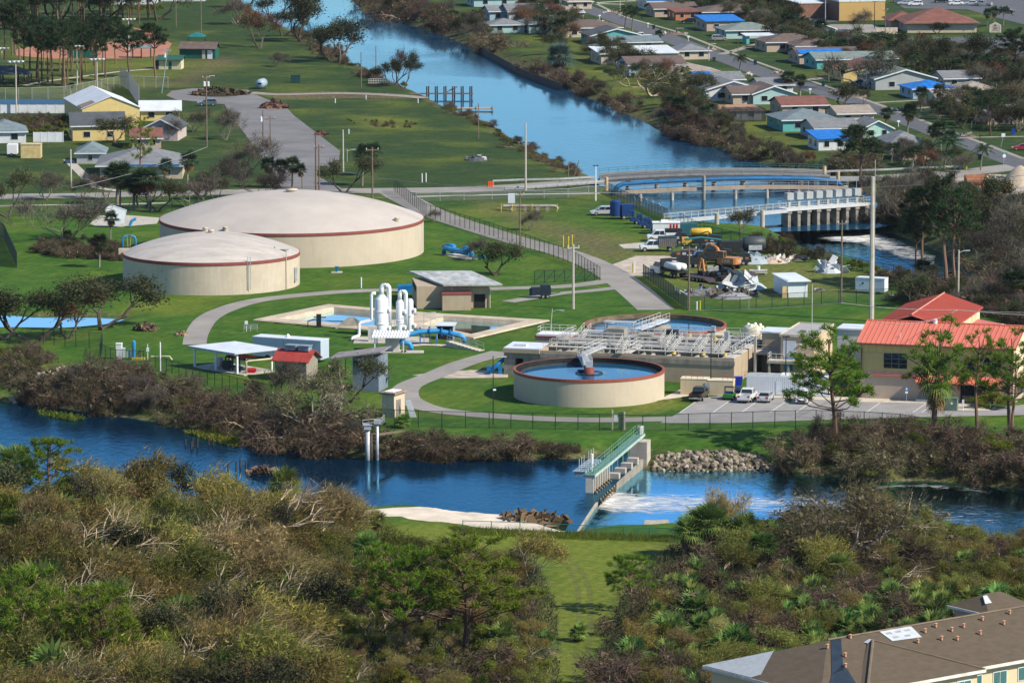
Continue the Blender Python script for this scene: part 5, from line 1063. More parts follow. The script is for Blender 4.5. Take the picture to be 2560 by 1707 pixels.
vehicle('sedan', paint('teal_blue', (.02,.08,.14)), 'dark blue sedan on the lawn before the grey gabled house', 2146, 214, 184, 'cars parked in the suburb'); vehicle('sedan', GR, 'dark car behind the bare tree next to the blue sedan', 2166, 209, 184, 'cars parked in the suburb'); vehicle('suv', BK, 'dark car at the porch of the brown-red house', 1722, 60, 175, 'cars parked in the suburb')
LOT = 'cars in the clinic parking lot'
vehicle('suv', WH, 'white wagon nearest the red-roofed clinic in the lot', 2288, 16, 184, LOT); vehicle('sedan', SV, 'pale silver sedan just behind the white wagon', 2262, 13, 184, LOT); vehicle('suv', NAVY, 'dark green-blue car beside the yellow store corner', 2247, 7, 184, LOT); vehicle('sedan', SV, 'silver sedan alone at the far side of the clinic lot', 2428, 14, 178, LOT); vehicle('pickup', SV, 'light grey pickup at the far side of the clinic lot', 2457, 16, 160, LOT); vehicle('suv', BK, 'black car beside the white sign board in the lot', 2352, 8, 184, LOT); vehicle('sedan', WH, 'light blue-white car beyond the clinic roof', 2390, 14, 184, LOT)
vehicle('pickup', MAR, 'maroon pickup on the street beside the clinic sign', 2513, 34, -25, LOT); vehicle('sedan', RED, 'red car cut off at the picture edge near the street corner', 2556, 376, 178)
# ---------------------------------------------------------------- work trucks and machines in the storage yard
YG = 'work trucks in the storage yard'
def truck_cab(t, m, x0, w=2.1, z=1.15):
    o = MB().extr([(x0,.55),(x0,z+.1),(x0+2.2,z+.1),(x0+3.2,z),(x0+3.35,z-.15),(x0+3.35,.5)], -w/2, w/2).build('cab_body', m, t); bv = o.modifiers.new('soft', 'BEVEL'); bv.width = .08; bv.segments = 2; bv.limit_method = 'ANGLE'
    cabin(t, m, x0+.05, x0+2.35, x0+.1, x0+1.75, z+.1, z+.9, w, (x0+1.1,)); MB().box(x0+3.34,x0+3.4,-.8,.8,.6,z-.05).build('grille', M_black, t)
    for s in (1,-1): MB().box(x0+3.3,x0+3.42,s*.85-.15,s*.85+.15,z-.3,z-.05).build('headlight', M_lampw, t)
t = thing('dump_truck', 'white crew-cab truck with grey slatted dump box', 'truck', G(1642, 628), radians(184), YG); truck_cab(t, WH, -.2); MB().box(-3.6,-.35,-1.1,1.1,.95,2.6).build('dump_box', mat('slat_box', (.13,.12,.12), .8, .3, 1), t); mb = MB()
for k in range(9): mb.box(-3.5+k*.39,-3.44+k*.39,1.101,1.16,1.0,2.5).box(-3.5+k*.39,-3.44+k*.39,-1.16,-1.101,1.0,2.5)
mb.build('box_ribs', mat('slat_grey', (.24,.23,.22)), t); MB().box(-3.65,-.3,-1.16,1.16,2.6,2.72).build('tarp_cover', mat('dark_teal_tarp', (.015,.05,.06)), t); wheels(t, (-2.4,2.35), 2.2, .45, .3); boxpart('door_logo', t, M_black, .7,1.0,-1.09,-1.055,.75,1.0)
t = thing('service_truck', 'white service truck with tool bins and red cans behind the dump truck', 'truck', G(1658, 602), radians(184), YG); truck_cab(t, WH, -.2); MB().box(-3.6,-.35,-1.1,1.1,.75,1.65).build('tool_bins', WH, t); MB().box(-3.5,-.4,-1.0,1.0,1.66,2.3).build('rack', M_black, t)
for x in (-2.7,-2.1,-1.5): MB().lathe([(.02,0),(.22,0),(.22,.7),(.02,.75)], 10).build('red_can', mat('pump_red', (.42,.02,.025)), t).location = (x, -.85, 2.3)
wheels(t, (-2.4,2.35), 2.2, .45, .3)
t = thing('tank_truck', 'dark flatbed truck carrying two white horizontal tanks', 'truck', G(1672, 690), radians(122), YG); truck_cab(t, WH, 1.2, 2.3, 1.5); MB().box(-4.4,1.1,-1.15,1.15,1.0,1.3).box(.7,1.1,-1.15,1.15,1.3,3.1).build('flatbed', M_black, t)
for s in (-.6,.6): MB().tube([(-4.2,s,2.05),(-4.0,s,2.05),(-.2,s,2.05),(0,s,2.05)], [.35,.62,.62,.35], 18).build('tank', M_white, t, True)
wheels(t, (-3.6,-2.5,3.5), 2.4, .5, .34)
t = thing('vacuum_truck', 'long dark vacuum truck with a grey cylinder body', 'truck', G(1830, 640), radians(188), YG); MB().box(-6,4.2,-1.1,1.1,.8,1.1).build('chassis', M_black, t); MB().tube([(-6.2,0,2.3),(-6,0,2.3),(-2.2,0,2.3),(-2,0,2.3)], [1.0,1.3,1.3,1.0], 22).build('debris_tank', mat('dark_tank', (.045,.06,.065), .5), t, True); MB().box(-5.6,-2.8,1.1,1.2,1.2,2.1).box(-2,2.6,-1.0,1.0,1.1,2.8).build('equipment_bay', M_black, t); boxpart('toolbox', t, M_galv, -5.4,-2.9,1.21,1.35,1.2,2.1); truck_cab(t, paint('deep_teal', (.01,.03,.035)), 3.0, 2.3, 1.5); MB().tube([(2,0,3),(6,.2,3.6),(9,.5,3.3)], .22, 8).build('boom_hose', mat('boom_teal', (.02,.12,.14)), t); wheels(t, (-4.6,-3.5,5.2), 2.4, .5, .34)
t = thing('blue_cab_truck', 'dark truck with white hood and silver cab guard in the middle of the yard', 'truck', G(1770, 660), radians(190), YG); truck_cab(t, paint('deep_teal', (.01,.03,.035)), .5, 2.2, 1.5); MB().box(-4.5,.4,-1.1,1.1,.9,1.2).box(-4.5,.4,-1.1,-1.0,1.2,2.2).box(-4.5,.4,1.0,1.1,1.2,2.2).build('dump_bed', M_black, t); boxpart('hood', t, WH, 2.7,3.8,-.8,.8,1.6,1.68); wheels(t, (-3.2,-2.1,3.0), 2.3, .5, .32)
t = thing('dump_trailer', 'dark dump trailer with raised side boards left of the blue cab truck', 'trailer', G(1728, 668), radians(190), YG); MB().box(-2.5,2.5,-1.1,1.1,.7,.9).box(-2.5,2.5,-1.1,-1,.9,2.0).box(-2.5,2.5,1,1.1,.9,2.0).box(2.4,2.5,-1,1,.9,2).build('box', M_black, t); wheels(t, (-.6,.5), 2.3, .42, .28)
M_orange = mat('excavator_orange', (.42,.18,.06), .45, .12, .6)
t = thing('excavator', 'orange tracked excavator with white CASE lettering on its counterweight', 'excavator', G(1818, 672), radians(150))
for s in (1,-1): MB().extr([(-2.0,.1),(-1.6,0),(1.6,0),(2.0,.1),(2.1,.5),(1.7,.95),(-1.7,.95),(-2.1,.5)], s*1.15-.3, s*1.15+.3).build('track', M_tyre, t)
MB().box(-1.2,1.2,-.8,.8,.5,1.0).build('undercarriage', M_black, t)
o = MB().prism([(-2.3,-1.1),(-1.9,-1.35),(1.4,-1.35),(1.4,1.35),(-1.9,1.35),(-2.3,1.1),(-2.5,0)], 1.0, 2.15).build('counterweight_body', M_orange, t)
MB().box(.1,1.6,.35,1.3,2.15,3.2).build('cab_glass', M_glass, t); MB().box(.05,1.65,.3,1.35,3.2,3.3).tube([(.1,.35,2.1),(.1,.35,3.2)], .06, 4).tube([(1.6,.35,2.1),(1.6,.35,3.2)], .06, 4).tube([(1.6,1.3,2.1),(1.6,1.3,3.2)], .06, 4).tube([(.1,1.3,2.1),(.1,1.3,3.2)], .06, 4).build('cab_frame', M_orange, t)
MB().tube([(1.2,-.2,1.8),(2.2,-.2,3.6),(3.4,-.2,4.3),(4.6,-.2,3.6)], [.3,.32,.3,.24], 8).build('boom', M_orange, t); MB().tube([(4.2,-.2,4.0),(5.0,-.2,2.6),(5.3,-.2,1.2)], [.2,.24,.16], 8).build('dipper_arm', M_orange, t); MB().extr([(4.9,.2),(5.7,.3),(5.7,1.2),(5.1,1.2),(4.6,.8)], -.75, .35).build('bucket', M_orange, t)
def letters(txt, m, parent, size, loc, rot, name='lettering'):
    c = bpy.data.curves.new(name, 'FONT'); c.body = txt; c.size = size; c.align_x = 'CENTER'; c.extrude = .012; c.materials.append(m); k = bpy.data.objects.new(name, c); COL.objects.link(k); me = bpy.data.meshes.new_from_object(k); bpy.data.objects.remove(k); o = bpy.data.objects.new(name, me); COL.objects.link(o); o.parent = parent; o.location = loc; o.rotation_euler = rot; return o
letters('CASE', M_white, t, .75, (-.4, 1.37, 1.35), (pi/2, 0, pi)); letters('CASE', M_white, t, .75, (-.4, -1.37, 1.35), (pi/2, 0, 0)); letters('CASE', M_white, t, .62, (-2.47, .0, 1.35), (pi/2, 0, -pi/2))
M_rust = mat('rust', (.24,.10,.05), .9, .35, 1)
def flatbed(px, py, rz, label, L=6.5):
    t = thing('equipment_trailer', label, 'trailer', G(px, py), radians(rz), 'low equipment trailers in the yard'); MB().box(-L/2,L/2,-1.15,1.15,.55,.75).add([(-L/2,-1.1,.72),(-L/2,1.1,.72),(-L/2-1.6,1.1,.1),(-L/2-1.6,-1.1,.1)],[(0,1,2,3)]).tube([(L/2,0,.6),(L/2+1.6,0,.5)], .1, 5).build('deck', mat('trailer_deck', (.05,.04,.045)), t)
    for s in (-.9,.9): boxpart('taillight', t, M_lampr, -L/2-.06,-L/2+.04,s-.15,s+.15,.5,.72)
    wheels(t, (-1.0,0), 2.3, .38, .26); return t
flatbed(1836, 688, 150, 'low black trailer carrying the orange excavator'); flatbed(1770, 697, 140, 'low black trailer with pallets in front of the tank truck'); flatbed(1745, 702, 130, 'low black trailer with folded ramps by the yard fence', 5.5)
t = thing('loader_boom', 'small orange loader arm standing on the front trailer', 'loader', G(1755, 696), radians(120)); MB().tube([(-.8,0,.8),(-.2,0,3.4),(.4,0,3.5)], [.34,.22,.16], 6).tube([(.4,0,3.5),(1.0,.1,1.2)], [.18,.26], 6).build('arm', M_orange, t); MB().box(-1.4,.4,-.7,.7,.6,1.4).build('base_body', M_black, t)
t = thing('wrapped_pallet', 'stack of pale wrapped pallets on the middle trailer', 'pallet', G(1782, 692)); MB().box(-1.0,1.0,-.7,.7,.76,1.9).build('load', mat('wrapped_load', (.36,.36,.34), .7, .3, 1.5), t)
for x, y, rz, L_m, l in ((1742,640,186,5.0,'dark machine trailer left of the vacuum truck cab'),(1790,632,184,5.5,'dark flatbed with racks behind the blue cab truck'),(1706,650,190,4.2,'dark hopper trailer behind the tank truck'),(1850,662,184,4.0,'dark low trailer in front of the vacuum truck'),(1802,700,150,4.0,'dark plant trailer with red lamps beside the pallet trailer'),(1768,616,186,5.5,'dark equipment trailer beside the yellow tank'),(1880,628,190,4.5,'dark hose trailer at the rear of the vacuum truck'),(1690,610,186,4.2,'dark trailer between service truck and yellow machine'),(1800,652,175,4.6,'dark mixer trailer between blue cab truck and vacuum truck'),(1822,712,160,4.4,'dark trailer behind the debris by the front fence')):
    t = thing('plant_trailer', l, 'trailer', G(x, y), radians(rz), 'dark plant trailers in the yard'); MB().box(-L_m/2,L_m/2,-1,1,.6,.95).extr([(-L_m/2,.95),(-L_m/2+.3,2.1),(-.4,2.3),(.2,1.6),(L_m/2-.3,1.5),(L_m/2,.95)], -.8, .8).tube([(-1,0,2),(0,.3,2.9),(1.4,.2,2.4)], .12, 5).build('machinery', mat('machine_dark', (.022,.026,.03), .5, .5, 1.2), t)
    for k in range(3): boxpart('panel', t, M_galv if k == 1 else M_rust, -L_m/2+.5+k*1.1,-L_m/2+1.2+k*1.1,.81,.86,1.05,1.5)
    wheels(t, (-.5,.5), 2.1, .42, .28)
t = thing('yellow_tank', 'yellow horizontal tank trailer behind the service truck', 'tank trailer', G(1751, 602), radians(185)); MB().tube([(-2.1,0,1.7),(-1.9,0,1.7),(1.7,0,1.7),(1.9,0,1.7)], [.5,.75,.75,.5], 18).build('tank', mat('tank_yellow', (.62,.38,.05), .5), t, True); MB().box(-2,2.6,-.8,.8,.7,.95).build('frame', M_black, t); wheels(t, (-.4,.6), 1.8, .36, .24); letters('55', M_black, t, .5, (0,-.77,1.5), (pi/2,0,0))
t = thing('yellow_machine', 'small yellow machine beside the dump truck box', 'machine', G(1717, 615)); MB().extr([(-.9,.4),(-.9,1.6),(.2,1.7),(1.0,1.0),(1.0,.4)], -.6, .6).build('body', mat('tank_yellow', (.62,.38,.05)), t); wheels(t, (-.5,.5), 1.4, .36, .24)
t = thing('white_crate', 'white flat-topped container behind the service truck', 'container', G(1668, 585)); MB().box(-2.8,2.4,-1,1.2,.2,2.2).box(-2.9,2.5,-1.1,1.3,2.2,2.35).box(-1.2,.2,-.4,.6,2.35,2.75).build('crate', M_white, t)
t = thing('cyan_container', 'dark teal container at the back of the yard row', 'container', G(1722, 590)); MB().box(-1.6,1.6,-1,1,.1,2.5).build('container', mat('cont_teal', (.02,.11,.14), .6, .2, .8), t)
M_dkblue = mat('skid_blue', (.008,.04,.16), .5, .3, 1); M_dkb2 = mat('skid_navy', (.006,.02,.05), .6, .4, 1)
for k, (x, y, s) in enumerate(((1558,548,1.3),(1590,560,1.0),(1610,570,1.0),(1632,578,.9))):
    t = thing('pump_trailer', ('largest blue pump trailer beside the silver minivan','blue pump trailer with exposed engine, second in the row','dark blue pump trailer with pipe arms, third in the row','dark blue pump trailer nearest the white container')[k], 'pump trailer', G(x, y), radians(188), 'row of blue pump trailers'); t.scale = (s,)*3
    if k == 0: MB().box(-1.6,.3,-.8,.8,.5,2.3).lathe([(.85,.5),(.85,2.7),(.6,2.9),(.02,2.95)], 14, 0, 1.2, 0).build('housing', M_dkblue, t); boxpart('emblem', t, M_white, .9,1.5,-.9,-.86,1.6,2.0)
    else:
        MB().box(-1.5,1.2,-.7,.7,.6,1.3).box(-1.2,-.2,-.5,.5,1.3,2.1).build('engine', M_dkblue, t); MB().tube([(-1.4,0,1),(-2.0,.2,.5),(-2.9,.2,.3)], .2, 6).tube([(.6,0,1.3),(.6,0,2.5),(1.4,0,2.6)], .14, 6).tube([(.9,.4,.8),(2.0,.5,2.2)], .12, 6).build('pipework', M_dkb2, t)
    wheels(t, (0,), 1.7, .36, .24)
t = thing('generator_trailer', 'dark generator trailer with white wheels on the pump house path', 'trailer', G(1354, 745), radians(4)); MB().box(-1.8,1.6,-.8,.8,.6,1.9).box(-2.1,-1.1,-.5,.5,.5,1.7).box(-.2,1.5,-.6,.6,1.9,2.3).build('body', mat('gen_dark', (.015,.025,.04), .6, .5, 1.2), t); boxpart('blue_panel', t, M_dkblue, -2.05,-1.2,-.56,-.51,.6,1.6); MB().tube([(1.5,0,.6),(3.2,0,1.0)], .08, 5).build('drawbar', mat('green_bar', (.02,.12,.05)), t); wheels(t, (.2,1.0), 1.9, .36, .24)
t = thing('storage_shed', 'white metal storage shed with low sloped roof in the yard', 'shed', W(1972, 743), radians(-14)); MB().box(0,3.5,0,9.5,-.1,3.0).build('wall', mat('shed_white', (.62,.68,.74), .55, .06, .5, streak=.1), t); MB().slab((-.3,-.6,2.9),(4.0,-.6,2.9),(4.0,9.9,3.05),(-.3,9.9,3.05),.14).build('roof', M_wmetal, t); boxpart('panel_seam', t, M_galv, 3.05,3.12,-.03,-.004,0,2.9); boxpart('corner_board', t, mat('buff_board', (.5,.36,.18)), -1.1,-.3,-.3,.1,0,2.0); t.location = W(1970, 744)
t.rotation_euler = (0,0,radians(12)); 
t = thing('enclosed_trailer', 'white enclosed box trailer parked beside the tallest concrete pole', 'trailer', G(2180, 733), radians(158)); MB().box(-2.6,2.6,-1.1,1.1,.45,2.75).add([(2.6,-1.1,.45),(2.6,1.1,.45),(3.1,0,.45),(2.6,-1.1,2.75),(2.6,1.1,2.75),(3.1,0,2.6)],[(0,2,5,3),(2,1,4,5),(3,5,4),(0,1,2)]).build('body', mat('shed_white', (.62,.68,.74)), t); boxpart('roof', t, M_wmetal, -2.65,2.65,-1.15,1.15,2.75,2.82); wheels(t, (-.9,-.1), 2.1, .36, .24); MB().tube([(3.0,0,.6),(4.1,0,.55)], .08, 5).build('drawbar', M_black, t); boxpart('vent', t, M_dark, 1.2,1.5,1.1,1.14,1.7,2.0)
t = thing('site_container', 'long white site container with two doors behind the parked sedan', 'container', W(1866, 988), radians(-10)); MB().box(0,12.6,0,2.8,.15,3.05).build('body', mat('container_white', (.60,.64,.68), .55, .06, .5, streak=.12), t); boxpart('roof', t, mat('container_roof', (.34,.36,.37)), .15,5.0,.15,2.65,3.05,3.12); MB().box(5.1,12.5,.05,2.75,3.05,3.2).build('roof_panel', M_white, t); mb = MB()
for k in range(42): mb.box(.15+k*.3,.2+k*.3,-.03,-.002,.3,2.95)
mb.build('corrugation', mat('container_white', (.6,.64,.68)), t)
for x in (4.5, 7.4): boxpart('door', t, M_wmetal, x,x+.95,-.06,-.031,.2,2.3)
boxpart('rooftop_unit', t, M_white, 10.4,11.2,.8,1.6,3.2,3.6)
t = thing('fuel_tank', 'low cream fuel tank box behind the black pickup', 'tank', W(1701, 987), radians(-10)); MB().box(0,4.1,0,2.4,.1,2.45).box(4.15,8.0,0,2.4,.1,2.3).build('tank_box', mat('fuel_cream', (.52,.44,.29), .8, .06, .5, streak=.25), t); MB().box(-.05,4.1,-.05,2.45,2.45,2.52).box(4.12,8.05,-.05,2.45,2.3,2.37).build('top', mat('cream_light', (.66,.58,.42)), t); rect_railing('railing', t, [(.8,.3,2.5),(3.4,.3,2.5)], mat('rust_rail', (.30,.12,.07)), .8, .9); rect_railing('railing', t, [(6.4,.3,2.35),(7.9,.3,2.35)], mat('rust_rail', (.3,.12,.07)), .8, .9); boxpart('sign', t, M_galv, 3.7,4.5,-.08,-.005,1.2,2.0)
t = thing('blue_bin', 'royal blue wheeled bin beside the cream fuel tank', 'bin', W(1846, 966)); MB().add([(-.5,-.4,0),(.4,-.4,0),(.4,.5,0),(-.5,.5,0),(-.65,-.5,1.5),(.65,-.5,1.5),(.65,.7,1.5),(-.65,.7,1.5)],[(3,2,1,0),(4,5,6,7),(0,1,5,4),(1,2,6,5),(2,3,7,6),(3,0,4,7)]).build('bin', mat('royal_blue', (.01,.03,.38)), t)
t = thing('barrel', 'grey and cyan barrels lying beside the royal blue bin', 'barrel', W(1843, 980)); MB().tube([(-.6,0,.5),(.6,.1,.5)], .48, 12).build('barrel', mat('barrel_grey', (.4,.42,.42)), t)
t = thing('transformer_cabinet', 'green pad-mounted transformer with white edge by the entrance', 'transformer', W(2358, 1027), radians(-10)); MB().box(0,2.1,0,1.6,.1,1.85).box(-.05,2.15,-.05,1.65,1.85,1.92).build('cabinet', mat('xfmr_green', (.10,.15,.12), .5), t); boxpart('edge', t, mat('pale_green', (.4,.5,.42)), 2.0,2.12,-.03,-.005,.1,1.85); boxpart('label_plate', t, M_white, 1.1,1.4,-.03,-.005,1.0,1.3); MB().tube([(2.9,.2,0),(2.9,.2,1.6)], .07, 5).box(2.75,3.05,.05,.3,1.1,1.7).build('meter', M_white, t)
t = thing('parking_sign', 'blue disabled-parking sign on a thin post by the entrance', 'sign', W(2266, 1006)); MB().tube([(0,0,0),(0,0,2.3)], .035, 5).build('post', M_galv, t); o = MB().box(-.2,.2,-.06,-.03,1.7,2.35).build('sign_plate', mat('sign_blue', (.02,.22,.55)), t); MB().tube([(0,-.08,2.05),(0,-.061,2.05)], .12, 10).build('symbol', M_white, o); boxpart('fine_plate', t, M_white, -.2,.2,-.06,-.03,1.4,1.66)
t = thing('gate_cabinet', 'tall grey control cabinets with dark panel at the fence above the river gate', 'cabinet', W(1540, 1074)); boxpart('post', t, M_conc, -.6,-.4,-.1,.1,0,2.9); boxpart('post', t, M_conc, 1.1,1.35,-.1,.2,0,2.6); MB().box(-.3,.2,-.1,.2,1.3,2.2).build('cabinet', M_wmetal, t); MB().box(.35,1.1,-.05,.3,0.1,2.6).build('panel', mat('panel_green', (.05,.08,.05)), t)
# fallen white metal and other wreckage: many loose pieces in a heap
def debris(name, px, py, w, d, h, n, cols, label, cat='debris', smin=.3, smax=1.2, group=None):
    p = G(px, py); mb = MB()
    mb.lathe([(w*.42,0),(w*.3,h*.3),(w*.15,h*.5),(.05,h*.55)], 10)
    for _ in range(n):
        a = RNG.uniform(0, 6.28); r = sqrt(RNG.uniform(0, 1)); x, y = r*cos(a)*w/2, r*sin(a)*d/2; z = RNG.uniform(0, 1)*h*(1-r*.8)
        s = RNG.uniform(smin, smax); R = Matrix.Rotation(RNG.uniform(0, 6.28), 3, Vector(RNG.normal(size=3)).normalized()); c = Vector((x, y, z + .1)); u = R @ Vector((s, 0, 0)); v = R @ Vector((0, s*RNG.uniform(.15,.7), 0)); nn = R @ Vector((0,0,.04))
        mb.add([c-u-v, c+u-v, c+u+v, c-u+v, c-u-v+nn, c+u-v+nn, c+u+v+nn, c-u+v+nn], [(0,1,2,3),(7,6,5,4),(0,4,5,1),(1,5,6,2),(2,6,7,3),(3,7,4,0)])
    o = mb.build(name, leafmat('debris_' + '_'.join('%d' % (c[0]*1000) for c in cols), cols, 0, .02, .7)); o.location = p; return tag(o, label, cat, group)
WRK = [(.40,.44,.48),(.28,.32,.36),(.50,.52,.54),(.06,.065,.07),(.16,.14,.12),(.22,.24,.27),(.05,.045,.04)]
DG = 'heaps of storm wreckage in the yard'
debris('debris_heap', 1770, 735, 11, 5, 1.3, 70, WRK, 'heap of crumpled pale sheet metal nearest the slatted fence', group=DG); debris('debris_heap', 1830, 742, 9, 5, 1.6, 60, [(.10,.09,.08),(.22,.18,.15),(.40,.42,.45),(.05,.06,.08)], 'dark mixed junk heap in front of the peeled metal sheets', group=DG)
debris('debris_heap', 1870, 720, 8, 5, 2.6, 26, [(.55,.62,.68),(.45,.52,.58),(.60,.62,.64)], 'tall fan of peeled pale metal sheets left of the storage shed', smin=.9, smax=2.0, group=DG); debris('debris_heap', 1885, 655, 9, 5, 2.0, 120, [(.50,.58,.62),(.38,.46,.52),(.62,.66,.68)], 'heap of shiny bagged scrap behind the excavator', smin=.25, smax=.6, group=DG)
debris('debris_heap', 1935, 655, 7, 4, 1.6, 60, [(.52,.55,.56),(.40,.30,.22),(.45,.38,.32)], 'wrapped pallets and bags at the back of the yard', smin=.3, smax=.8, group=DG); debris('debris_heap', 2076, 680, 6, 4, 2.4, 24, [(.58,.62,.64),(.45,.50,.54),(.66,.68,.68)], 'tilted pile of torn white panels behind the storage shed', smin=.7, smax=1.4, group=DG)
debris('debris_heap', 1995, 650, 4, 3, .6, 10, WRK, 'flat torn white sheets on the slope above the tailwater', smin=.5, smax=1.1, group=DG); debris('debris_heap', 2050, 726, 2.6, 1.2, .3, 6, WRK, 'white scrap sheets lying right of the storage shed', smin=.4, smax=.7, group=DG)
t = thing('cart_frame', 'bent white metal cart frame on sheets beside the far yard fence', 'frame', G(2272, 738), radians(20)); mb = MB()
for s in (-.8,.8): mb.tube([(-1.2,s,.5),(.6,s,2.4),(1.4,s,1.4),(-.5,s,-.1),(-1.2,s,.5)], .07, 5)
for a, b in (((-1.2,.5)),) if False else ((-1.2,.5),(.6,2.4),(1.4,1.4),(-.3,1.4)): mb.tube([(a,-.8,b),(a,.8,b)], .06, 5)
mb.build('frame', M_rail, t); MB().slab((-3.4,-.6,.1),(-.6,-1.2,.15),(-.4,.6,.1),(-3.2,.8,.1),.06).slab((.8,-1.4,.1),(3,-1.2,.1),(2.8,.2,.1),(.9,.2,.1),.06).build('sheet', M_wmetal, t)
t = thing('work_table', 'white picnic frame with a bucket between excavator trailer and shed', 'table', G(1896, 686)); mb = MB().box(-1.6,1.6,-.5,.5,.75,.85).box(-1.6,1.6,-1.2,-.9,.4,.48).box(-1.6,1.6,.9,1.2,.4,.48)
for x in (-1.3,1.3): mb.box(x-.05,x+.05,-1.1,1.1,.35,.42).box(x-.05,x+.05,-.4,.4,0,.8)
mb.build('frame', M_rail, t); MB().lathe([(.28,.86),(.32,1.5),(.02,1.5)], 10).build('bucket', M_white, t)
for k, (x, y, h, m, l) in enumerate(((1408,624,2.6,'y','leftmost of three yellow bollards by the sunken drive'),(1421,624,2.5,'y','middle of three yellow bollards by the sunken drive'),(1430,620,2.5,'y','rightmost of three yellow bollards by the sunken drive'),(1582,683,1.8,'y','yellow bollard at the yard entrance'),(1586,682,2.0,'w','white bollard at the yard entrance'),(1750,776,1.6,'y','yellow stake behind the rear clarifier'),(1742,776,1.5,'w','white striped stake behind the rear clarifier'))):
    o = tag(MB().tube([(0,0,0),(0,0,h),(0,0,h+.05)], [.12,.12,.06], 8).build('bollard', mat('yellow_paint', (.55,.42,.05)) if m == 'y' else M_white), l, 'bollard'); o.location = G(x, y)
# valve yard north of the drive
t = thing('meter_yard', 'grey pipe run with yellow guard posts on the grass by the road', 'pipework', G(1320, 528)); MB().tube([(-5,0,1),(-4.4,0,1.0),(5.5,0,1.0),(6,0,.4)], .35, 8).build('pipe', M_concd, t)
for x in (-5.4,-3.2,.8,5.8): MB().tube([(x,-.8,0),(x,-.8,1.6)], .1, 6).build('guard_post', mat('yellow_paint', (.55,.42,.05)), t)
for x in (-3,-.8,1.6,3.6): boxpart('pier', t, M_concd, x,x+.7,-.4,.4,0,.8)
MB().box(-4,-2.6,.8,1.6,1.5,3.4).box(-3.4,-3.1,1.1,1.3,0,1.5).build('cabinet', M_wmetal, t)
# canal: mooring piles and dock
t = thing('mooring_platform', 'broken dark timber dock with tall paired piles on the canal', 'dock', W(1120, 245, ZU))
for k in range(6):
    for s in (0, .9):
        MB().tube([(-5.4+k*2.2+s*.5,s,-1.5),(-5.4+k*2.2+s*.5,s,2.9)], .2, 6).build('pile', mat('dark_timber', (.05,.04,.035)), t)
MB().box(-7,6.4,-.2,1.4,.9,1.15).build('stringer', M_wood, t); MB().slab((-14,-.6,1.2),(-7,-.6,1.0),(-7,1.6,1.0),(-14,1.6,1.2),.15).tube([(-.6,0,1.4),(2.4,.6,2.8)], .15, 5).build('walkway', M_wood, t)
t = thing('floating_dock', 'pale timber dock jutting from the reedy bank', 'dock', W(1190, 276, ZU)); MB().box(-4.5,4.3,-.9,.9,.35,.65).build('deck', mat('pale_timber', (.40,.31,.22), .85, .2, 1), t)
for x in (-3.5,0,4): MB().tube([(x,-.95,-1.5),(x,-.95,1.1)], .13, 6).build('pile', M_wood, t)
t = thing('timber_dock', 'small timber deck on the far canal bank near the top', 'dock', W(1020, 38, ZU)); MB().box(-3,2.6,-1.2,1.2,2.0,2.3).build('deck', M_wood, t); rect_railing('railing', t, [(-3,-1.1,2.3),(2.6,-1.1,2.3)], M_wood, 1.0, 1.2)
for x in (-2.6,0,2.2): MB().tube([(x,-1,-1.5),(x,-1,2)], .15, 6).build('pile', M_wood, t)
t = thing('timber_seawall', 'dark timber seawall edging the canal lawn below the blue-grey palm', 'seawall', (0,0,0)); mb = MB()
P = [W(x, y) for x, y in ((1195,118),(1235,138),(1290,168),(1310,178),(1405,213))]
for a, b in zip(P[:-1], P[1:]): mb.slab(a+Vector((0,0,.25)), b+Vector((0,0,.25)), b+Vector((0,.5,.25)), a+Vector((0,.5,.25)), 2.2)
mb.build('wall', mat('dark_timber', (.05,.04,.035)), t)
for k, (x, y) in enumerate(((463,1112),(478,1122),(481,1116),(493,1118),(521,1112),(532,1112),(570,1172),(590,1176),(600,1168),(614,1170),(566,1095),(592,1099))):
    o = tag(MB().tube([(0,0,-1.5),(.05,0,RNG.uniform(.8,1.4))], [.16,.12], 6).build('old_pile', mat('dark_timber', (.05,.04,.035))), 'stub of a rotten dock pile standing in the river' , 'pile', 'rotten piles left in the river'); o.location = W(x, y, ZU)
t = thing('intake_structure', 'galvanised intake pipes and boxes standing in the river by the bank', 'intake', W(930, 1150, ZU)); MB().tube([(-.6,0,-2),(-.6,0,4.4)], .32, 12).build('pipe', M_galv, t, True); MB().tube([(.75,0,-2),(.75,0,5.2)], .22, 12).build('pipe', M_galv, t, True); MB().tube([(.0,.2,-2),(.0,.2,3.6)], .13, 8).build('pipe', M_pole, t, True); MB().box(-1.1,-.1,-.5,.5,4.4,5.0).box(-1.25,.05,-.6,.6,5.0,5.1).box(.3,1.3,-.4,.4,5.2,5.7).build('head_box', M_galv, t); rect_railing('railing', t, [(-1.3,.6,4.6),(1.3,2.0,4.6),(1.6,5,4.6)], M_galv, 1.0, 2); MB().slab((-.4,.5,3.6),(.6,.3,3.6),(4.6,7.5,3.0),(3.8,7.8,3.0),.2).build('gangway', M_wood, t)
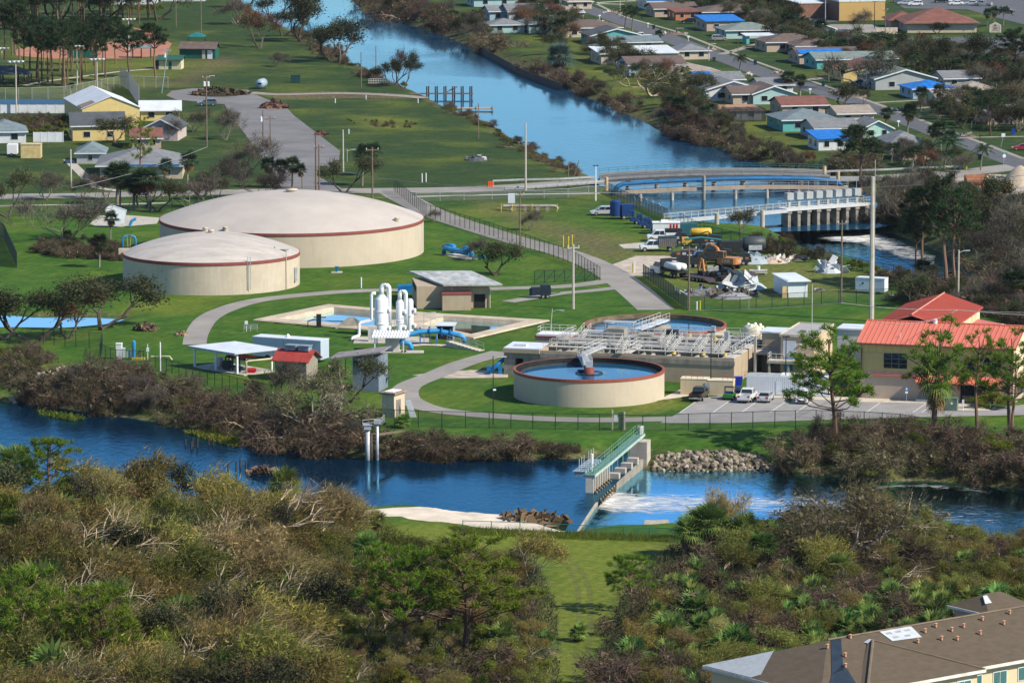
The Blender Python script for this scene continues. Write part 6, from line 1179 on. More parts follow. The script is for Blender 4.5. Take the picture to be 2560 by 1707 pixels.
# construction site right
t = thing('wheel_loader', 'yellow-brown wheel loader with cab frame on the sand lot', 'loader', G(2503, 482), radians(115)); M_cy = mat('machine_yellow', (.40,.22,.04), .5, .2, .8); MB().extr([(-2.6,.7),(-2.6,1.9),(-.6,2.0),(-.5,1.3),(2.0,1.3),(2.2,.7)], -.8, .8).build('body', M_cy, t); mb = MB()
for x in (-.6,.8):
    for s in (-.7,.7): mb.tube([(x,s,1.3),(x,s,3.2)], .07, 5)
mb.box(-.8,1.0,-.8,.8,3.2,3.3).build('cab_frame', M_black, t); MB().tube([(1.6,0,1.4),(3.2,0,1.0)], .25, 6).extr([(3.0,.2),(4.0,.2),(3.7,1.3),(3.0,1.4)], -1.3, 1.3).build('bucket_arm', M_cy, t); wheels(t, (-1.5,1.5), 2.4, .75, .5); boxpart('triangle', t, mat('safety_orange', (.6,.08,.02)), -2.66,-2.6,-.3,.3,1.3,1.8)
t = thing('excavator', 'yellow folded excavator arm rising at the edge of the sand lot', 'excavator', G(2478, 506), radians(0)); MB().tube([(-1.0,0,.4),(-1.3,0,5.0),(-1.0,0,5.6)], [.3,.26,.2], 6).tube([(-1.1,0,5.5),(1.6,0,1.2),(1.8,0,.2)], [.25,.3,.22], 6).build('boom', mat('machine_pale_yellow', (.50,.33,.12)), t); MB().box(-.4,2.6,2,4.4,.6,1.6).build('body', mat('machine_pale_yellow', (.5,.33,.12)), t)
for y in (2, 4): boxpart('track', t, M_tyre, -.8,3,y,y+.6,0,.7)
o = tag(MB().lathe([(4.4,0),(3.2,1.5),(1.6,3.2),(.6,3.9),(.05,4.1)], 24).build('sand_pile', mat('sand_heap', (.40,.33,.25), .95, .25, .8, bump=.4), smooth=True), 'tall cone of pale sand at the picture edge behind the loader', 'sand pile'); o.location = G(2550, 462)
o = tag(MB().tube([(-2.6,0,1.0),(2.4,.4,1.0)], 1.15, 14).tube([(-2.4,-1.6,.8),(2.0,-1.4,.8)], .8, 12).build('rusty_pipe', mat('rust', (.24,.10,.05), .9, .35, 1)), 'bundle of rusty culvert pipe beside the sand pile', 'pipe'); o.location = G(2443, 462)
for k, (x, y, l) in enumerate(((2266,466,'orange traffic drum nearest the road beside the sand lot'),(2280,464,'second orange traffic drum beside the road'),(2296,463,'orange traffic drum before the dark van'),(2434,476,'red-orange drum beside the rusty pipes'),(2457,472,'red-orange drum close to the wheel loader'),(1221,467,'left orange cone at the guardrail start'),(1226,467,'middle orange cone at the guardrail start'),(1231,467,'right orange cone at the guardrail start'))):
    o = tag(MB().lathe([(.32,0),(.28,.45),(.26,1.1),(.02,1.15)], 10).build('traffic_drum', mat('cone_orange', (.62,.10,.03))), l, 'traffic drum'); o.location = G(x, y)
o = tag(MB().tube([(-4,0,.3),(4,0,.35)], .5, 10).build('white_pipe', M_wmetal), 'long white pipe lying on the grass at the far bank', 'pipe'); o.location = G(2275, 495); o.rotation_euler = (0,0,-.9)
t = thing('collapsed_sign', 'collapsed grey metal sign frame on the concrete pad by the lawn trees', 'sign frame', G(304, 568), radians(10)); MB().add([(-3.2,0,3.6),(-2.2,.3,4.4),(1.0,0,3.3),(.4,-.4,.8),(-1.6,-.3,.2),(-3,-.2,1.0)],[(0,1,2,3,4,5)]).tube([(-2.2,.3,4.4),(1.0,0,3.3),(.4,-.4,.3)], .1, 5).build('panel', M_wmetal, t); MB().tube([(1.6,0,.2),(2.0,0,1.2),(2.8,.1,1.6)], .3, 8).build('blue_pipe', M_bluel, t)
o = tag(MB().slab((-.8,-.3,1.0),(.8,-.3,1.2),(.7,.3,1.9),(-.7,.3,1.7),.06).tube([(0,.1,0),(0,.1,1.3)], .05, 5).build('notice_board', M_white), 'white notice board facing the river on the beach edge', 'sign'); o.location = G(832, 1283)
# ================================================================ houses and other far buildings
def shingle(n, c): return mat('shingle_' + n, c, .92, .25, .55, sz=(1,1,3))
RC = {'gy': shingle('grey', (.17,.18,.19)), 'bg': shingle('blue_grey', (.14,.18,.20)), 'gg': shingle('grey_green', (.16,.20,.19)), 'br': shingle('brown', (.12,.09,.08)), 'tn': shingle('tan', (.28,.235,.20)),
      'rb': shingle('red_brown', (.17,.075,.06)), 'wh': mat('roof_white', (.56,.60,.64), .6, .12, .3, streak=.2), 'dk': shingle('dark', (.07,.08,.09)), 'or': shingle('copper', (.33,.19,.12)), 'tarp': mat('blue_tarp', (.012,.15,.50), .5, .35, .9, bump=1.0, streak=.25, streakc=(.10,.26,.5))}
def wallm(n, c): return mat('wall_' + n, c, .85, .1, .4, streak=.15)
WC = {'wh': wallm('white', (.55,.57,.58)), 'bg': wallm('beige', (.46,.39,.30)), 'tl': wallm('teal', (.10,.36,.35)), 'lt': wallm('light_teal', (.32,.47,.47)), 'gy': wallm('grey', (.33,.35,.35)), 'ye': wallm('yellow', (.55,.42,.18)),
      'or': wallm('orange', (.42,.16,.07)), 'mt': wallm('mint', (.36,.56,.50)), 'bl': wallm('pale_blue', (.30,.42,.50)), 'tn': wallm('tan', (.40,.32,.25)), 'pk': wallm('pinkish', (.46,.38,.36)), 'ch': wallm('church', (.58,.45,.19))}
M_trim = mat('trim_white', (.66,.68,.70), .6, .08, .6); M_wframe = mat('window_frame', (.5,.52,.53), .6, .1, 1)
def house(name, x0, x1, y, dm, h, kind, rise, wall, roof, label, tarp=None, rz=12, win=2, side=2, cat='house', group=None, ov=.55, trim=True):
    A = W(x0, y); B = W(x1, y); w = (B - A).length*.97; d = dm*1.3; rise *= 1.1
    t = thing(name, label, cat, A, radians(rz), group); mw = WC[wall]; mr = RC[roof]
    mb = MB().box(0,w,0,d,-.2,h)
    if kind == 'g': mb.add([(0,0,h),(w,0,h),(w/2,0,h+rise)],[(0,1,2)]).add([(0,d,h),(w/2,d,h+rise),(w,d,h)],[(0,1,2)])
    if kind == 'x': mb.add([(0,0,h),(0,d/2,h+rise),(0,d,h)],[(0,1,2)]).add([(w,0,h),(w,d,h),(w,d/2,h+rise)],[(0,1,2)])
    mb.build('wall', mw, t); o = ov; e = -.02 - rise*o/(w/2 if kind == 'g' else d/2); z0 = h + e; zt = h + rise; th = .16
    if kind == 'g':
        for s in (0, 1):
            xe, xm = (-o, w/2) if s == 0 else (w+o, w/2)
            MB().slab((xe,-o,z0+.14),(xm,-o,zt+.14),(xm,d+o,zt+.14),(xe,d+o,z0+.14),th).build('roof_slope', mr, t)
        if trim:
            for xe in (-o, w+o): MB().slab((xe,-o-.06,z0+.17),(w/2,-o-.06,zt+.17),(w/2,-o,zt+.17),(xe,-o,z0+.17),.30).build('fascia', M_trim, t)
    elif kind == 'x':
        MB().slab((-o,-o,z0+.14),(w+o,-o,z0+.14),(w+o,d/2,zt+.14),(-o,d/2,zt+.14),th).build('roof_slope', mr, t); MB().slab((-o,d+o,z0+.14),(w+o,d+o,z0+.14),(w+o,d/2,zt+.14),(-o,d/2,zt+.14),th).build('roof_slope', mr, t)
        if trim: MB().box(-o,w+o,-o-.06,-o,z0-.08,z0+.16).build('fascia', M_trim, t)
    elif kind == 'h':
        r0, r1 = (d/2, w-d/2) if w > d else (w/2, w/2); ym0, ym1 = (d/2, d/2) if w > d else (w/2, d-w/2); c = [(-o,-o,z0),(w+o,-o,z0),(w+o,d+o,z0),(-o,d+o,z0)]; R0, R1 = (r0,ym0,zt), (r1,ym1,zt)
        mb = MB().add(c + [R0, R1], [(0,1,5,4),(2,3,4,5),(1,2,5),(3,0,4)] if w > d else [(0,1,4),(2,3,5),(1,2,5,4),(3,0,4,5)]); mb.add([(p[0],p[1],z0-.15) for p in c] + c, [(0,1,5,4),(1,2,6,5),(2,3,7,6),(3,0,4,7),(3,2,1,0)]); mb.build('roof', mr, t)
        if trim: MB().box(-o,w+o,-o-.05,-o-.003,z0-.2,z0+.04).build('fascia', M_trim, t)
    else:
        MB().slab((-o,-o,h+.05),(w+o,-o,h+.05),(w+o,d+o,h+rise),(-o,d+o,h+rise),.22).build('roof', mr, t)
    if tarp:
        u0, u1, v0, v1 = tarp; ro = lambda u, v: (h + rise*(1-abs(2*u-1)) if kind == 'g' else h + rise*(1-abs(2*v-1)) if kind in 'xh' else h+.3+rise*v) + .3
        mb = MB(); k = 6
        for i in range(k):
            a, b = u0+(u1-u0)*i/k, u0+(u1-u0)*(i+1)/k
            for j in range(3):
                p, q = v0+(v1-v0)*j/3, v0+(v1-v0)*(j+1)/3; mb.slab((a*w,p*d,ro(a,p)),(b*w,p*d,ro(b,p)),(b*w,q*d,ro(b,q)),(a*w,q*d,ro(a,q)),.07)
        mb.build('blue_tarp', RC['tarp'], t)
    for k in range(win):
        x = w*(k+.6)/(win+.2); ww = min(1.5, w*.16); f = MB().box(x-ww/2-.1,x+ww/2+.1,-.07,-.004,.75,2.2).build('window', M_wframe, t); MB().box(x-ww/2,x+ww/2,-.09,-.071,.85,2.1).build('pane', M_glass, f)
    for k in range(side):
        y_ = d*(k+.6)/(side+.2); f = MB().box(-.07,-.004,y_-.9,y_+.9,.75,2.2).build('window', M_wframe, t); MB().box(-.09,-.071,y_-.8,y_+.8,.85,2.1).build('pane', M_glass, f)
    return t
SUB = 'houses of the suburb beyond the canal'
for row in [
 (1278,1392,54,10,3,'x',1.6,'wh','gy','grey-roofed white house with a small white gable at the top of the suburb'), (1270,1330,14,9,3,'x',1.5,'tn','or','house with brown-orange roof at the picture top by the canal'),
 (1372,1460,56,11,3,'h',1.6,'bg','tn','tan hipped house just behind the teal-walled grey one'), (1330,1482,84,11,2.9,'h',1.7,'lt','bg','blue-grey roofed house with pale teal walls near the canal'),
 (1400,1556,95,11,2.9,'h',1.6,'bg','br','brown-roofed house with dark solar panels'), (1484,1606,113,10,2.6,'g',1.7,'tl','dk','house with dark roof and bright teal front gable'), (1540,1654,129,9,2.5,'x',1.1,'ye','bg','slate-blue low roof in front of the teal gable'),
 (1512,1695,162,10,2.9,'f',.9,'bg','wh','long flat white-roofed house with glazed sunroom'), (1580,1716,189,11,2.7,'x',1.5,'bl','br','brown-roofed house with white gable and pale blue wing'), (1682,1808,209,11,2.8,'h',1.6,'wh','tn','tan-roofed house with white walls before the wide leaning tree'),
 (1740,1862,226,9,2.6,'x',1.3,'bl','gy','grey house whose left roof end wears a blue tarp',(.02,.42,.02,.5)), (1772,1902,254,10,2.9,'g',1.8,'wh','gy','grey gabled house with bright white gable end and sunroom'), (1838,1942,262,9,2.6,'x',1.3,'tn','br','brown-roofed house tucked right of the white gable'),
 (1626,1756,27,10,2.8,'x',1.4,'wh','gy','house at the picture top with its roof wrapped in blue tarp',(0,1,0,.5)), (1766,1930,53,11,2.8,'h',1.5,'or','br','long dark brown house with orange walls'), (1692,1748,52,8,2.6,'f',.5,'or','rb','small red-brown porch house behind palms'),
 (1771,1858,79,10,3,'f',.8,'tn','tarp','tan house with flat roof fully covered by blue tarp'), (1822,1950,98,10,2.6,'h',1.5,'lt','gg','grey-green roofed teal house with white carport'),
 (1924,2062,131,10,2.9,'h',1.6,'tn','br','dark brown hipped tan house left of the blue strip tarp'), (1996,2106,138,9,2.6,'h',1.6,'tn','br','dark brown hipped wing with a white fence behind'), (2006,2150,161,9,2.6,'x',1.2,'tn','br','brown house with a long blue tarp along its eave',(0,.75,0,.32)),
 (2052,2246,174,10,2.6,'x',1.3,'tl','gg','teal house whose roof is part bare white sheathing'), (2116,2268,204,11,2.7,'g',1.8,'ye','rb','red-brown roofed yellow house behind the bare tree'), (2196,2342,226,13,2.9,'g',2.0,'gy','gg','grey gabled house with teal side windows and a boarded front window'),
 (2288,2394,248,9,2.7,'h',1.4,'bl','tarp','small white and blue house under a bright blue tarp roof'), (2344,2392,266,8,2.4,'x',1.0,'lt','tn','broken tan-roofed house behind palm trees'),
 (1888,1988,262,10,2.7,'g',1.6,'lt','br','brown gabled house with pale green gable beside the road'), (1962,2072,290,9,2.5,'x',1.4,'tn','rb','low brown roof above the grey teal-walled house'), (1964,2098,330,11,2.9,'h',1.7,'tl','bg','grey-roofed house with vivid teal side wall'),
 (2044,2150,350,10,2.6,'x',1.4,'gy','gy','grey-roofed house right behind the blue tarp cottage'), (2050,2122,377,7,2.7,'f',1.0,'wh','tarp','small white cottage with blue tarp sloping roof'), (2162,2232,349,8,2.6,'g',1.5,'mt','gy','grey house with white gable trim beside the feathery palms'),
 (2232,2320,386,9,2.7,'h',1.8,'bg','gy','dark grey hipped roof with a small white gable near the street corner'), (2262,2338,400,6,2.5,'f',.4,'bg','dk','flat dark low roof and beige wall in front of the dark grey hipped roof'),
 (2012,2090,96,9,2.6,'g',1.6,'mt','gy','mint gabled house behind white picket fence'), (2410,2472,292,9,2.5,'x',1.2,'gy','gy','damaged grey house hidden by trees at the right'), (2440,2560,180,12,4.0,'f',.5,'tn','dk','tan two-level building behind pines at the right edge'),
 (1810,1906,303,8,2.4,'f',.3,'dk','or','low copper-roofed patio with dark screen walls by the canal') if False else (1812,1906,302,8,2.4,'f',.3,'gy','or','low copper-roofed patio room by the canal'),
 (1642,1745,44,9,2.6,'x',1.3,'tn','br','low brown-roofed house between palms beyond the top of the road'), (1884,1962,30,10,2.7,'h',1.5,'bg','gy','grey-hipped house left of the yellow store'), (2150,2242,152,9,2.6,'h',1.4,'bg','br','brown-hipped beige house behind the sparse brown tree'), (2366,2450,222,9,2.6,'x',1.3,'gy','gy','grey-roofed house hidden behind the tallest brown tree'), (2406,2500,250,9,2.6,'h',1.4,'bl','tn','tan-hipped house among trees right of the blue tarp roof'), (2474,2560,312,9,2.6,'x',1.3,'bg','gy','grey-roofed beige house at the right edge by the dark pine'), (2100,2186,312,9,2.6,'x',1.2,'bg','tn','tan-roofed house left of the suburb road near the tall palm'), (1906,1984,238,8,2.5,'x',1.2,'wh','gy','small grey-roofed house at the kerb bend'), (1700,1776,150,8,2.6,'h',1.3,'bg','gy','grey-hipped house facing the street light') , (1230,1312,84,8,2.6,'h',1.3,'lt','gy','grey-hipped pale teal house at the canal end of the top row'),
 (1190,1290,18,9,2.8,'x',1.3,'lt','wh','white screened house at the picture top left of the suburb'), (1228,1300,52,8,2.8,'x',1.2,'bl','gy','pale blue walled house end by the dark shrubs'), (1905,1925,55,6,2.4,'f',.3,'or','wh','small orange-walled porch at the road bend'), (1424,1480,24,8,2.6,'h',1.4,'bg','tn','small tan house behind palms by the verge'),
 ]:
    kw = {'tarp': row[10]} if len(row) > 10 else {}
    c_ = (row[1]-row[0])*.05; row = (row[0]-c_, row[1]+c_) + row[2:]; house('suburban_house', *row[:10], group=SUB, **kw)
RC_pool = netmat('pool_screen', (.02,.025,.03), .55)
t = thing('pool_cage', 'dark screened pool cage beside the copper-roofed patio', 'pool cage', W(1822, 306), radians(12)); mb = MB(); F = [(0,0),(9,0),(9,6),(0,6)]
for (a, b), (c, d) in zip(F, F[1:]+F[:1]): mb.quad((a,b,0),(c,d,0),(c,d,3),(a,b,3))
mb.quad((0,0,3),(9,0,3),(9,6,3),(0,6,3)).build('screen', RC_pool, t); mb = MB()
for x in (0,3,6,9):
    mb.box(x-.06,x+.06,-.06,.06,0,3.06).box(x-.06,x+.06,-.06,6.06,2.98,3.08).box(x-.06,x+.06,5.94,6.06,0,3)
mb.box(0,9,-.05,.05,2.97,3.07).build('frame', M_black, t)
t = thing('carport', 'white-roofed carport with teal side wall in front of the grey-green house', 'carport', W(1866, 111), radians(12)); MB().slab((-.5,-.6,2.5),(8.5,-.6,2.5),(8.5,5,2.8),(-.5,5,2.8),.2).build('roof', RC['wh'], t); MB().box(0,.9,0,4.6,0,2.45).build('wall', WC['tl'], t)
for x in (4,8.2): boxpart('post', t, M_trim, x,x+.2,0,.2,0,2.4)
t = thing('picket_fence', 'white picket fence with gaps by the mint gabled house', 'fence', W(2010, 92)); mb = MB()
for k in range(26): mb.box(k*.36,k*.36+.3,3+k*-.12,3.08+k*-.12,0,1.8) if k not in (20,21) else None
mb.box(0,9.2,.9,.95,.6,.7).build('pickets', M_trim, t)
for (x, y, w, h, l) in ((1945,80,5.5,2.2,'white vinyl fence stub left of the mint gabled house'),(2116,112,2.2,1.6,'short white fence panel beside the wrecked pergola')):
    o = tag(MB().box(0,w,0,.1,0,h).box(0,.15,-.02,.12,0,h+.1).box(w-.15,w,-.02,.12,0,h+.1).build('vinyl_fence', M_trim), l, 'fence'); o.location = W(x, y)
t = thing('wrecked_pergola', 'wrecked white pergola with missing slats behind the brown tarped house', 'pergola', W(2092, 116), radians(12)); mb = MB()
for x in (0,3,6,9): mb.box(x,x+.2,0,.2,0,2.6).box(x,x+.15,0,6,2.6,2.75)
mb.build('frame', M_trim, t); MB().slab((0,2,2.9),(6,2,2.9),(6,7,3.2),(0,7,3.0),.08).slab((6.5,3,2.3),(10,3,1.2),(10,6,1.6),(6.5,6,2.8),.08).build('roof_sheet', mat('tan_sheet', (.33,.27,.22)), t)
t = thing('white_gazebo', 'white gate frame standing right of the blue-tarped house', 'frame', W(2396, 198)); MB().box(0,.2,0,.2,0,2.2).box(1.8,2,0,.2,0,2.2).box(-.1,2.1,0,.2,2.2,2.4).build('frame', M_trim, t)
t = thing('monument_sign', 'beige peaked monument sign for the animal hospital', 'sign', W(2474, 82), radians(-6)); MB().extr([(0,0),(3.3,0),(3.3,2.2),(1.65,3.05),(0,2.2)], 0, .7).build('sign_body', mat('sign_beige', (.55,.45,.36)), t)
mb = MB().box(-.05,.35,-.06,-.003,0,2.2).box(2.95,3.35,-.06,-.003,0,2.2); mb.build('pilaster', mat('sign_cream', (.62,.56,.5)), t)
M_ltr = mat('sign_letter', (.10,.07,.05)); 
for txt, z, s in (('ANIMAL', 1.05, .34), ('HOSPITAL', .6, .36)): letters(txt, M_ltr, t, s, (1.65, -.02, z), (pi/2, 0, 0))
MB().box(1.25,1.42,-.05,-.004,1.95,2.35).box(1.45,1.62,-.05,-.004,2.0,2.2).box(1.65,1.95,-.05,-.004,2.1,2.4).box(1.85,2.0,-.05,-.004,1.9,2.1).build('emblem', M_ltr, t); MB().box(.85,2.45,-.04,-.004,1.5,1.56).box(.95,2.3,-.04,-.004,1.62,1.68).build('text_line', mat('faded_letter', (.34,.26,.18)), t)
t = house('clinic', 2268, 2448, 83, 15, 3.3, 'h', 3.2, 'bg', 'rb', 'beige clinic with broad dark red hipped roof', rz=4, win=1, side=1, cat='clinic', ov=1.2, trim=False)
house('clinic_wing', 2226, 2300, 72, 9, 2.8, 'h', 1.8, 'tn', 'rb', 'small hipped wing on the left of the clinic', rz=4, win=0, side=0, cat='building', ov=.9, trim=False)
for x in (2450, 2456): pass
t = thing('store', 'mustard yellow store block with brown brick side and white flat roof', 'store', W(2098, 53), radians(13)); MB().box(0,14.5,0,20,-.2,6.0).build('wall', mat('mustard', (.46,.30,.11), .85, .06, .5), t); MB().box(-.15,14.6,-.12,20,5.7,6.2).build('parapet', mat('store_white', (.55,.58,.6)), t); MB().box(-9,-.02,12,28,-.2,4.6).build('brick_side', mat('brick_brown', (.22,.12,.085), .9, .2, .8), t); MB().box(-.06,0,0,20,-.2,5.6).build('brick_wall', mat('brick_brown', (.22,.12,.085)), t); MB().slab((-9.2,11.8,4.7),(0,11.8,4.7),(0,28,4.7),(-9.2,28,4.7),.2).build('roof', RC['wh'], t); boxpart('awning', t, M_wmetal, 14.65,16.2,6,16,3.6,4.2)
t = thing('tan_wall', 'low tan screen wall between store and clinic', 'wall', W(2190, 86), radians(4)); MB().box(0,6.4,0,.3,-.1,1.9).box(-.05,.4,-.05,.35,-.1,2.0).build('wall', mat('sign_beige', (.55,.45,.36)), t)
o = tag(MB().box(-1.2,1.2,0,.1,.6,2.0).box(-.9,-.8,0,.1,0,.6).box(.8,.9,0,.1,0,.6).build('sign_board', M_white), 'white sign board standing in the clinic lot', 'sign'); o.location = W(2372, 8)
# street signs
t = thing('stop_sign', 'back of a white-faced stop sign with green street blades at the corner', 'sign', G(2508, 417), .2); MB().tube([(0,0,0),(.25,0,3.0)], .05, 5).build('post', M_galv, t); MB().tube([(.2,-.05,2.35),(.2,-.02,2.35)], .42, 8).build('sign_plate', M_wmetal, t); MB().box(-.4,.9,-.02,.02,2.9,3.1).build('street_blade', mat('blade_green', (.02,.25,.13)), t)
t = thing('road_sign', 'white rectangular sign on a leaning post beside the suburb road', 'sign', G(2502, 368)); MB().tube([(0,0,0),(.6,0,2.8)], .05, 5).build('post', M_galv, t); MB().box(.1,.95,-.08,-.05,2.3,3.1).build('sign_plate', M_white, t)
t = thing('yield_sign', 'small pale yield sign before the brush at the street corner', 'sign', G(2471, 394)); MB().tube([(0,0,0),(0,0,1.6)], .04, 5).build('post', M_galv, t); MB().add([(-.4,-.05,2.0),(.4,-.05,2.0),(0,-.05,1.3)],[(0,1,2)]).build('sign_plate', M_white, t)
for x, y, l in ((1499,50,'white mailbox by the top house drive'),(1620,70,'white cross-shaped mailbox by the verge'),(1721,104,'white mailbox post opposite the bronze car'),(1704,122,'teal mailbox at the kerb'),(1827,142,'black mailbox at the long drive'),(2025,236,'white mailbox at the curve by the palms'),(2246,317,'white mailbox beside the bushy palm'),(2450,354,'dark mailbox near the brush')):
    t = thing('mailbox', l, 'mailbox', G(x, y), .3); MB().box(-.06,.06,-.06,.06,0,1.1).build('post', M_trim if 'white' in l else M_black, t); MB().box(-.35,.35,-.14,.14,1.1,1.45).build('box', M_trim if 'white' in l else (M_bluel if 'teal' in l else M_black), t)
for x, y, c, l in ((1785,155,(.03,.05,.05),'dark wheeled bin by the street light'),(1888,163,(.01,.04,.09),'blue-black wheeled bin by the lower verge'),(2058,216,(.01,.04,.08),'dark blue bin beside the debris pile on the verge'),(1634,74,(.02,.03,.03),'dark bins by the white mailbox'),(2533,336,(.01,.06,.35),'bright blue bin at the far right drive'),(2450,400,(.008,.01,.012),'black wrapped post-like bin at the corner brush')):
    o = tag(MB().add([(-.35,-.35,0),(.35,-.35,0),(.35,.35,0),(-.35,.35,0),(-.45,-.45,1.2),(.45,-.45,1.2),(.45,.45,1.2),(-.45,.45,1.2),(-.48,-.5,1.3),(.48,-.5,1.3),(.48,.5,1.25),(-.48,.5,1.25)],[(3,2,1,0),(0,1,5,4),(1,2,6,5),(2,3,7,6),(3,0,4,7),(4,5,9,8),(5,6,10,9),(6,7,11,10),(7,4,8,11),(8,9,10,11)]).build('wheeled_bin', mat('bin_%d' % (x), c, .6)), l, 'bin'); o.location = G(x, y)
SD = [(.30,.24,.20),(.45,.44,.42),(.10,.08,.07),(.22,.16,.12),(.5,.5,.5)]
for x, y, w, l in ((1536,34,7,'debris pile across the road from the top white pickup'),(1500,58,4,'small kerb debris pile by the white mailbox'),(1690,86,8,'long black bag heap on the verge'),(1780,128,5,'low debris rack on the verge by the street light'),(1948,186,6,'debris heap at the left kerb of the bend'),(2096,232,7,'large timber debris pile near the dark blue bin'),(2140,242,8,'long scattered boards on the verge'),(2420,342,5,'household junk pile near the far road'),(2248,278,4,'light debris where the walks cross'),(1868,190,4,'white items dumped by the road edge'),(1990,150,5,'white junk before the tarped brown house')):
    debris('debris_heap', x, y, w, 3, 1.1, 30, SD, l, smin=.2, smax=.6, group='kerbside storm debris piles')
debris('debris_heap', 1192, 401, 6, 3, 1.5, 34, [(.6,.62,.65),(.5,.52,.55),(.05,.05,.06),(.08,.12,.3)], 'lone heap of white and black rubbish on the mown field', smin=.3, smax=.7)
# ---------------------------------------------------------------- west side of the canal: hall, houses, park
PKB = 'buildings west of the canal'
t = house('yellow_hall', 206, 356, 322, 21, 4.7, 'g', 2.5, 'ch', 'wh', 'tall yellow gabled hall with torn white roof', rz=14, win=0, side=0, cat='hall', group=PKB, ov=.3, trim=False); MB().slab((-.2,-.25,4.95),(7.1,-.25,7.45),(7.1,6,7.45),(-.2,6,4.95),.12).build('bare_deck', mat('bare_deck', (.24,.18,.15), .9, .25, .6), t)
house('hall_wing', 352, 452, 303, 9, 2.6, 'x', 1.5, 'ch', 'wh', 'low yellow wing with ribbed white roof right of the hall', rz=4, win=2, side=0, cat='building', group=PKB)
house('yellow_annex', 182, 316, 353, 8, 3.6, 'x', 2.2, 'ch', 'dk', 'yellow annex with dark slate-blue roof before the hall', rz=10, win=2, side=1, cat='building', group=PKB)
house('gable_house', 360, 448, 352, 9, 3.0, 'g', 1.8, 'pk', 'dk', 'pinkish house with dark grey gable roof beside the annex', rz=-6, win=1, cat='house', group=PKB); house('brown_house', 330, 405, 372, 8, 2.4, 'x', 1.5, 'tn', 'rb', 'low red-brown roof behind the big grey roof', cat='house', group=PKB, rz=6)
t = house('grey_roof_house', 250, 462, 448, 15, 3.2, 'h', 2.6, 'bg', 'gy', 'wide grey-roofed house with blue edge tarp among palms', rz=2, win=3, side=1, cat='house', group=PKB, ov=1.0); MB().box(4,17,-1.15,-1.08,2.9,3.2).build('blue_edge', RC['tarp'], t)
house('grey_side_house', 192, 262, 410, 8, 2.6, 'h', 1.6, 'gy', 'bg', 'small grey wing at the left of the wide grey roof', rz=2, win=1, side=0, cat='house', group=PKB); house('white_house', -40, 68, 359, 10, 2.8, 'h', 1.8, 'wh', 'bg', 'white house with blue-grey roof cut off by the picture edge', rz=8, win=2, side=0, cat='house', group=PKB)
t = thing('yellow_box', 'plain pale yellow cube shed beside a small white trailer', 'shed', W(52, 396)); MB().box(0,4.4,0,3.5,0,3.0).build('wall', mat('pale_yellow', (.55,.43,.20)), t); boxpart('roof', t, mat('pale_yellow_top', (.5,.4,.22)), -.1,4.5,-.1,3.6,3.0,3.1)
t = thing('small_trailer', 'small white enclosed trailer left of the yellow cube shed', 'trailer', W(30, 390)); MB().box(-1.1,1.1,0,3,.4,2.5).build('body', M_white, t); wheels(t, (0,), 2.2, .35, .2)
house('white_villa', 255, 392, 12, 10, 3.2, 'x', 1.8, 'wh', 'gy', 'white house with dark windows and a hedge at the picture top', rz=0, win=5, side=0, cat='house', group=PKB); house('white_villa_annex', 402, 515, 4, 9, 3.2, 'x', 1.5, 'wh', 'gy', 'long white building right of the hedged white house', rz=0, win=4, side=0, cat='house', group=PKB)
def rfence(name, x0, x1, y, h, m, label, n):
    A = G(x0, y); B = G(x1, y); t = thing(name, label, 'fence', A); w = B.x - A.x
    for k in range(n): boxpart('panel', t, m, k*w/n+.08,(k+1)*w/n-.08,-.04,.04,.05,h)
    for k in range(n+1): boxpart('post', t, m, k*w/n-.08,k*w/n+.08,-.08,.08,0,h+.12)
rfence('vinyl_fence', -20, 163, 284, 2.1, M_trim, 'long white vinyl panel fence before the blue sports court', 8); rfence('vinyl_fence', 84, 158, 356, 2.3, M_trim, 'battered white vinyl fence beside the yellow annex', 4)
sheet('sports_court', [(-20,262),(165,262),(175,250),(-20,249)], mat('court_blue', (.03,.09,.17)), .05)
o = tag(MB().box(0,8.2,0,.15,0,2.4).box(0,.15,-.05,.2,0,2.6).box(8,8.2,-.05,.2,0,2.6).build('dugout_screen', mat('dugout_green', (.01,.09,.065), .7)), 'dark green screen wall at the ball field', 'screen'); o.location = W(169, 147)
t = thing('shelter', 'small open shelter with flat blue-grey roof at the ball field', 'shelter', W(330, 146)); MB().slab((-.6,-.6,2.9),(5.6,-.6,2.9),(5.6,3,3.3),(-.6,3,3.3),.2).build('roof', mat('shelter_roof', (.15,.21,.25)), t)
for x in (0,2.4,5): boxpart('post', t, M_black, x,x+.15,0,.15,0,2.8); boxpart('post', t, M_black, x,x+.15,2.4,2.55,0,3.0)
t = thing('restroom_block', 'small cream block with green roof behind the leaning pole', 'restroom', W(397, 174), radians(-5)); MB().box(0,6,0,5,-.1,2.7).build('wall', mat('cream_block', (.56,.50,.33)), t); MB().slab((-.6,-.7,2.6),(6.6,-.7,2.6),(6.6,2.5,3.7),(-.6,2.5,3.7),.15).slab((-.6,5.7,2.6),(6.6,5.7,2.6),(6.6,2.5,3.7),(-.6,2.5,3.7),.15).build('roof', mat('green_roof', (.02,.085,.07)), t); boxpart('door', t, mat('dugout_green', (.01,.09,.065)), 2.7,3.5,-.06,-.004,0,2.1); boxpart('dark_end', t, M_black, -.9,-.02,-.1,4.6,0,2.4)
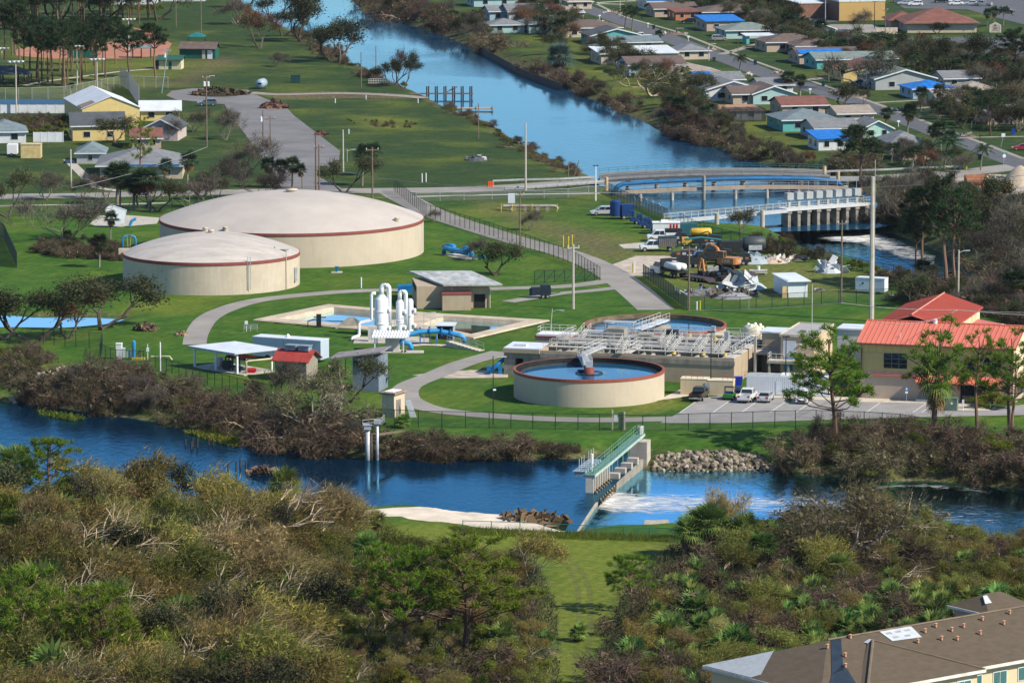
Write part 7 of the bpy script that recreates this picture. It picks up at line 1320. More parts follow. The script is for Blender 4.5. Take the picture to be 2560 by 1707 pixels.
t = thing('concession_stand', 'dark green stand with brown roof and white doors in the park', 'building', W(449, 147), radians(-8)); MB().box(0,10,0,5,-.1,3.0).add([(0,0,3),(0,5,3),(0,2.5,4.3)],[(0,2,1)]).build('wall', mat('dugout_green', (.01,.09,.065)), t); MB().slab((-.3,-.6,2.8),(10.4,-.6,2.8),(10.4,2.5,4.5),(-.3,2.5,4.5),.15).slab((-.3,5.6,2.8),(10.4,5.6,2.8),(10.4,2.5,4.5),(-.3,2.5,4.5),.15).build('roof', RC['br'], t)
for x, m in ((6.3, M_cream), (7.8, M_white)): boxpart('door', t, m, x,x+.9+.5*(x>7),-.06,-.004,0,2.4)
t = thing('canopy_tent', 'teal peaked canopy behind the green concession stand', 'canopy', W(492, 112)); MB().add([(-2.6,-2.6,2.4),(2.6,-2.6,2.4),(2.6,2.6,2.4),(-2.6,2.6,2.4),(0,0,3.6)],[(0,1,4),(1,2,4),(2,3,4),(3,0,4)]).build('cover', mat('tent_teal', (.01,.14,.15)), t)
for x in (-2.4,2.4):
    for y in (-2.4,2.4): boxpart('post', t, M_black, x-.06,x+.06,y-.06,y+.06,0,2.45)
t = thing('pavilion', 'dark hipped picnic pavilion at the left edge under pines', 'pavilion', W(-10, 212)); MB().add([(-4,-1,2.6),(9,-1,2.6),(9,7,2.6),(-4,7,2.6),(0,3,4.6),(5,3,4.6)],[(0,1,5,4),(1,2,5),(2,3,4,5),(3,0,4)]).build('roof', RC['dk'], t)
for x in (-3,1,5,8.4): boxpart('post', t, M_black, x,x+.3,-.6,-.3,0,2.6); boxpart('post', t, M_black, x,x+.3,6,6.3,0,2.6)
o = tag(MB().box(-1.2,1.2,-.9,.9,.1,1.9).box(-1.25,1.25,-.95,.95,1.9,2.0).build('dumpster', mat('dumpster_green', (.01,.05,.05))), 'dark dumpster standing alone on the park lawn', 'dumpster'); o.location = G(739, 207)
t = thing('camper', 'small rounded silver camper trailer at the edge of the gravel track', 'camper', G(654, 222), radians(80)); MB().tube([(-2.4,0,1.3),(-2.0,0,1.35),(1.8,0,1.35),(2.3,0,1.3)], [.7,1.2,1.2,.7], 16).build('body', mat('camper_silver', (.28,.36,.42), .35, .1, 1), t, True); boxpart('window', t, M_glass, -2.45,-2.3,-.5,.5,1.3,1.8); wheels(t, (0,), 2.2, .35, .2)
BRU = [(.10,.06,.045),(.16,.10,.07),(.06,.05,.03),(.20,.13,.09)]
debris('brush_pile', 548, 238, 14, 9, 2.4, 260, BRU, 'largest brown brush pile in the loop of the lot', 'brush pile', .3, 1.1); debris('brush_pile', 686, 271, 7, 5, 2.2, 200, [(.15,.075,.06),(.20,.11,.085),(.10,.06,.05)], 'reddish brush pile on the edge of the big lot', 'brush pile', .3, .9); debris('brush_pile', 802, 338, 3, 2, .9, 60, [(.18,.09,.07),(.13,.07,.05)], 'small reddish brush heap at the right of the big lot', 'brush pile', .2, .6)
debris('brush_pile', 366, 826, 3.4, 2.4, 1.5, 160, [(.20,.13,.09),(.27,.19,.13),(.13,.09,.06)], 'round brown brush heap on the lawn by the pond', 'brush pile', .3, .8); debris('brush_pile', 450, 838, 1.8, 1, .4, 30, [(.2,.13,.09),(.27,.19,.13)], 'small scatter of brown branches near the canopy path', 'brush pile', .3, .7); debris('brush_pile', 1335, 1300, 9, 6, 1.3, 180, [(.16,.10,.06),(.24,.16,.10),(.10,.07,.05)], 'root mass and driftwood on the tip of the beach', 'driftwood', .3, 1.2)
debris('brush_pile', 655, 1158, 3, 2, .8, 70, [(.16,.11,.08),(.10,.07,.05)], 'tangle of dead sticks in the river by the bank', 'driftwood', .4, 1.0); bpy.data.objects['brush_pile.006'].location.z = ZU
t = thing('deck_fence', 'white railed deck behind the canal bank trees', 'deck', W(922, 214)); rect_railing('railing', t, [(0,0,.6),(5.6,0,.6)], M_trim, 1.1, .6); MB().box(-.2,5.8,-.1,3,.3,.6).build('deck', M_wood, t)
t = thing('log_rail', 'low log rail on the park lawn by the gravel track', 'fence', W(915, 256)); MB().box(0,6,0,.15,.5,.65).box(0,6,0,.15,.9,1.05).box(.2,.35,-.05,.0,0,1.2).box(3,3.15,-.05,0,0,1.2).box(5.7,5.85,-.05,0,0,1.2).build('rail', M_wood, t)
for k, (x, y, l) in enumerate(((838,258,'white post on the park lawn left of the log rail'),(915,250,'white post at the left end of the log rail'),(1045,258,'white post near the dock path'),(872,335,'white stub on the field below the wires'),(1055,456,'left post of a white pair on the field'),(1065,455,'right post of a white pair on the field'),(903,720,'white marker posts on the lawn before the pump house'))):
    o = tag(MB().tube([(0,0,0),(0,0,1.1 if k < 4 else 1.9)], .14, 6).build('marker_post', M_white), l, 'post'); o.location = G(x, y)
# ---------------------------------------------------------------- apartment building, near right corner
ze, hh, rr = 6.2, 9.2, 3.05
u = Vector((cos(radians(38)), sin(radians(38)), 0)); p_ = Vector((u.y, -u.x, 0)); A = W(1757, 1664, ze); A.z = 0
t = thing('apartment_building', 'cream apartment block with brown hipped roof patched with grey sheets', 'apartment building', A, radians(38))
M_shb = mat('apartment_shingle', (.098,.076,.053), .95, .16, .9, sz=(1,1,4), bump=.3); M_acream = mat('apartment_cream', (.60,.49,.32), .88, .05, .5); M_under = mat('underlayment', (.34,.37,.40), .7, .12, 1.5); M_blk = mat('black_membrane', (.022,.032,.045), .4, .3, 1)
LM = 60.0; w2 = 2*hh          # local x along the ridge, local y from the near eave (0 = far left corner A lies at y = 0): near eave at y = -2*hh
def L(x, y, z): return (x, y, z)
zr = ze + rr
MB().add([L(0,0,ze),L(LM,0,ze),L(LM,-hh,zr),L(hh,-hh,zr)],[(0,1,2,3)]).build('roof_slope', M_shb, t)
MB().add([L(0,-w2,ze),L(hh,-hh,zr),L(LM,-hh,zr),L(LM,-w2,ze)],[(0,1,2,3)]).build('roof_slope', M_shb, t)
MB().add([L(0,0,ze),L(hh,-hh,zr),L(0,-w2,ze)],[(0,1,2)]).build('hip_end', M_shb, t)
nrm = .05
MB().add([L(.02,-.05,ze+.1),L(5.2,-5.25,ze+rr*5.2/hh+.1),L(.9,-8.2,ze+rr*.9/hh+.1),L(.02,-7.6,ze+.1)],[(0,1,2,3)]).build('underlayment', M_under, t)
MB().box(.6,w2+LM-w2-1,-w2+.7,-.7,-.2,ze-.25).build('wall', M_acream, t)
MB().box(-.06,LM,-w2-.06,-w2,ze-.3,ze+.03).box(-.06,0,-w2,0,ze-.3,ze+.03).box(0,LM,0,.06,ze-.3,ze+.03).box(.02,LM,-w2+.02,-.02,ze-.28,ze-.2).build('gutter', mat('gutter_white', (.62,.60,.55)), t)
for k in range(10):
    x = 14 + k*3.6
    if 0: pass
    f = MB().box(x,x+2.0,-w2+.62,-w2+.69,ze-2.4,ze-.9).build('window', M_trim, t); MB().box(x+.1,x+.95,-w2+.58,-w2+.619,ze-2.3,ze-1.0).box(x+1.05,x+1.9,-w2+.58,-w2+.619,ze-2.3,ze-1.0).build('pane', glossmat('teal_glass', (.06,.16,.16), .08, .3), f)
for y in (-3.0,-6.5,-10): MB().extr([(0,0),(1.5,0),(1.5,1.6),(1.25,1.95),(.75,2.1),(.25,1.95),(0,1.6)], 0, .08).build('arched_panel', mat('arch_orange', (.33,.15,.05)), t).location = (.52, y, ze-3.6)
for ob in [x for x in bpy.data.objects if x.name.startswith('arched_panel')]: ob.rotation_euler = (0,0,-pi/2)
# projecting wing with its own hip
xw, ww, lw, zw = 13.8, 8.3, 1.0, ze+2.78      # wing centre along the block, half width, how far its eave stands out, ridge height
yb = -w2-lw; ya = yb+ww
MB().add([L(xw-ww,yb,ze),L(xw+ww,yb,ze),L(xw,ya,zw)],[(0,1,2)]).build('wing_hip', M_shb, t)
yr = -hh-1.25
MB().add([L(xw+ww,yb,ze+.01),L(xw+ww,-w2+.6,ze+.01),L(xw,yr,zw+.02),L(xw,ya,zw+.0)],[(0,1,2,3)]).build('wing_slope', M_shb, t); MB().add([L(xw-ww,yb,ze+.01),L(xw,ya,zw),L(xw,yr,zw+.02),L(xw-ww,-w2+.6,ze+.01)],[(0,1,2,3)]).build('wing_slope', M_shb, t)
MB().box(xw-ww+.6,xw+ww-.6,yb+.6,-w2+1,-.2,ze-.26).build('wing_wall', M_acream, t); MB().box(xw-ww-.06,xw+ww+.06,yb-.06,yb,ze-.3,ze+.03).box(xw+ww,xw+ww+.06,yb,-w2,ze-.3,ze+.03).build('wing_gutter', mat('gutter_white', (.62,.60,.55)), t)
for k in range(4):
    x = xw-6+k*3.6; f = MB().box(x,x+2.0,yb+.52,yb+.59,ze-2.4,ze-.9).build('window', M_trim, t); MB().box(x+.1,x+.95,yb+.48,yb+.519,ze-2.3,ze-1.0).box(x+1.05,x+1.9,yb+.48,yb+.519,ze-2.3,ze-1.0).build('pane', glossmat('teal_glass', (.06,.16,.16)), f)
def on_main(x, v): return L(x, -hh-v, zr - rr*v/hh + .07)
MB().tube([on_main(hh,-.02), on_main(LM,-.02)], .13, 6).build('ridge_cap', mat('ridge_brown', (.15,.115,.08)), t); MB().tube([L(xw,ya,zw+.05),L(xw-ww,yb,ze+.06)], .16, 6).build('hip_cap', mat('ridge_brown', (.15,.115,.08)), t); MB().tube([L(xw,ya,zw+.05),L(xw+ww,yb,ze+.06)], .1, 6).build('hip_cap', mat('ridge_brown', (.15,.115,.08)), t)
MB().add([on_main(16.4,.05),on_main(20.9,.05),on_main(20.4,2.3),on_main(16.4,2.1)],[(0,1,2,3)]).build('roof_patch', mat('patch_white', (.46,.49,.52), .7, .1, 1), t)
mb = MB()
for (x, v) in ((16.8,.5),(18.1,.5),(19.4,.5),(17.0,1.4),(18.6,1.45)):
    for k in range(3): a = on_main(x+k*.28, v); b = on_main(x+k*.28+.2, v); c = on_main(x+k*.28+.2, v+.34); d = on_main(x+k*.28, v+.34); mb.add([(q[0],q[1],q[2]+.02) for q in (a,b,c,d)],[(0,1,2,3)])
mb.build('patch_print', mat('print_grey', (.28,.31,.33)), t)
mb = MB()
for k in range(14):
    x, y = 1.0+.55*(k%4)+.25*(k//4), -1.4-1.1*(k//4)-.45*(k%4); z = ze+rr*min(x,-y)/hh+.16; mb.add([(x,y,z),(x+.3,y-.28,z+.02),(x+.45,y-.5,z+.02),(x+.12,y-.2,z)],[(0,1,2,3)])
mb.build('underlayment_print', mat('print_grey', (.28,.31,.33)), t)
sl = (zw-ze)/ww; MB().add([L(xw-.8,ya-.1,zw-.8*sl+.09),L(xw,ya+.1,zw+.09),L(xw,yr-.1,zw+.09),L(xw-.8,yr-.1,zw-.8*sl+.09)],[(0,1,2,3)]).add([L(xw,ya+.1,zw+.09),L(xw+.8,ya-.1,zw-.8*sl+.09),L(xw+.8,yr-.1,zw-.8*sl+.09),L(xw,yr-.1,zw+.09)],[(0,1,2,3)]).build('roof_patch', mat('patch_white', (.46,.49,.52)), t)
mb = MB(); xv, yv = xw-ww, -w2+.3
mb.add([on_main(9.6,.05),on_main(11.0,.05),on_main(6.4,5.6),on_main(4.5,5.9)],[(0,1,2,3)]); mb.add([on_main(4.5,5.9),on_main(7.4,4.6),on_main(5.6,8.6),on_main(1.6,8.6)],[(0,1,2,3)]); mb.build('black_membrane', M_blk, t)
M_cop = mat('copper_vent', (.50,.27,.17), .5)
for k, (x, v) in enumerate(((7.9,1.4),(12.0,.4),(8.6,3.4),(7.0,5.2),(21.5,1.6),(23.6,1.0),(24.8,2.2),(22.2,3.4),(24.0,3.9),(26.8,1.9),(27.6,3.6),(30.2,1.2),(32,2.6),(34.5,.9),(19.0,3.2))):
    q = on_main(x, v); MB().lathe([(.14,0),(.14,.35),(.22,.4),(.02,.5)], 10).build('roof_vent', M_cop, t).location = q
t = thing('stair_roof', 'small brown pavilion roof poking up behind the apartment ridge', 'roof pavilion', W(2480, 1548, 6.5), radians(38)); t.location.z = 0; zz = 8.0; MB().add([(-3.6,-3.2,zz),(3.6,-3.2,zz),(3.6,3.2,zz),(-3.6,3.2,zz),(-1.2,0,zz+1.5),(1.2,0,zz+1.5)],[(0,1,5,4),(1,2,5),(2,3,4,5),(3,0,4)]).build('roof', M_shb, t); MB().box(-3.7,3.7,-3.3,-3.2,zz-.25,zz+.02).box(-3.7,-3.6,-3.2,3.2,zz-.25,zz+.02).build('gutter', mat('gutter_white', (.62,.60,.55)), t); MB().box(-3,3,-2.6,2.6,-.2,zz-.1).build('wall', mat('tan_base', (.45,.36,.28)), t); MB().add([(-2.6,-1.6,zz+.83),(-1.6,-1.6,zz+.83),(-1.1,-.3,zz+1.4),(-1.7,-.3,zz+1.4)],[(0,1,2,3)]).build('roof_patch', mat('patch_white', (.46,.49,.52)), t)
# ================================================================ plants
def nrm(v): return v / np.maximum(np.linalg.norm(v, axis=-1, keepdims=True), 1e-9)
class PM:          # twigs and leaves by the thousand
    def __init__(s): s.v = []; s.n = 0; s.f = []
    def blades(s, C, D, Ln, Wd):        # one thin triangle per twig or leaf, from C along D
        C = np.asarray(C, float); D = nrm(np.asarray(D, float)); k = len(C); S = nrm(np.cross(D, nrm(RNG.normal(size=(k, 3)))))
        Ln = np.broadcast_to(Ln, (k,))[:, None]; Wd = np.broadcast_to(Wd, (k,))[:, None]
        V = np.stack([C - S*Wd*.5, C + S*Wd*.5, C + D*Ln], 1).reshape(-1, 3); s.v.append(V); s.f.append(np.arange(k*3).reshape(k, 3) + s.n); s.n += k*3
    def leaves(s, C, sz):               # a rhombus per leaf, any way up
        C = np.asarray(C, float); k = len(C); A = nrm(RNG.normal(size=(k, 3))); B = nrm(np.cross(A, nrm(RNG.normal(size=(k, 3))))); z = np.broadcast_to(sz, (k,))[:, None]
        V = np.stack([C - A*z, C - B*z*.55, C + A*z, C + B*z*.55], 1).reshape(-1, 3); s.v.append(V); s.f.append(np.arange(k*4).reshape(k, 4) + s.n); s.n += k*4
    def quads(s, P):                    # (k, 4, 3)
        P = np.asarray(P, float); k = len(P); s.v.append(P.reshape(-1, 3)); s.f.append(np.arange(k*4).reshape(k, 4) + s.n); s.n += k*4
    def mesh(s, name, m):
        V = np.concatenate(s.v); me = bpy.data.meshes.new(name); me.vertices.add(len(V)); me.vertices.foreach_set('co', V.ravel())
        loops = np.concatenate([f.ravel() for f in s.f]); tot = np.concatenate([np.full(len(f), f.shape[1]) for f in s.f]); st = np.concatenate([[0], np.cumsum(tot)[:-1]])
        me.loops.add(len(loops)); me.loops.foreach_set('vertex_index', loops.astype(np.int32)); me.polygons.add(len(tot)); me.polygons.foreach_set('loop_start', st.astype(np.int32)); me.polygons.foreach_set('loop_total', tot.astype(np.int32))
        me.update(calc_edges=True); me.materials.append(m); return me
def rv(): return Vector(RNG.normal(size=3)).normalized()
def grow(mb, p, d, L, r, depth, tips, up=.15, spread=.7, shrink=.72, kids=(2, 4), lean=Vector((.12,0,0)), wob=.22, minr=.012, n=5):
    """A limb that wanders, then forks; the ends are kept as tips (point, direction)."""
    pts = [Vector(p)]; d = Vector(d).normalized(); k = 3
    for i in range(k):
        d = (d + rv()*wob + Vector((0,0,up))*.4 + lean*.5).normalized(); pts.append(pts[-1] + d*L/k)
    r1 = max(r*.62, minr); mb.tube(pts, [r + (r1-r)*i/k for i in range(k+1)], n if r > .05 else 3, cap=False)
    if depth == 0: tips.append((pts[-1], d)); tips.append((pts[-2], d)); return
    for _ in range(RNG.integers(kids[0], kids[1])):
        q = (d + rv()*spread + Vector((0,0,up)) + lean).normalized(); grow(mb, pts[-1] - d*L*RNG.uniform(0,.25), q, L*shrink*RNG.uniform(.75,1.2), r1*.85, depth-1, tips, up, spread, shrink, kids, lean, wob, minr, n)
def mobj(name, me, parent): o = bpy.data.objects.new(name, me); COL.objects.link(o); o.parent = parent; return o
LIB = {}           # species -> list of prototypes: [(part name, mesh)...]
B_pale = leafmat('bark_pale', [(.36,.295,.205),(.45,.375,.27),(.27,.22,.155)], 0, .01, .8, .2); B_grey = leafmat('bark_grey', [(.18,.155,.13),(.24,.21,.175),(.13,.11,.09)], 0, .01); B_brsh = leafmat('bark_brush', [(.27,.21,.155),(.34,.275,.20),(.19,.15,.11)], 0, .01); B_brk = leafmat('bark_broken', [(.27,.23,.185),(.34,.29,.235),(.19,.16,.13)], 0, .01, .8, .15); B_pine = leafmat('bark_pine', [(.125,.078,.054),(.165,.105,.072),(.085,.056,.042)], 0, .01); B_dark = leafmat('bark_dark', [(.07,.055,.045),(.10,.08,.065)], 0, .01)
F_olive = leafmat('leaf_olive', [(.165,.168,.030),(.24,.225,.048),(.31,.275,.085),(.12,.125,.026),(.275,.225,.09)], .42); F_green = leafmat('leaf_green', [(.12,.15,.018),(.18,.20,.026),(.07,.10,.014),(.23,.22,.045)], .42)
F_brown = leafmat('twig_brown', [(.135,.098,.066),(.100,.074,.052),(.19,.145,.095),(.062,.050,.036),(.12,.105,.055)], .25); F_dull = leafmat('leaf_dull', [(.040,.056,.022),(.070,.080,.034),(.100,.098,.048),(.062,.054,.034)], .3); F_pine = leafmat('needle_green', [(.095,.175,.013),(.155,.245,.025),(.062,.118,.011),(.215,.26,.038)], .42, .02, .8, .12); F_pined = leafmat('needle_dark', [(.022,.050,.020),(.035,.068,.024),(.016,.034,.016),(.05,.075,.03)], .2)
F_palm = leafmat('palm_green', [(.085,.165,.032),(.14,.22,.05),(.055,.105,.025),(.23,.25,.075)], .35); F_palmd = leafmat('palm_dark', [(.022,.048,.024),(.036,.066,.030),(.05,.075,.035)], .2); F_dead = leafmat('palm_dead', [(.17,.10,.045),(.24,.155,.08),(.11,.07,.035)], .2); F_grey = leafmat('twig_grey', [(.115,.098,.08),(.085,.072,.06),(.15,.128,.10),(.08,.076,.055)], .2); F_blue = leafmat('palm_blue', [(.09,.15,.14),(.13,.20,.19),(.06,.10,.10)], .2)
F_mix = leafmat('leaf_pale_olive', [(.26,.215,.08),(.33,.27,.11),(.18,.155,.055),(.36,.29,.14)], .42); F_rust = leafmat('leaf_rust', [(.14,.065,.035),(.10,.05,.03),(.18,.10,.06),(.06,.05,.025)], .2)
def arr(tips): return np.array([t[0][:] for t in tips]), np.array([t[1][:] for t in tips])
def add_proto(sp, *parts): LIB.setdefault(sp, []).append(parts)
def twiggy(sp, nv, bark, leaf, trunks, L0, r0, depth, per, ln, wd, spread=.75, up=.25, lean=(.18,-.05,.05), leafy=0, out=.6, kids=(2,4), wob=.25):
    for _ in range(nv):
        mb = MB(); tips = []; lean_ = Vector(lean)
        for k in range(trunks): a = 2*pi*(k + RNG.uniform(0,.6))/trunks; grow(mb, (RNG.normal()*.12, RNG.normal()*.12, -.2), (cos(a)*spread, sin(a)*spread, 1), L0*RNG.uniform(.8,1.2), r0, depth, tips, up, spread, .74, kids, lean_, wob)
        P, D = arr(tips); pm = PM(); idx = np.repeat(np.arange(len(P)), per); k = len(idx)
        C = P[idx] + RNG.normal(size=(k,3))*L0*.16; dd = D[idx] + RNG.normal(size=(k,3))*out + np.array(lean)
        pm.blades(C, dd, ln*RNG.uniform(.5,1.4,k), wd*RNG.uniform(.6,1.4,k))
        if leafy: i2 = np.repeat(np.arange(len(P)), leafy); pm.leaves(P[i2] + RNG.normal(size=(len(i2),3))*L0*.18, ln*.22*RNG.uniform(.6,1.4,len(i2)))
        b = mb.build('branches', bark); me = b.data; bpy.data.objects.remove(b); add_proto(sp, ('branches', me), ('foliage', pm.mesh('foliage', leaf)))
twiggy('olive_shrub', 5, B_pale, F_olive, 3, 2.2, .10, 3, 34, .55, .070, .85, .16, leafy=9, kids=(2,4))
twiggy('pale_shrub', 3, B_pale, F_mix, 3, 2.3, .10, 3, 30, .60, .050, .8, .25, leafy=4)
twiggy('green_shrub', 4, B_grey, F_green, 4, 1.5, .06, 3, 26, .36, .10, .8, .15, leafy=34)
twiggy('willow', 1, B_pale, F_mix, 6, 1.5, .06, 3, 20, .5, .05, .62, .30, lean=(.02,0,0), out=.5)
twiggy('bare_tree', 4, B_pale, F_mix, 3, 2.5, .20, 3, 7, .8, .026, .9, .10, kids=(2,4), wob=.38)
twiggy('brown_brush', 5, B_brsh, F_brown, 7, 1.5, .06, 2, 46, .85, .036, 1.1, .0, lean=(.05,-.18,-.14), leafy=5, out=.8)
twiggy('grey_bush', 4, B_grey, F_grey, 5, 1.6, .07, 3, 22, .6, .035, .8, .2, lean=(.05,0,0), out=.6)
twiggy('dull_tree', 4, B_dark, F_dull, 2, 2.4, .17, 3, 16, .5, .08, .7, .25, lean=(.05,0,0), leafy=48)
twiggy('rust_tree', 2, B_dark, F_rust, 2, 2.3, .15, 3, 24, .5, .07, .7, .2, lean=(.05,0,0), leafy=20)
twiggy('broken_tree', 2, B_brk, leafmat('leaf_grey_olive', [(.15,.135,.075),(.20,.175,.095),(.105,.095,.055)], .3, .02, .8, .15), 4, 2.6, .20, 3, 20, .7, .032, .75, .12, lean=(-.05,-.08,0), leafy=6, kids=(3,4), wob=.34)
def pine(sp, nv, leaf, Hh, crown0, cr, nb, tuft, tr, rise=.33, flat=.15, sub=4):
    """Straight trunk, limbs that climb to a domed crown, a puff of needles at every twig end."""
    for _ in range(nv):
        mb = MB(); ex, ey, ph = RNG.normal()*.5, RNG.normal()*.5, RNG.uniform(0, 6); axis = lambda z: Vector((ex*(z/Hh)**2 + .15*sin(z*.6+ph), ey*(z/Hh)**2, z)); k = 8; zt = Hh*.93
        mb.tube([axis(zt*i/k) - Vector((0,0,.2 if i == 0 else 0)) for i in range(k+1)], [.25*(1-.78*i/k) for i in range(k+1)], 7, cap=False); tips = []
        for j in range(nb):
            f = (j+.5)/nb; el = 1 - (1+flat)*f; a = j*2.4 + RNG.uniform(-.4,.4); hr = sqrt(max(0, 1-max(el,0)**2)); R = RNG.uniform(.72,1.12); e = Vector((cr*hr*cos(a)*R, cr*hr*sin(a)*R, Hh*(1-rise) + Hh*rise*el*R - .02*Hh))
            z0 = min(zt*.98, max(Hh*crown0, e.z - Hh*RNG.uniform(.10,.22))); p = axis(z0); q = axis(min(e.z, zt)) + Vector((e.x, e.y, 0)); q.z = e.z; m_ = p.lerp(q, .5) + Vector((0,0,-.25)) + rv()*.25
            mb.tube([p, m_, q], [.085, .06, .03], 4, cap=False); tips.append((q, (q-m_).normalized()))
            for _k in range(sub): w_ = m_.lerp(q, RNG.uniform(.35,1)) ; g = w_ + Vector((RNG.normal()*.55, RNG.normal()*.55, RNG.uniform(-.05,.6))); mb.tube([w_, g], [.03,.015], 3, cap=False); tips.append((g, Vector((0,0,1))))
        P, D = arr(tips); pm = PM(); idx = np.repeat(np.arange(len(P)), tuft); n = len(idx); u = nrm(RNG.normal(size=(n,3))); u[:,2] = np.abs(u[:,2])*.9 - .2
        C = P[idx] + nrm(RNG.normal(size=(n,3)))*tr*RNG.uniform(.05,.75,(n,1)); pm.blades(C, nrm(u)*.9 + D[idx]*.5, tr*RNG.uniform(.6,1.1,n), .085); b = mb.build('trunk', B_pine); me = b.data; bpy.data.objects.remove(b); add_proto(sp, ('trunk', me), ('crown', pm.mesh('crown', leaf)))
pine('pine_tree', 4, F_pine, 12.0, .30, 3.7, 30, 60, .58, .42, .35); pine('tall_pine', 3, F_pined, 15.0, .52, 2.8, 24, 56, .66, .26, .40); pine('thin_pine', 3, F_pine, 14.0, .42, 3.2, 17, 56, .58, .34, .65, 3)
def fan_palm(sp, nv, leaf, Hh, nf, fl, dead=12, rt=.17, blue=False):
    for _ in range(nv):
        mb = MB(); bx = RNG.normal()*.25; top = Vector((bx, RNG.normal()*.2, Hh)); mb.tube([(0,0,-.2),(bx*.3,0,Hh*.5),top], [rt*1.15, rt, rt*1.1], 7, cap=False); pm = PM(); pd = PM()
        def frond(pmx, a, e, L, droop, w):
            base = np.array(top); d = np.array((cos(a)*cos(e), sin(a)*cos(e), sin(e))); side = np.array((-sin(a), cos(a), 0)); hub = base + d*L*.45; upv = np.cross(side, d); Q = []
            for t in np.linspace(-1.9, 1.9, 15):
                q = nrm((d*cos(t) + side*sin(t))); l = L*.58*(1-.12*abs(t)); m_ = hub + q*l*.55 + upv*.04; tip = hub + q*l - np.array((0,0,droop*l*(.5+.2*abs(t)))); s2 = nrm(np.cross(q, upv))*w
                Q.append([hub, m_ - s2, tip, m_ + s2])
            pmx.quads(Q); s3 = side*.03; pmx.quads([[base - s3, base + s3, hub + s3, hub - s3]])
        for k in range(nf): f = k/nf; frond(pm, k*2.4 + RNG.uniform(-.3,.3), 1.35 - 1.75*f + RNG.normal()*.1, fl*RNG.uniform(.85,1.15), .25 + .45*f, .075)
        for k in range(dead): frond(pd, RNG.uniform(0, 6.28), -1.0 - RNG.uniform(0,.4), fl*.85, .3, .06)
        b = mb.build('trunk', B_grey); me = b.data; bpy.data.objects.remove(b); parts = [('trunk', me), ('crown', pm.mesh('crown', leaf))]
        if dead: parts.append(('dead_fronds', pd.mesh('dead_fronds', F_dead)))
        add_proto(sp, *parts)
fan_palm('cabbage_palm', 4, F_palm, 3.4, 36, 2.5); fan_palm('palmetto', 4, F_palm, 1.2, 30, 1.75, 7); fan_palm('dark_palm', 3, F_palmd, 5.0, 36, 2.3, 12); fan_palm('blue_palm', 1, F_blue, 1.8, 44, 2.6, 4, .25)
def feather_palm(sp, nv, Hh, nf, fl):
    for _ in range(nv):
        mb = MB(); top = Vector((RNG.normal()*.4, 0, Hh)); mb.tube([(0,0,-.2),(top.x*.3,0,Hh*.5),top], [.2,.15,.14], 6, cap=False); pm = PM()
        for k in range(nf):
            a = k*2.4; e = 1.2 - 1.3*k/nf; pts = []
            for i in range(9): s = fl*i/8; pts.append(np.array(top) + np.array((cos(a)*cos(e)*s, sin(a)*cos(e)*s, sin(e)*s - .16*s*s)))
            C = np.array(pts); side = np.array((-sin(a), cos(a), 0))
            for i in range(1, 8):
                for sg in (1,-1):
                    d = side*sg*.8 + nrm(C[i+1]-C[i])*.6 + np.array((0,0,-.35)); pm.blades(np.repeat(C[i][None], 4, 0) + RNG.uniform(0,1,(4,1))*(C[i+1]-C[i]), np.repeat(d[None], 4, 0) + RNG.normal(size=(4,3))*.12, .75, .09)
        b = mb.build('trunk', B_grey); me = b.data; bpy.data.objects.remove(b); add_proto(sp, ('trunk', me), ('crown', pm.mesh('crown', F_palmd)))
feather_palm('feather_palm', 2, 4.2, 20, 2.6)
LIB['canal_brush'] = LIB['brown_brush'][:3]  # canal-bank clumps are brown brush plants, not a separate reed kind
HT = {}
for sp, protos in LIB.items():
    hs = []
    for pr in protos: z = np.concatenate([np.array([v.co.z for v in me.vertices]) for _, me in pr]); hs.append(float(np.percentile(z, 99.6)))
    HT[sp] = hs
NAMES = {'willow':('willow_tree','tree'),'canal_brush':('canal_brush','reeds'),'olive_shrub':('windblown_tree','tree'),'pale_shrub':('pale_tree','tree'),'green_shrub':('green_bush','bush'),'bare_tree':('bare_tree','tree'),'brown_brush':('brown_brush','bush'),'grey_bush':('grey_bush','bush'),'dull_tree':('broadleaf_tree','tree'),'rust_tree':('rusty_tree','tree'),'broken_tree':('broken_tree','tree'),'pine_tree':('pine_tree','pine'),'tall_pine':('tall_pine','pine'),'thin_pine':('thin_pine','pine'),'cabbage_palm':('cabbage_palm','palm'),'palmetto':('palmetto','palm'),'dark_palm':('cabbage_palm','palm'),'blue_palm':('blue_palm','palm'),'feather_palm':('feather_palm','palm')}
def plant(sp, loc, h, label, group=None, wide=1.0, rz=None, vi=None, tilt=0):
    i = int(RNG.integers(len(LIB[sp]))) if vi is None else vi % len(LIB[sp]); nm, cat = NAMES[sp]; t = thing(nm, label, cat, loc, RNG.uniform(-.7,.7) if rz is None else rz, group); s = h/HT[sp][i]; t.scale = (s*wide, s*wide, s)
    if tilt: t.rotation_euler = (0, tilt, t.rotation_euler.z)
    for pn, me in LIB[sp][i]: mobj(pn, me, t)
    return t
def inside(poly, x, y): return sdist(np.array([[x, y]]), poly)[0]
KEEP = []          # spots already taken: (x, y, radius)
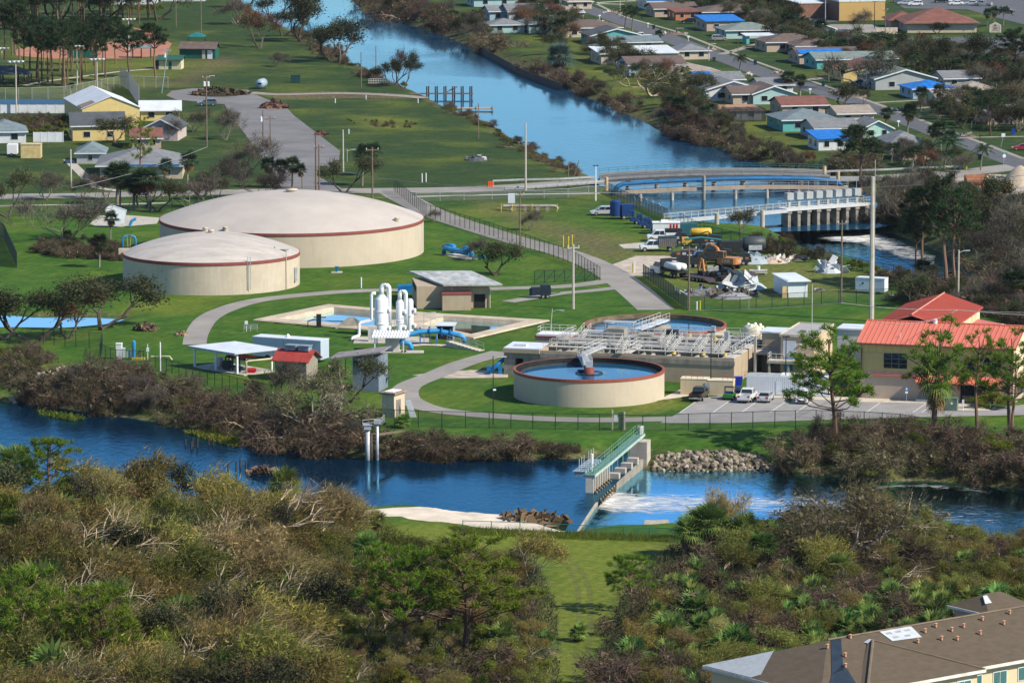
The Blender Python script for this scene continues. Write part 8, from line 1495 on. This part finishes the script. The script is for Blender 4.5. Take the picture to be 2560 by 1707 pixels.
def scatter(pts, spacing, mix, label, group, hr, z=None, wide=(.9,1.3), avoid=()):
    poly = np2(pts); lo, hi = poly.min(0), poly.max(0); sps = list(mix); w = np.array([mix[s] for s in sps], float); w /= w.sum(); got = []
    for x, y in RNG.uniform(lo, hi, (int((hi-lo).prod()/(spacing*spacing)*7)+10, 2)):
        if wet(x, y) or inside(poly, x, y) > 0 or any((x-a)**2 + (y-b)**2 < (spacing*.82)**2 for a, b in got) or any((x-a)**2 + (y-b)**2 < r*r for a, b, r in KEEP): continue
        got.append((x, y)); sp = sps[int(RNG.choice(len(sps), p=w))]; k = {'cabbage_palm':1.0,'palmetto':.85,'bare_tree':1.15,'green_shrub':.72,'pine_tree':1.5}.get(sp, 1.0); kind = {'canal_brush':'low brown brush clump','olive_shrub':'olive wind-stripped tree','pale_shrub':'pale twiggy tree','green_shrub':'green leafy bush','bare_tree':'bare pale-limbed tree','brown_brush':'brown storm-killed brush','grey_bush':'grey leafless bush','dull_tree':'dull dark-leaved tree','cabbage_palm':'cabbage palm','palmetto':'low fan palmetto','rust_tree':'rusty-leaved tree','dark_palm':'dark cabbage palm','feather_palm':'feathery palm','pine_tree':'green pine','tall_pine':'dark pine'}[sp]
        plant(sp, (x, y, gh(x, y) if z is None else z), RNG.uniform(*hr)*k, kind + ' ' + label, kind + 's ' + group, RNG.uniform(*wide))
# single plants that stand out: species, pixel of the foot, height in metres, label, width factor
SOLO = [
 ('pine_tree',1010,1655,13.2,'left of the twin green pines beside the lawn gap',1.05,0),('pine_tree',1168,1640,13.8,'right of the twin green pines, with the broader crown',1.7,1),('pine_tree',128,1290,10.5,'rounded green pine at the left river bend',1.15,2),('pine_tree',75,1500,7.5,'small green pine crown amid the bare thicket at the left edge',1.1,3),('pine_tree',70,1707,13.0,'large spreading green pine in the near left corner',1.35,1),('pine_tree',262,1735,12.0,'green pine with bare reddish lower limbs next to the corner pine',1.0,0),('pine_tree',1580,1530,7.0,'small dull pine beside the lawn gap among palmettos',1.3,2),
 ('cabbage_palm',30,1262,8.2,'tallest cabbage palm at the left edge against the river',1.0,0),('cabbage_palm',8,1270,6.5,'cabbage palm next to the left picture edge',1.0,1),('cabbage_palm',722,1300,7.2,'yellow-skirted cabbage palm against the river beside the white board',.9,2),('cabbage_palm',948,1345,3.6,'lone cabbage palm on the grass behind the beach',1.1,3),('cabbage_palm',917,1430,5.0,'dark-headed cabbage palm left of the twin pines',1.0,0),('palmetto',735,1385,3.0,'pale palmetto below the bush by the beach',1.1,1),('palmetto',860,1480,2.6,'palmetto in the brown thicket left of the twin pines',1.0,0),('palmetto',1260,1630,3.4,'palmetto right of the broader twin pine',1.1,2),('palmetto',1370,1630,2.6,'bluish palmetto on the edge of the lawn gap',1.0,3),('palmetto',1450,1600,2.2,'palmetto at the right edge of the lawn gap',1.0,3),
 ('cabbage_palm',1712,1400,5.8,'leftmost palm of the group by the tailwater fence',1.0,1),('cabbage_palm',1745,1394,6.6,'second palm of the group by the tailwater fence',1.0,0),('cabbage_palm',1788,1398,7.2,'tallest palm of the group by the tailwater fence',1.1,2),('cabbage_palm',1870,1405,6.4,'right palm of the group by the tailwater fence',1.0,3),('cabbage_palm',1900,1440,5.6,'yellow-skirted palm in front of the tailwater palm group',1.0,0),('cabbage_palm',2208,1345,6.0,'palm leaning over the water right of the broken grey tree',1.0,0),('cabbage_palm',2105,1480,5.0,'yellowish palm beneath the broken grey tree',1.0,2),('palmetto',2260,1430,3.4,'palm half hidden in the olive thicket by the far tailwater',1.0,1),
 ('broken_tree',2080,1408,10.0,'large broken grey tree with torn limbs over the tailwater',1.3,0),('pale_shrub',2120,1392,9.6,'olive-grey tree standing just behind the broken grey tree',1.35,2),('palmetto',2035,1420,3.6,'palm at the roots of the broken grey tree',1.1,0),('willow',1815,1350,7.2,'round half-bare willow standing at the tailwater edge',.9,0),('green_shrub',800,1340,5.0,'dense green bush at the left end of the beach',1.2,1),('olive_shrub',1330,1450,6.5,'dark olive tree leaning behind the broader twin pine',1.0,2),
 ('broken_tree',775,1085,10.5,'sprawling bare grey tree on the river bank before the yellow hut',1.15,1),('dull_tree',872,1010,7.5,'dull leafy tree in front of the blue-grey shed',.95,2),('grey_bush',700,1010,6.5,'grey twiggy tree in front of the red-roof shed',1.1,1),('dull_tree',88,860,11.0,'dark storm-broken tree beside the pond',1.75,0),('rust_tree',175,846,9.0,'brown-leaved tree in front of the pond beside the storm-broken one',1.4,1),('dull_tree',250,824,9.0,'dark drooping tree at the right of the pond',1.6,1),('dull_tree',15,850,8.0,'dark tree at the left edge before the pond',1.5,2),
 ('pine_tree',2085,1108,16.5,'broad bushy pine before the white trailer, its crown hanging low',1.25,3),('thin_pine',2340,1092,17.5,'tall open-crowned pine in front of the entrance canopy',1.25,0),('cabbage_palm',2330,1090,13.0,'leaning vine-choked trunk beside the open-crowned pine',.55,1),('thin_pine',2440,1072,14.6,'slender pine before the right end of the yellow building',1.1,1),('thin_pine',2522,1095,16.0,'right pine of the leaning pair at the picture edge',1.25,2),('thin_pine',2532,1097,14.0,'forked pine trunk beside its taller twin at the picture edge',1.2,0),
 ('dark_palm',1120,1062,2.2,'x',1,0),
 ('dark_palm',248,668,6.3,'cabbage palm left of the streaked tank',1.1,0),('dark_palm',276,600,5.8,'cabbage palm on the lawn in front of the collapsed sign',1.0,1),('dark_palm',172,622,3.6,'short palm under the bare dome-crowned tree',1.1,2),('grey_bush',160,600,9.0,'wide bare dome-crowned tree on the lawn left of the tanks',1.3,0),('dull_tree',20,545,9.5,'dark oak at the left edge by the public road',1.3,0),('grey_bush',110,500,6.0,'leafless tree behind the dark oak at the left edge',1.2,1),
 ('dull_tree',1240,690,6.4,'leafy fallen tree beside the sunken drive',1.4,3),('grey_bush',1185,650,4.4,'small bare tree beside the blue pipes',1.1,2),('grey_bush',1085,556,2.6,'tiny bare tree at the fence of the sunken drive',1.0,3),('grey_bush',1322,576,4.4,'leafless little tree on the worn lot by the drive',.9,2),('dull_tree',1846,588,5.0,'round green tree at the canal fence behind the vacuum truck',1.2,1),
 ('dull_tree',862,485,8.0,'dark leafy tree by the road behind the wide tank',1.1,2),('dark_palm',905,465,9.2,'broad-headed palm pair by the road, left one',1.1,0),('dark_palm',930,440,7.5,'broad-headed palm pair by the road, right one',1.1,1),('dark_palm',676,470,6.6,'left palm of four behind the wide tank',1.1,2),('dark_palm',697,470,6.2,'second palm of four behind the wide tank',1.1,0),('dark_palm',730,470,6.8,'third palm of four behind the wide tank',1.1,1),('dark_palm',756,472,5.4,'smallest palm of four behind the wide tank',.9,2),
 ('dark_palm',292,512,9.0,'left tall palm before the grey-roofed house',1.5,0),('dark_palm',334,526,7.5,'palm in the dense clump left of the wide tank',1.5,1),('dark_palm',376,530,9.2,'tallest palm in the dense clump left of the wide tank',1.5,2),('dark_palm',300,516,7.4,'slim palm crossing the footpath end',1.0,1),('dark_palm',410,470,6.4,'dark palm before the blue-edged roof',1.0,0),('dark_palm',468,470,8.0,'round-headed palm right of the grey-roofed house',1.0,1),('grey_bush',470,520,7.0,'grey leafless tree directly behind the wide tank',1.2,0),('grey_bush',560,470,6.5,'grey leafless tree at the road left of the big lot',1.2,1),('dull_tree',540,500,4.5,'small dark tree behind the wide tank',1.0,0),('grey_bush',205,495,5.2,'thin leafless tree beside the public road',1.1,2),('grey_bush',268,500,5.5,'thin leafless tree at the footpath',1.0,3),('grey_bush',618,440,9.0,'tall leafless tree at the left edge of the big lot',1.2,2),('grey_bush',560,350,7.5,'small leafless tree by the car-side pole',.9,1),('grey_bush',482,330,6.0,'leafless street tree behind the gable house',1.0,0),
 ('dull_tree',352,520,7.0,'dense dark tree amid the palm clump before the wide grey roof',1.3,1),('dull_tree',395,528,6.5,'dark bushy tree at the edge of the palm clump by the wide tank',1.3,2),('dull_tree',510,500,6.0,'dark olive tree right of the wide grey roof',1.3,3),('grey_bush',655,500,7.0,'leafless tree in front of the row of four palms',1.2,0),
 ('thin_pine',353,470,15.0,'scraggly tall pine in front of the wide grey roof',.9,1),('dull_tree',280,362,6.4,'dark tree in front of the yellow annex',1.5,1),('dull_tree',250,350,5.0,'brown-green tree at the annex corner',1.2,3),('grey_bush',420,352,5.0,'bare shrub before the pinkish gable house',1.1,2),('dark_palm',178,235,3.0,'small dark palm at the court fence',1.2,0),
 ('tall_pine',388,196,14.6,'lone dark pine in front of the restroom block',1.3,0),('tall_pine',322,206,15.0,'dark pine left of the lone park pine',1.25,1),
 ('rust_tree',652,122,11.5,'rusty-brown tree on the park lawn by the canal',1.4,0),('dull_tree',755,105,13.5,'tall half-bare tree on the canal bank lawn',1.2,3),('dull_tree',828,152,12.0,'left trunk of the dark dense tree pair on the canal bank',1.2,0),('dull_tree',842,157,11.5,'right trunk of the dark dense tree pair on the canal bank',1.3,1),('grey_bush',690,168,4.0,'small leafless tree on the park lawn',1.3,1),('dull_tree',705,92,8.0,'low dark tree behind the rusty-brown tree',1.2,1),('grey_bush',590,62,8.0,'pale leafless tree at the picture top near the canal',1.2,3),('dull_tree',620,20,11.0,'tree with olive crown at the top of the canal lawn',1.3,3),('dull_tree',690,50,11.0,'tree by the canal at the picture top',1.2,2),('dull_tree',745,30,12.0,'olive tree at the water near the picture top',1.1,3),
 ('dull_tree',985,206,6.6,'bushy tree behind the white railed deck',1.3,2),('dull_tree',1010,218,10.0,'large-leaved tree leaning over the canal by the dock',.8,0),('rust_tree',990,190,9.6,'yellow-topped thin tree by the white railed deck',.6,1),('green_shrub',1002,213,1.6,'low clipped bush at the deck end',1.3,0),
 ('blue_palm',1395,172,7.2,'silver-blue fan palm on the canal lawn',1.0,0),('dull_tree',1378,140,7.0,'dark tree behind the silver-blue palm',1.0,1),('bare_tree',1630,240,9.0,'wide-forking bare tree on the canal lawn',1.3,1),('feather_palm',1562,72,7.0,'left feathery palm of the pair on the suburb road',1.0,0),('feather_palm',1580,82,7.4,'right feathery palm of the pair on the suburb road',1.0,1),('feather_palm',1848,183,5.0,'feathery palm on the verge by the kerb bin',1.0,0),('dark_palm',1645,118,5.0,'dark palm beside the road at the white pickup',1.0,1),('dull_tree',1545,128,4.0,'dark round shrub below the teal gabled house',1.4,0),('dull_tree',1475,150,4.0,'dense dark hedge tree left of the white flat roof',1.6,1),('dull_tree',1540,204,3.6,'small tree behind the sunroom house hedge',1.1,2),
 ('dark_palm',2268,342,8.0,'tall single palm beside the suburb road',1.0,0),('dark_palm',2214,325,5.5,'bushy palm left of the tall single palm',1.3,1),('dark_palm',2352,385,7.6,'left palm of three by the street corner',1.0,2),('dark_palm',2372,394,6.4,'middle palm of three by the street corner',1.0,0),('dark_palm',2330,372,5.6,'right shaded palm by the dark hipped roof',1.0,1),('dull_tree',2158,262,4.0,'dark conifer-like shrub at the kerb by the boards',.8,1),('grey_bush',2158,222,10.0,'bare spreading tree in front of the yellow house',1.2,0),('dull_tree',2110,270,6.0,'grey-green tree on the verge before the road bend',1.4,3),('dark_palm',1965,235,6.0,'left bushy palm at the kerb bend',1.4,0),('dark_palm',2000,240,5.6,'right bushy palm at the kerb bend',1.4,1),('dark_palm',2072,205,5.0,'palm before the part white roof',1.1,2),('dark_palm',2104,208,5.4,'palm at the corner of the yellow house',1.1,0),('grey_bush',2146,78,6.5,'brown sparse tree in front of the yellow store',1.1,2),('dull_tree',2345,86,3.6,'long olive hedge tree before the clinic wall',1.9,3),('dark_palm',2468,70,6.0,'left windblown palm behind the clinic sign',.9,0),('dark_palm',2484,68,6.4,'middle windblown palm behind the clinic sign',.9,1),('feather_palm',2508,66,6.0,'right windblown palm behind the clinic sign',.9,1),
 ('dull_tree',2215,140,7.0,'brown-green tree beside the wrecked pergola',1.3,1),('dull_tree',2300,180,9.4,'tall dark tree at the dark lot, left of three',.9,0),('dull_tree',2385,195,12.0,'tallest brown tree at the dark lot',1.0,2),('dark_palm',2440,190,6.0,'palm at the dark lot edge',1.3,0),('tall_pine',2540,215,15.0,'large dark pine at the right edge above the suburb',1.5,1),('tall_pine',2475,340,11.0,'dark pine at the right edge beside the far drives',1.3,2),('dull_tree',2500,300,8.0,'dark shaded tree right of the damaged house',1.5,0),('grey_bush',2440,290,8.0,'grey leafless tree before the damaged house',1.4,0),('dull_tree',2540,330,7.0,'dark tree beside the bright blue bin',1.5,1),
 ('tall_pine',2154,470,15.5,'pine with wide low crown before the street corner house',1.5,0),('tall_pine',2290,708,14.0,'storm-thinned pine over the tailwater, leftmost',1.0,2),('tall_pine',2308,622,17.0,'tall pine crossing the sand lot with high crown',1.1,0),('tall_pine',2362,722,21.0,'tallest twin pine on the tailwater bank',1.2,1),('tall_pine',2385,730,19.0,'tall pine beside the tallest twin',1.15,2),('tall_pine',2400,620,10.0,'short dark pine behind the twin pines',1.4,0),('dark_palm',2300,718,5.0,'palm cluster at the tailwater edge',1.4,0),('dark_palm',2336,712,4.4,'second palm at the tailwater edge',1.3,2),('dark_palm',2530,780,7.5,'palm behind the coral hall at the right edge',1.3,1),
 ('green_shrub',2470,1022,2.4,'bright green hedge shrub at the building corner',1.9,0),('green_shrub',2430,1020,1.8,'green shrub left of the hedge at the building corner',1.6,1),('palmetto',1010,1068,2.0,'small palmetto beside the beige hut on the bank',1.2,2),
]
GREEN_ = {'pine_tree':'pine', 'thin_pine':'pine'}
for sp, x, y, h, l, wd_, vi in SOLO:
    if l == 'x': continue
    KEEP.append((*W(x, y)[:2], 2.2)); plant(sp, G(x, y), h, l, None, wd_, None, vi)
# rows of pines in the ball park
PN = [(30,140,16),(38,132,15),(48,150,17),(62,205,16),(93,200,17),(97,215,16),(105,205,15),(120,206,15),(131,212,17),(127,180,15),(150,180,14),(157,215,17),(162,222,16),(170,205,16),(178,180,14),(200,210,15),(205,200,16),(214,180,14),(240,218,15),(258,180,15),(264,195,16),(12,150,16),(75,175,15),(110,170,14),(182,160,13),(235,165,14),(288,160,13)]
for k, (x, y, h) in enumerate(PN): plant('tall_pine', G(x, y), h, 'dark tall pine in the stand before the ball field', 'dark pines of the ball-field stand', RNG.uniform(.9,1.15), RNG.uniform(0,6), k)
# thickets and brush
scatter([(-40,1290),(330,1290),(640,1312),(830,1345),(830,1420),(600,1440),(-40,1440)], 4.6, {'olive_shrub':5,'pale_shrub':2,'green_shrub':4,'bare_tree':1.0,'palmetto':.8,'dull_tree':1.2}, 'in the thicket along the near river shore', 'in the shore thicket', (4.6,9.0))
scatter([(-40,1445),(600,1445),(720,1440),(720,1900),(-40,1900)], 5.0, {'olive_shrub':5,'pale_shrub':4,'green_shrub':3.4,'bare_tree':1.8,'palmetto':.7,'dull_tree':1.0}, 'deep in the windblown thicket at the near left', 'deep in the left thicket', (4.6,9.6))
scatter([(725,1440),(840,1425),(1000,1405),(1160,1405),(1270,1450),(1290,1560),(725,1560)], 3.7, {'olive_shrub':4,'brown_brush':3,'green_shrub':3,'bare_tree':.8,'palmetto':.8}, 'behind the twin green pines', 'behind the twin pines', (3.2,5.4))
scatter([(725,1570),(1290,1570),(1340,1660),(1355,1900),(725,1900)], 3.8, {'olive_shrub':4,'pale_shrub':2,'green_shrub':4,'brown_brush':1,'bare_tree':.8}, 'at the foot of the twin green pines', 'at the foot of the twin pines', (2.2,4.0))
scatter([(1890,1340),(2230,1338),(2230,1400),(2230,1500),(1990,1500),(1760,1440)], 4.0, {'olive_shrub':4,'green_shrub':2,'brown_brush':3,'bare_tree':.8,'palmetto':1.5}, 'along the near shore of the tailwater', 'along the tailwater shore', (3.2,5.6))
scatter([(2240,1345),(2480,1362),(2640,1390),(2640,1525),(2240,1505)], 3.4, {'olive_shrub':5,'green_shrub':3,'brown_brush':1,'palmetto':.6}, 'in the low olive thicket right of the broken grey tree', 'in the low olive thicket', (2.6,3.8))
scatter([(1700,1455),(1980,1510),(2640,1530),(2640,1590),(2240,1640),(1900,1720),(1780,1760),(1550,1760),(1560,1640),(1620,1540)], 3.3, {'palmetto':8,'olive_shrub':2.5,'green_shrub':2,'brown_brush':1.4,'pale_shrub':1}, 'between the lawn gap and the apartment roof', 'by the apartment roof', (3.2,4.8))
scatter([(1550,1700),(1780,1740),(1780,1900),(1545,1900)], 3.2, {'olive_shrub':2,'pale_shrub':2,'brown_brush':4,'green_shrub':2}, 'left of the patched apartment roof corner', 'left of the apartment roof', (2.8,4.2))
scatter([(20,985),(120,970),(260,940),(430,985),(620,1020),(700,1050),(840,1075),(880,1130),(735,1122),(600,1088),(470,1060),(300,1036),(110,1012)], 3.9, {'brown_brush':6,'grey_bush':1.5,'green_shrub':.35}, 'on the far river bank left of the intake pipes', 'left of the intake pipes', (2.6,4.5))
scatter([(900,1105),(990,1098),(1180,1108),(1430,1112),(1450,1142),(1280,1146),(1090,1148),(960,1142)], 3.2, {'brown_brush':5,'green_shrub':1}, 'on the low bank between intake pipes and river gate', 'between intake and gate', (1.7,2.7), wide=(1.3,1.8))
scatter([(1955,1122),(2060,1088),(2260,1088),(2560,1112),(2700,1120),(2700,1220),(1940,1190)], 3.6, {'brown_brush':7,'green_shrub':1.2,'bare_tree':.5}, 'on the far tailwater bank below the yellow building', 'below the yellow building', (2.4,4.0))
scatter([(1880,1135),(1935,1120),(1945,1165),(1900,1172)], 2.8, {'brown_brush':1}, 'at the right end of the riprap', 'at the riprap end', (1.0,1.7))
scatter([(-40,900),(100,880),(110,930),(-40,960)], 3.2, {'green_shrub':1,'brown_brush':1}, 'at the left edge below the pond', 'below the pond', (1.6,3))
scatter([(300,650),(120,640),(100,620),(260,615)], 2.6, {'brown_brush':2,'dull_tree':.7}, 'under the bare dome-crowned tree on the lawn', 'under the dome-crowned tree', (1.6,2.6))
scatter([(1640,338),(1720,352),(1850,385),(1940,418),(2080,430),(2180,428),(2150,414),(2000,410),(1850,362),(1830,330),(1760,300),(1680,282),(1650,300)], 4.3, {'brown_brush':3,'grey_bush':3,'dull_tree':2,'rust_tree':1.4}, 'on the canal bank below the suburb', 'on the suburb canal bank', (2.8,4.8))
scatter([(1010,45),(1110,84),(1190,120),(1260,118),(1170,70),(1060,30),(930,2),(900,12)], 6.5, {'brown_brush':3,'grey_bush':1.5,'dull_tree':2.5,'rust_tree':1}, 'on the far canal bank near the top', 'on the upper canal bank', (3.5,6.5))
scatter([(1310,160),(1420,205),(1560,275),(1640,318),(1660,312),(1570,262),(1430,195),(1320,150)], 6.5, {'brown_brush':3,'grey_bush':2,'dull_tree':1}, 'along the canal lawn edge below the white flat roof', 'on the canal lawn edge', (2.2,3.8))
scatter([(2180,530),(2240,500),(2400,530),(2600,540),(2600,740),(2520,735),(2440,690),(2330,612),(2230,580)], 5.4, {'brown_brush':2,'grey_bush':4,'dull_tree':4,'dark_palm':.8}, 'in the dark wood beyond the tailwater', 'beyond the tailwater', (5.0,8.5))
scatter([(2170,470),(2300,490),(2400,520),(2240,520)], 4.5, {'brown_brush':2,'dull_tree':3,'grey_bush':2}, 'between sand lot and weir', 'between sand lot and weir', (2.5,4.5))
scatter([(1860,625),(1990,650),(2120,680),(2260,715),(2400,765),(2600,800),(2600,770),(2300,700),(2050,650),(1930,612)], 4.2, {'brown_brush':4,'green_shrub':1.2,'dull_tree':1}, 'on the tailwater edge behind the storage yard', 'behind the storage yard', (1.8,3.4))
scatter([(2250,770),(2450,790),(2640,850),(2640,800),(2440,745),(2290,745)], 4, {'grey_bush':2,'dull_tree':3,'brown_brush':1}, 'behind the coral hall', 'behind the coral hall', (3,6))
scatter([(1100,262),(1217,306),(1300,360),(1402,412),(1470,440),(1440,440),(1290,375),(1190,315)], 4.2, {'green_shrub':3,'canal_brush':3}, 'in the reeds of the mown canal bank', 'on the mown canal bank', (.8,1.6), wide=(1.5,2.2))
scatter([(720,60),(800,112),(880,166),(950,195),(930,200),(860,170),(770,115)], 4.5, {'brown_brush':2,'dull_tree':1}, 'at the park waterline', 'at the park waterline', (1.5,3))
scatter([(-20,45),(360,30),(400,52),(300,70),(-20,80)], 7, {'tall_pine':4,'dull_tree':1}, 'behind the ball field at the top left', 'behind the ball field', (12,15))
scatter([(-20,300),(165,300),(165,340),(-20,340)], 4.0, {'green_shrub':2,'grey_bush':1,'brown_brush':1}, 'in the yard below the white vinyl fence', 'in the fenced yard', (1.4,2.6))
scatter([(300,22),(400,22),(400,30),(300,30)], 3, {'green_shrub':1}, 'clipped before the white villa', 'before the white villa', (1.6,2.2))
scatter([(860,298),(1060,310),(1030,322),(880,312)], 3.6, {'brown_brush':2,'green_shrub':1}, 'in the rough strip of the mown field', 'in the rough strip', (.6,1.1))
for pts, l, g in (([(1290,20),(1430,60),(1420,110),(1300,70)],'by the houses at the top of the canal','top canal houses'),([(1480,130),(1700,215),(1760,260),(1620,230)],'in the back yards above the canal','the back yards'),([(1640,265),(1760,280),(1800,340),(1690,318)],'on the lawn slope above the canal brush','the lawn slope'),
    ([(1560,10),(1900,20),(2000,70),(1800,50)],'among the houses beyond the suburb road','the upper houses'),([(1880,60),(2240,150),(2200,180),(1960,120)],'between the brown roofs and the store','the brown roofs'),([(2240,130),(2560,170),(2560,240),(2280,190)],'around the dark lot','the dark lot'),([(2280,280),(2560,270),(2560,330),(2400,325)],'at the far right drives','the far drives'),([(2130,380),(2330,410),(2480,430),(2300,436)],'near the street corner','the street corner')):
    scatter(pts, 4.4, {'dull_tree':5,'grey_bush':2,'feather_palm':2,'dark_palm':2,'rust_tree':1.5}, l, 'at ' + g, (3.0,7.0))
scatter([(2180,745),(2250,735),(2330,735),(2300,760)], 4, {'brown_brush':1}, 'by the bent cart frame', 'by the cart frame', (.6,1.2))
# low growth that nobody could count
def ground_cover(name, pts, n, leaf, ln, wd, tall, clump=0):
    poly = np2(pts); lo, hi = poly.min(0), poly.max(0); Q = RNG.uniform(lo, hi, (int(n*2.6), 2)); Q = Q[sdist(Q, poly) < 0]; Q = Q[~wetness(Q)][:n] if name != 'water_weeds' else Q[:n]; h = height(Q) if name != 'water_weeds' else np.full(len(Q), ZU+.02); k = len(Q); pm = PM(); C = np.column_stack([Q, h + RNG.uniform(0, tall, k)]); D = RNG.normal(size=(k,3))*.6 + np.array((.25,0,.8)); pm.blades(C, D, ln*RNG.uniform(.5,1.5,k), wd*RNG.uniform(.6,1.4,k)); me = pm.mesh(name, leaf); o = bpy.data.objects.new(name, me); COL.objects.link(o); return tag(o, kind='stuff')
ground_cover('undergrowth', [(-60,1262),(330,1268),(640,1290),(830,1310),(850,1360),(1000,1370),(1330,1400),(1390,1520),(1412,1900),(-60,1900)], 90000, F_dull, .7, .12, .9)
ground_cover('undergrowth', [(1680,1370),(2000,1362),(2300,1360),(2640,1400),(2640,1600),(1900,1720),(1780,1900),(1490,1900),(1500,1640),(1560,1480)], 60000, F_dull, .7, .12, .9)
ground_cover('undergrowth', [(0,990),(120,962),(260,935),(430,975),(700,1035),(850,1080),(900,1140),(735,1130),(470,1066),(200,1024)], 26000, F_brown, .7, .08, .8)
ground_cover('undergrowth', [(1900,1120),(2100,1095),(2560,1125),(2700,1130),(2700,1235),(2400,1224),(2210,1226),(1990,1203),(1900,1190)], 30000, F_brown, .7, .08, .9)
ground_cover('undergrowth', [(900,1100),(1450,1110),(1455,1144),(960,1141)], 14000, F_brown, .5, .07, .6)
ground_cover('shore_grass', [(1120,1318),(1420,1332),(1690,1342),(1690,1356),(1400,1348),(1150,1336)], 9000, F_green, .5, .05, .2)
ground_cover('water_weeds', [(90,1005),(160,1012),(215,1022),(180,1028),(120,1016)], 900, F_green, .6, .25, .05); ground_cover('water_weeds', [(460,1055),(560,1058),(610,1082),(590,1092),(520,1075)], 1600, F_green, .6, .25, .05)
# ================================================================ light, sky, camera
SUN_AZ = radians(116.0); SUN_EL = radians(40.0)      # from the right and a little from behind the camera
sd = Vector((sin(SUN_AZ)*cos(SUN_EL), cos(SUN_AZ)*cos(SUN_EL), sin(SUN_EL)))
L_ = bpy.data.lights.new('sun', 'SUN'); L_.energy = 4.8; L_.angle = radians(.53); L_.color = (1.0, .91, .75)
lo_ = bpy.data.objects.new('sun', L_); COL.objects.link(lo_); lo_.rotation_euler = sd.to_track_quat('Z', 'Y').to_euler(); lo_.location = (0, 700, 300)
wd = bpy.data.worlds.new('World'); SC.world = wd; wd.use_nodes = True; nt = wd.node_tree; nt.nodes.clear()
sk = nt.nodes.new('ShaderNodeTexSky'); sk.sky_type = 'NISHITA'; sk.sun_disc = False; sk.sun_elevation = SUN_EL; sk.sun_rotation = SUN_AZ
sk.air_density = 1.0; sk.dust_density = .1; sk.ozone_density = 6.0; sk.altitude = 50
bg = nt.nodes.new('ShaderNodeBackground'); bg.inputs[1].default_value = .112
wo = nt.nodes.new('ShaderNodeOutputWorld'); nt.links.new(sk.outputs[0], bg.inputs[0]); nt.links.new(bg.outputs[0], wo.inputs[0])
cam = bpy.data.cameras.new('camera'); co = bpy.data.objects.new('camera', cam); COL.objects.link(co)
cam.sensor_width = 36.0; cam.lens = FOC*36.0/2560.0; cam.clip_start = 1.0; cam.clip_end = 20000.0
co.location = (0, 0, CAMH); co.rotation_euler = (pi/2 - TH, 0, 0); SC.camera = co
SC.view_settings.view_transform = 'Standard'; SC.view_settings.look = 'None'; SC.view_settings.exposure = 0.5; SC.view_settings.gamma = 1.0
SC.cycles.use_denoising = True; SC.cycles.max_bounces = 6; SC.cycles.diffuse_bounces = 2; SC.cycles.glossy_bounces = 3; SC.cycles.transparent_max_bounces = 12; SC.cycles.transmission_bounces = 2
SC.cycles.caustics_reflective = False; SC.cycles.caustics_refractive = False
SC.render.film_transparent = False

# thin humid air over the whole place
hm = _mk('haze_air')[0]; hz = MB().box(-900,900,-60,2600,-6.5,118).build('haze', hm); tag(hz, kind='stuff')
hn = hm.node_tree; o_ = [n for n in hn.nodes if n.type == 'OUTPUT_MATERIAL'][0]
for l in list(o_.inputs[0].links): hn.links.remove(l)
pv = hn.nodes.new('ShaderNodeVolumePrincipled'); pv.inputs['Color'].default_value = (.70,.85,1,1); pv.inputs['Density'].default_value = .000012
hn.links.new(pv.outputs[0], o_.inputs[1])
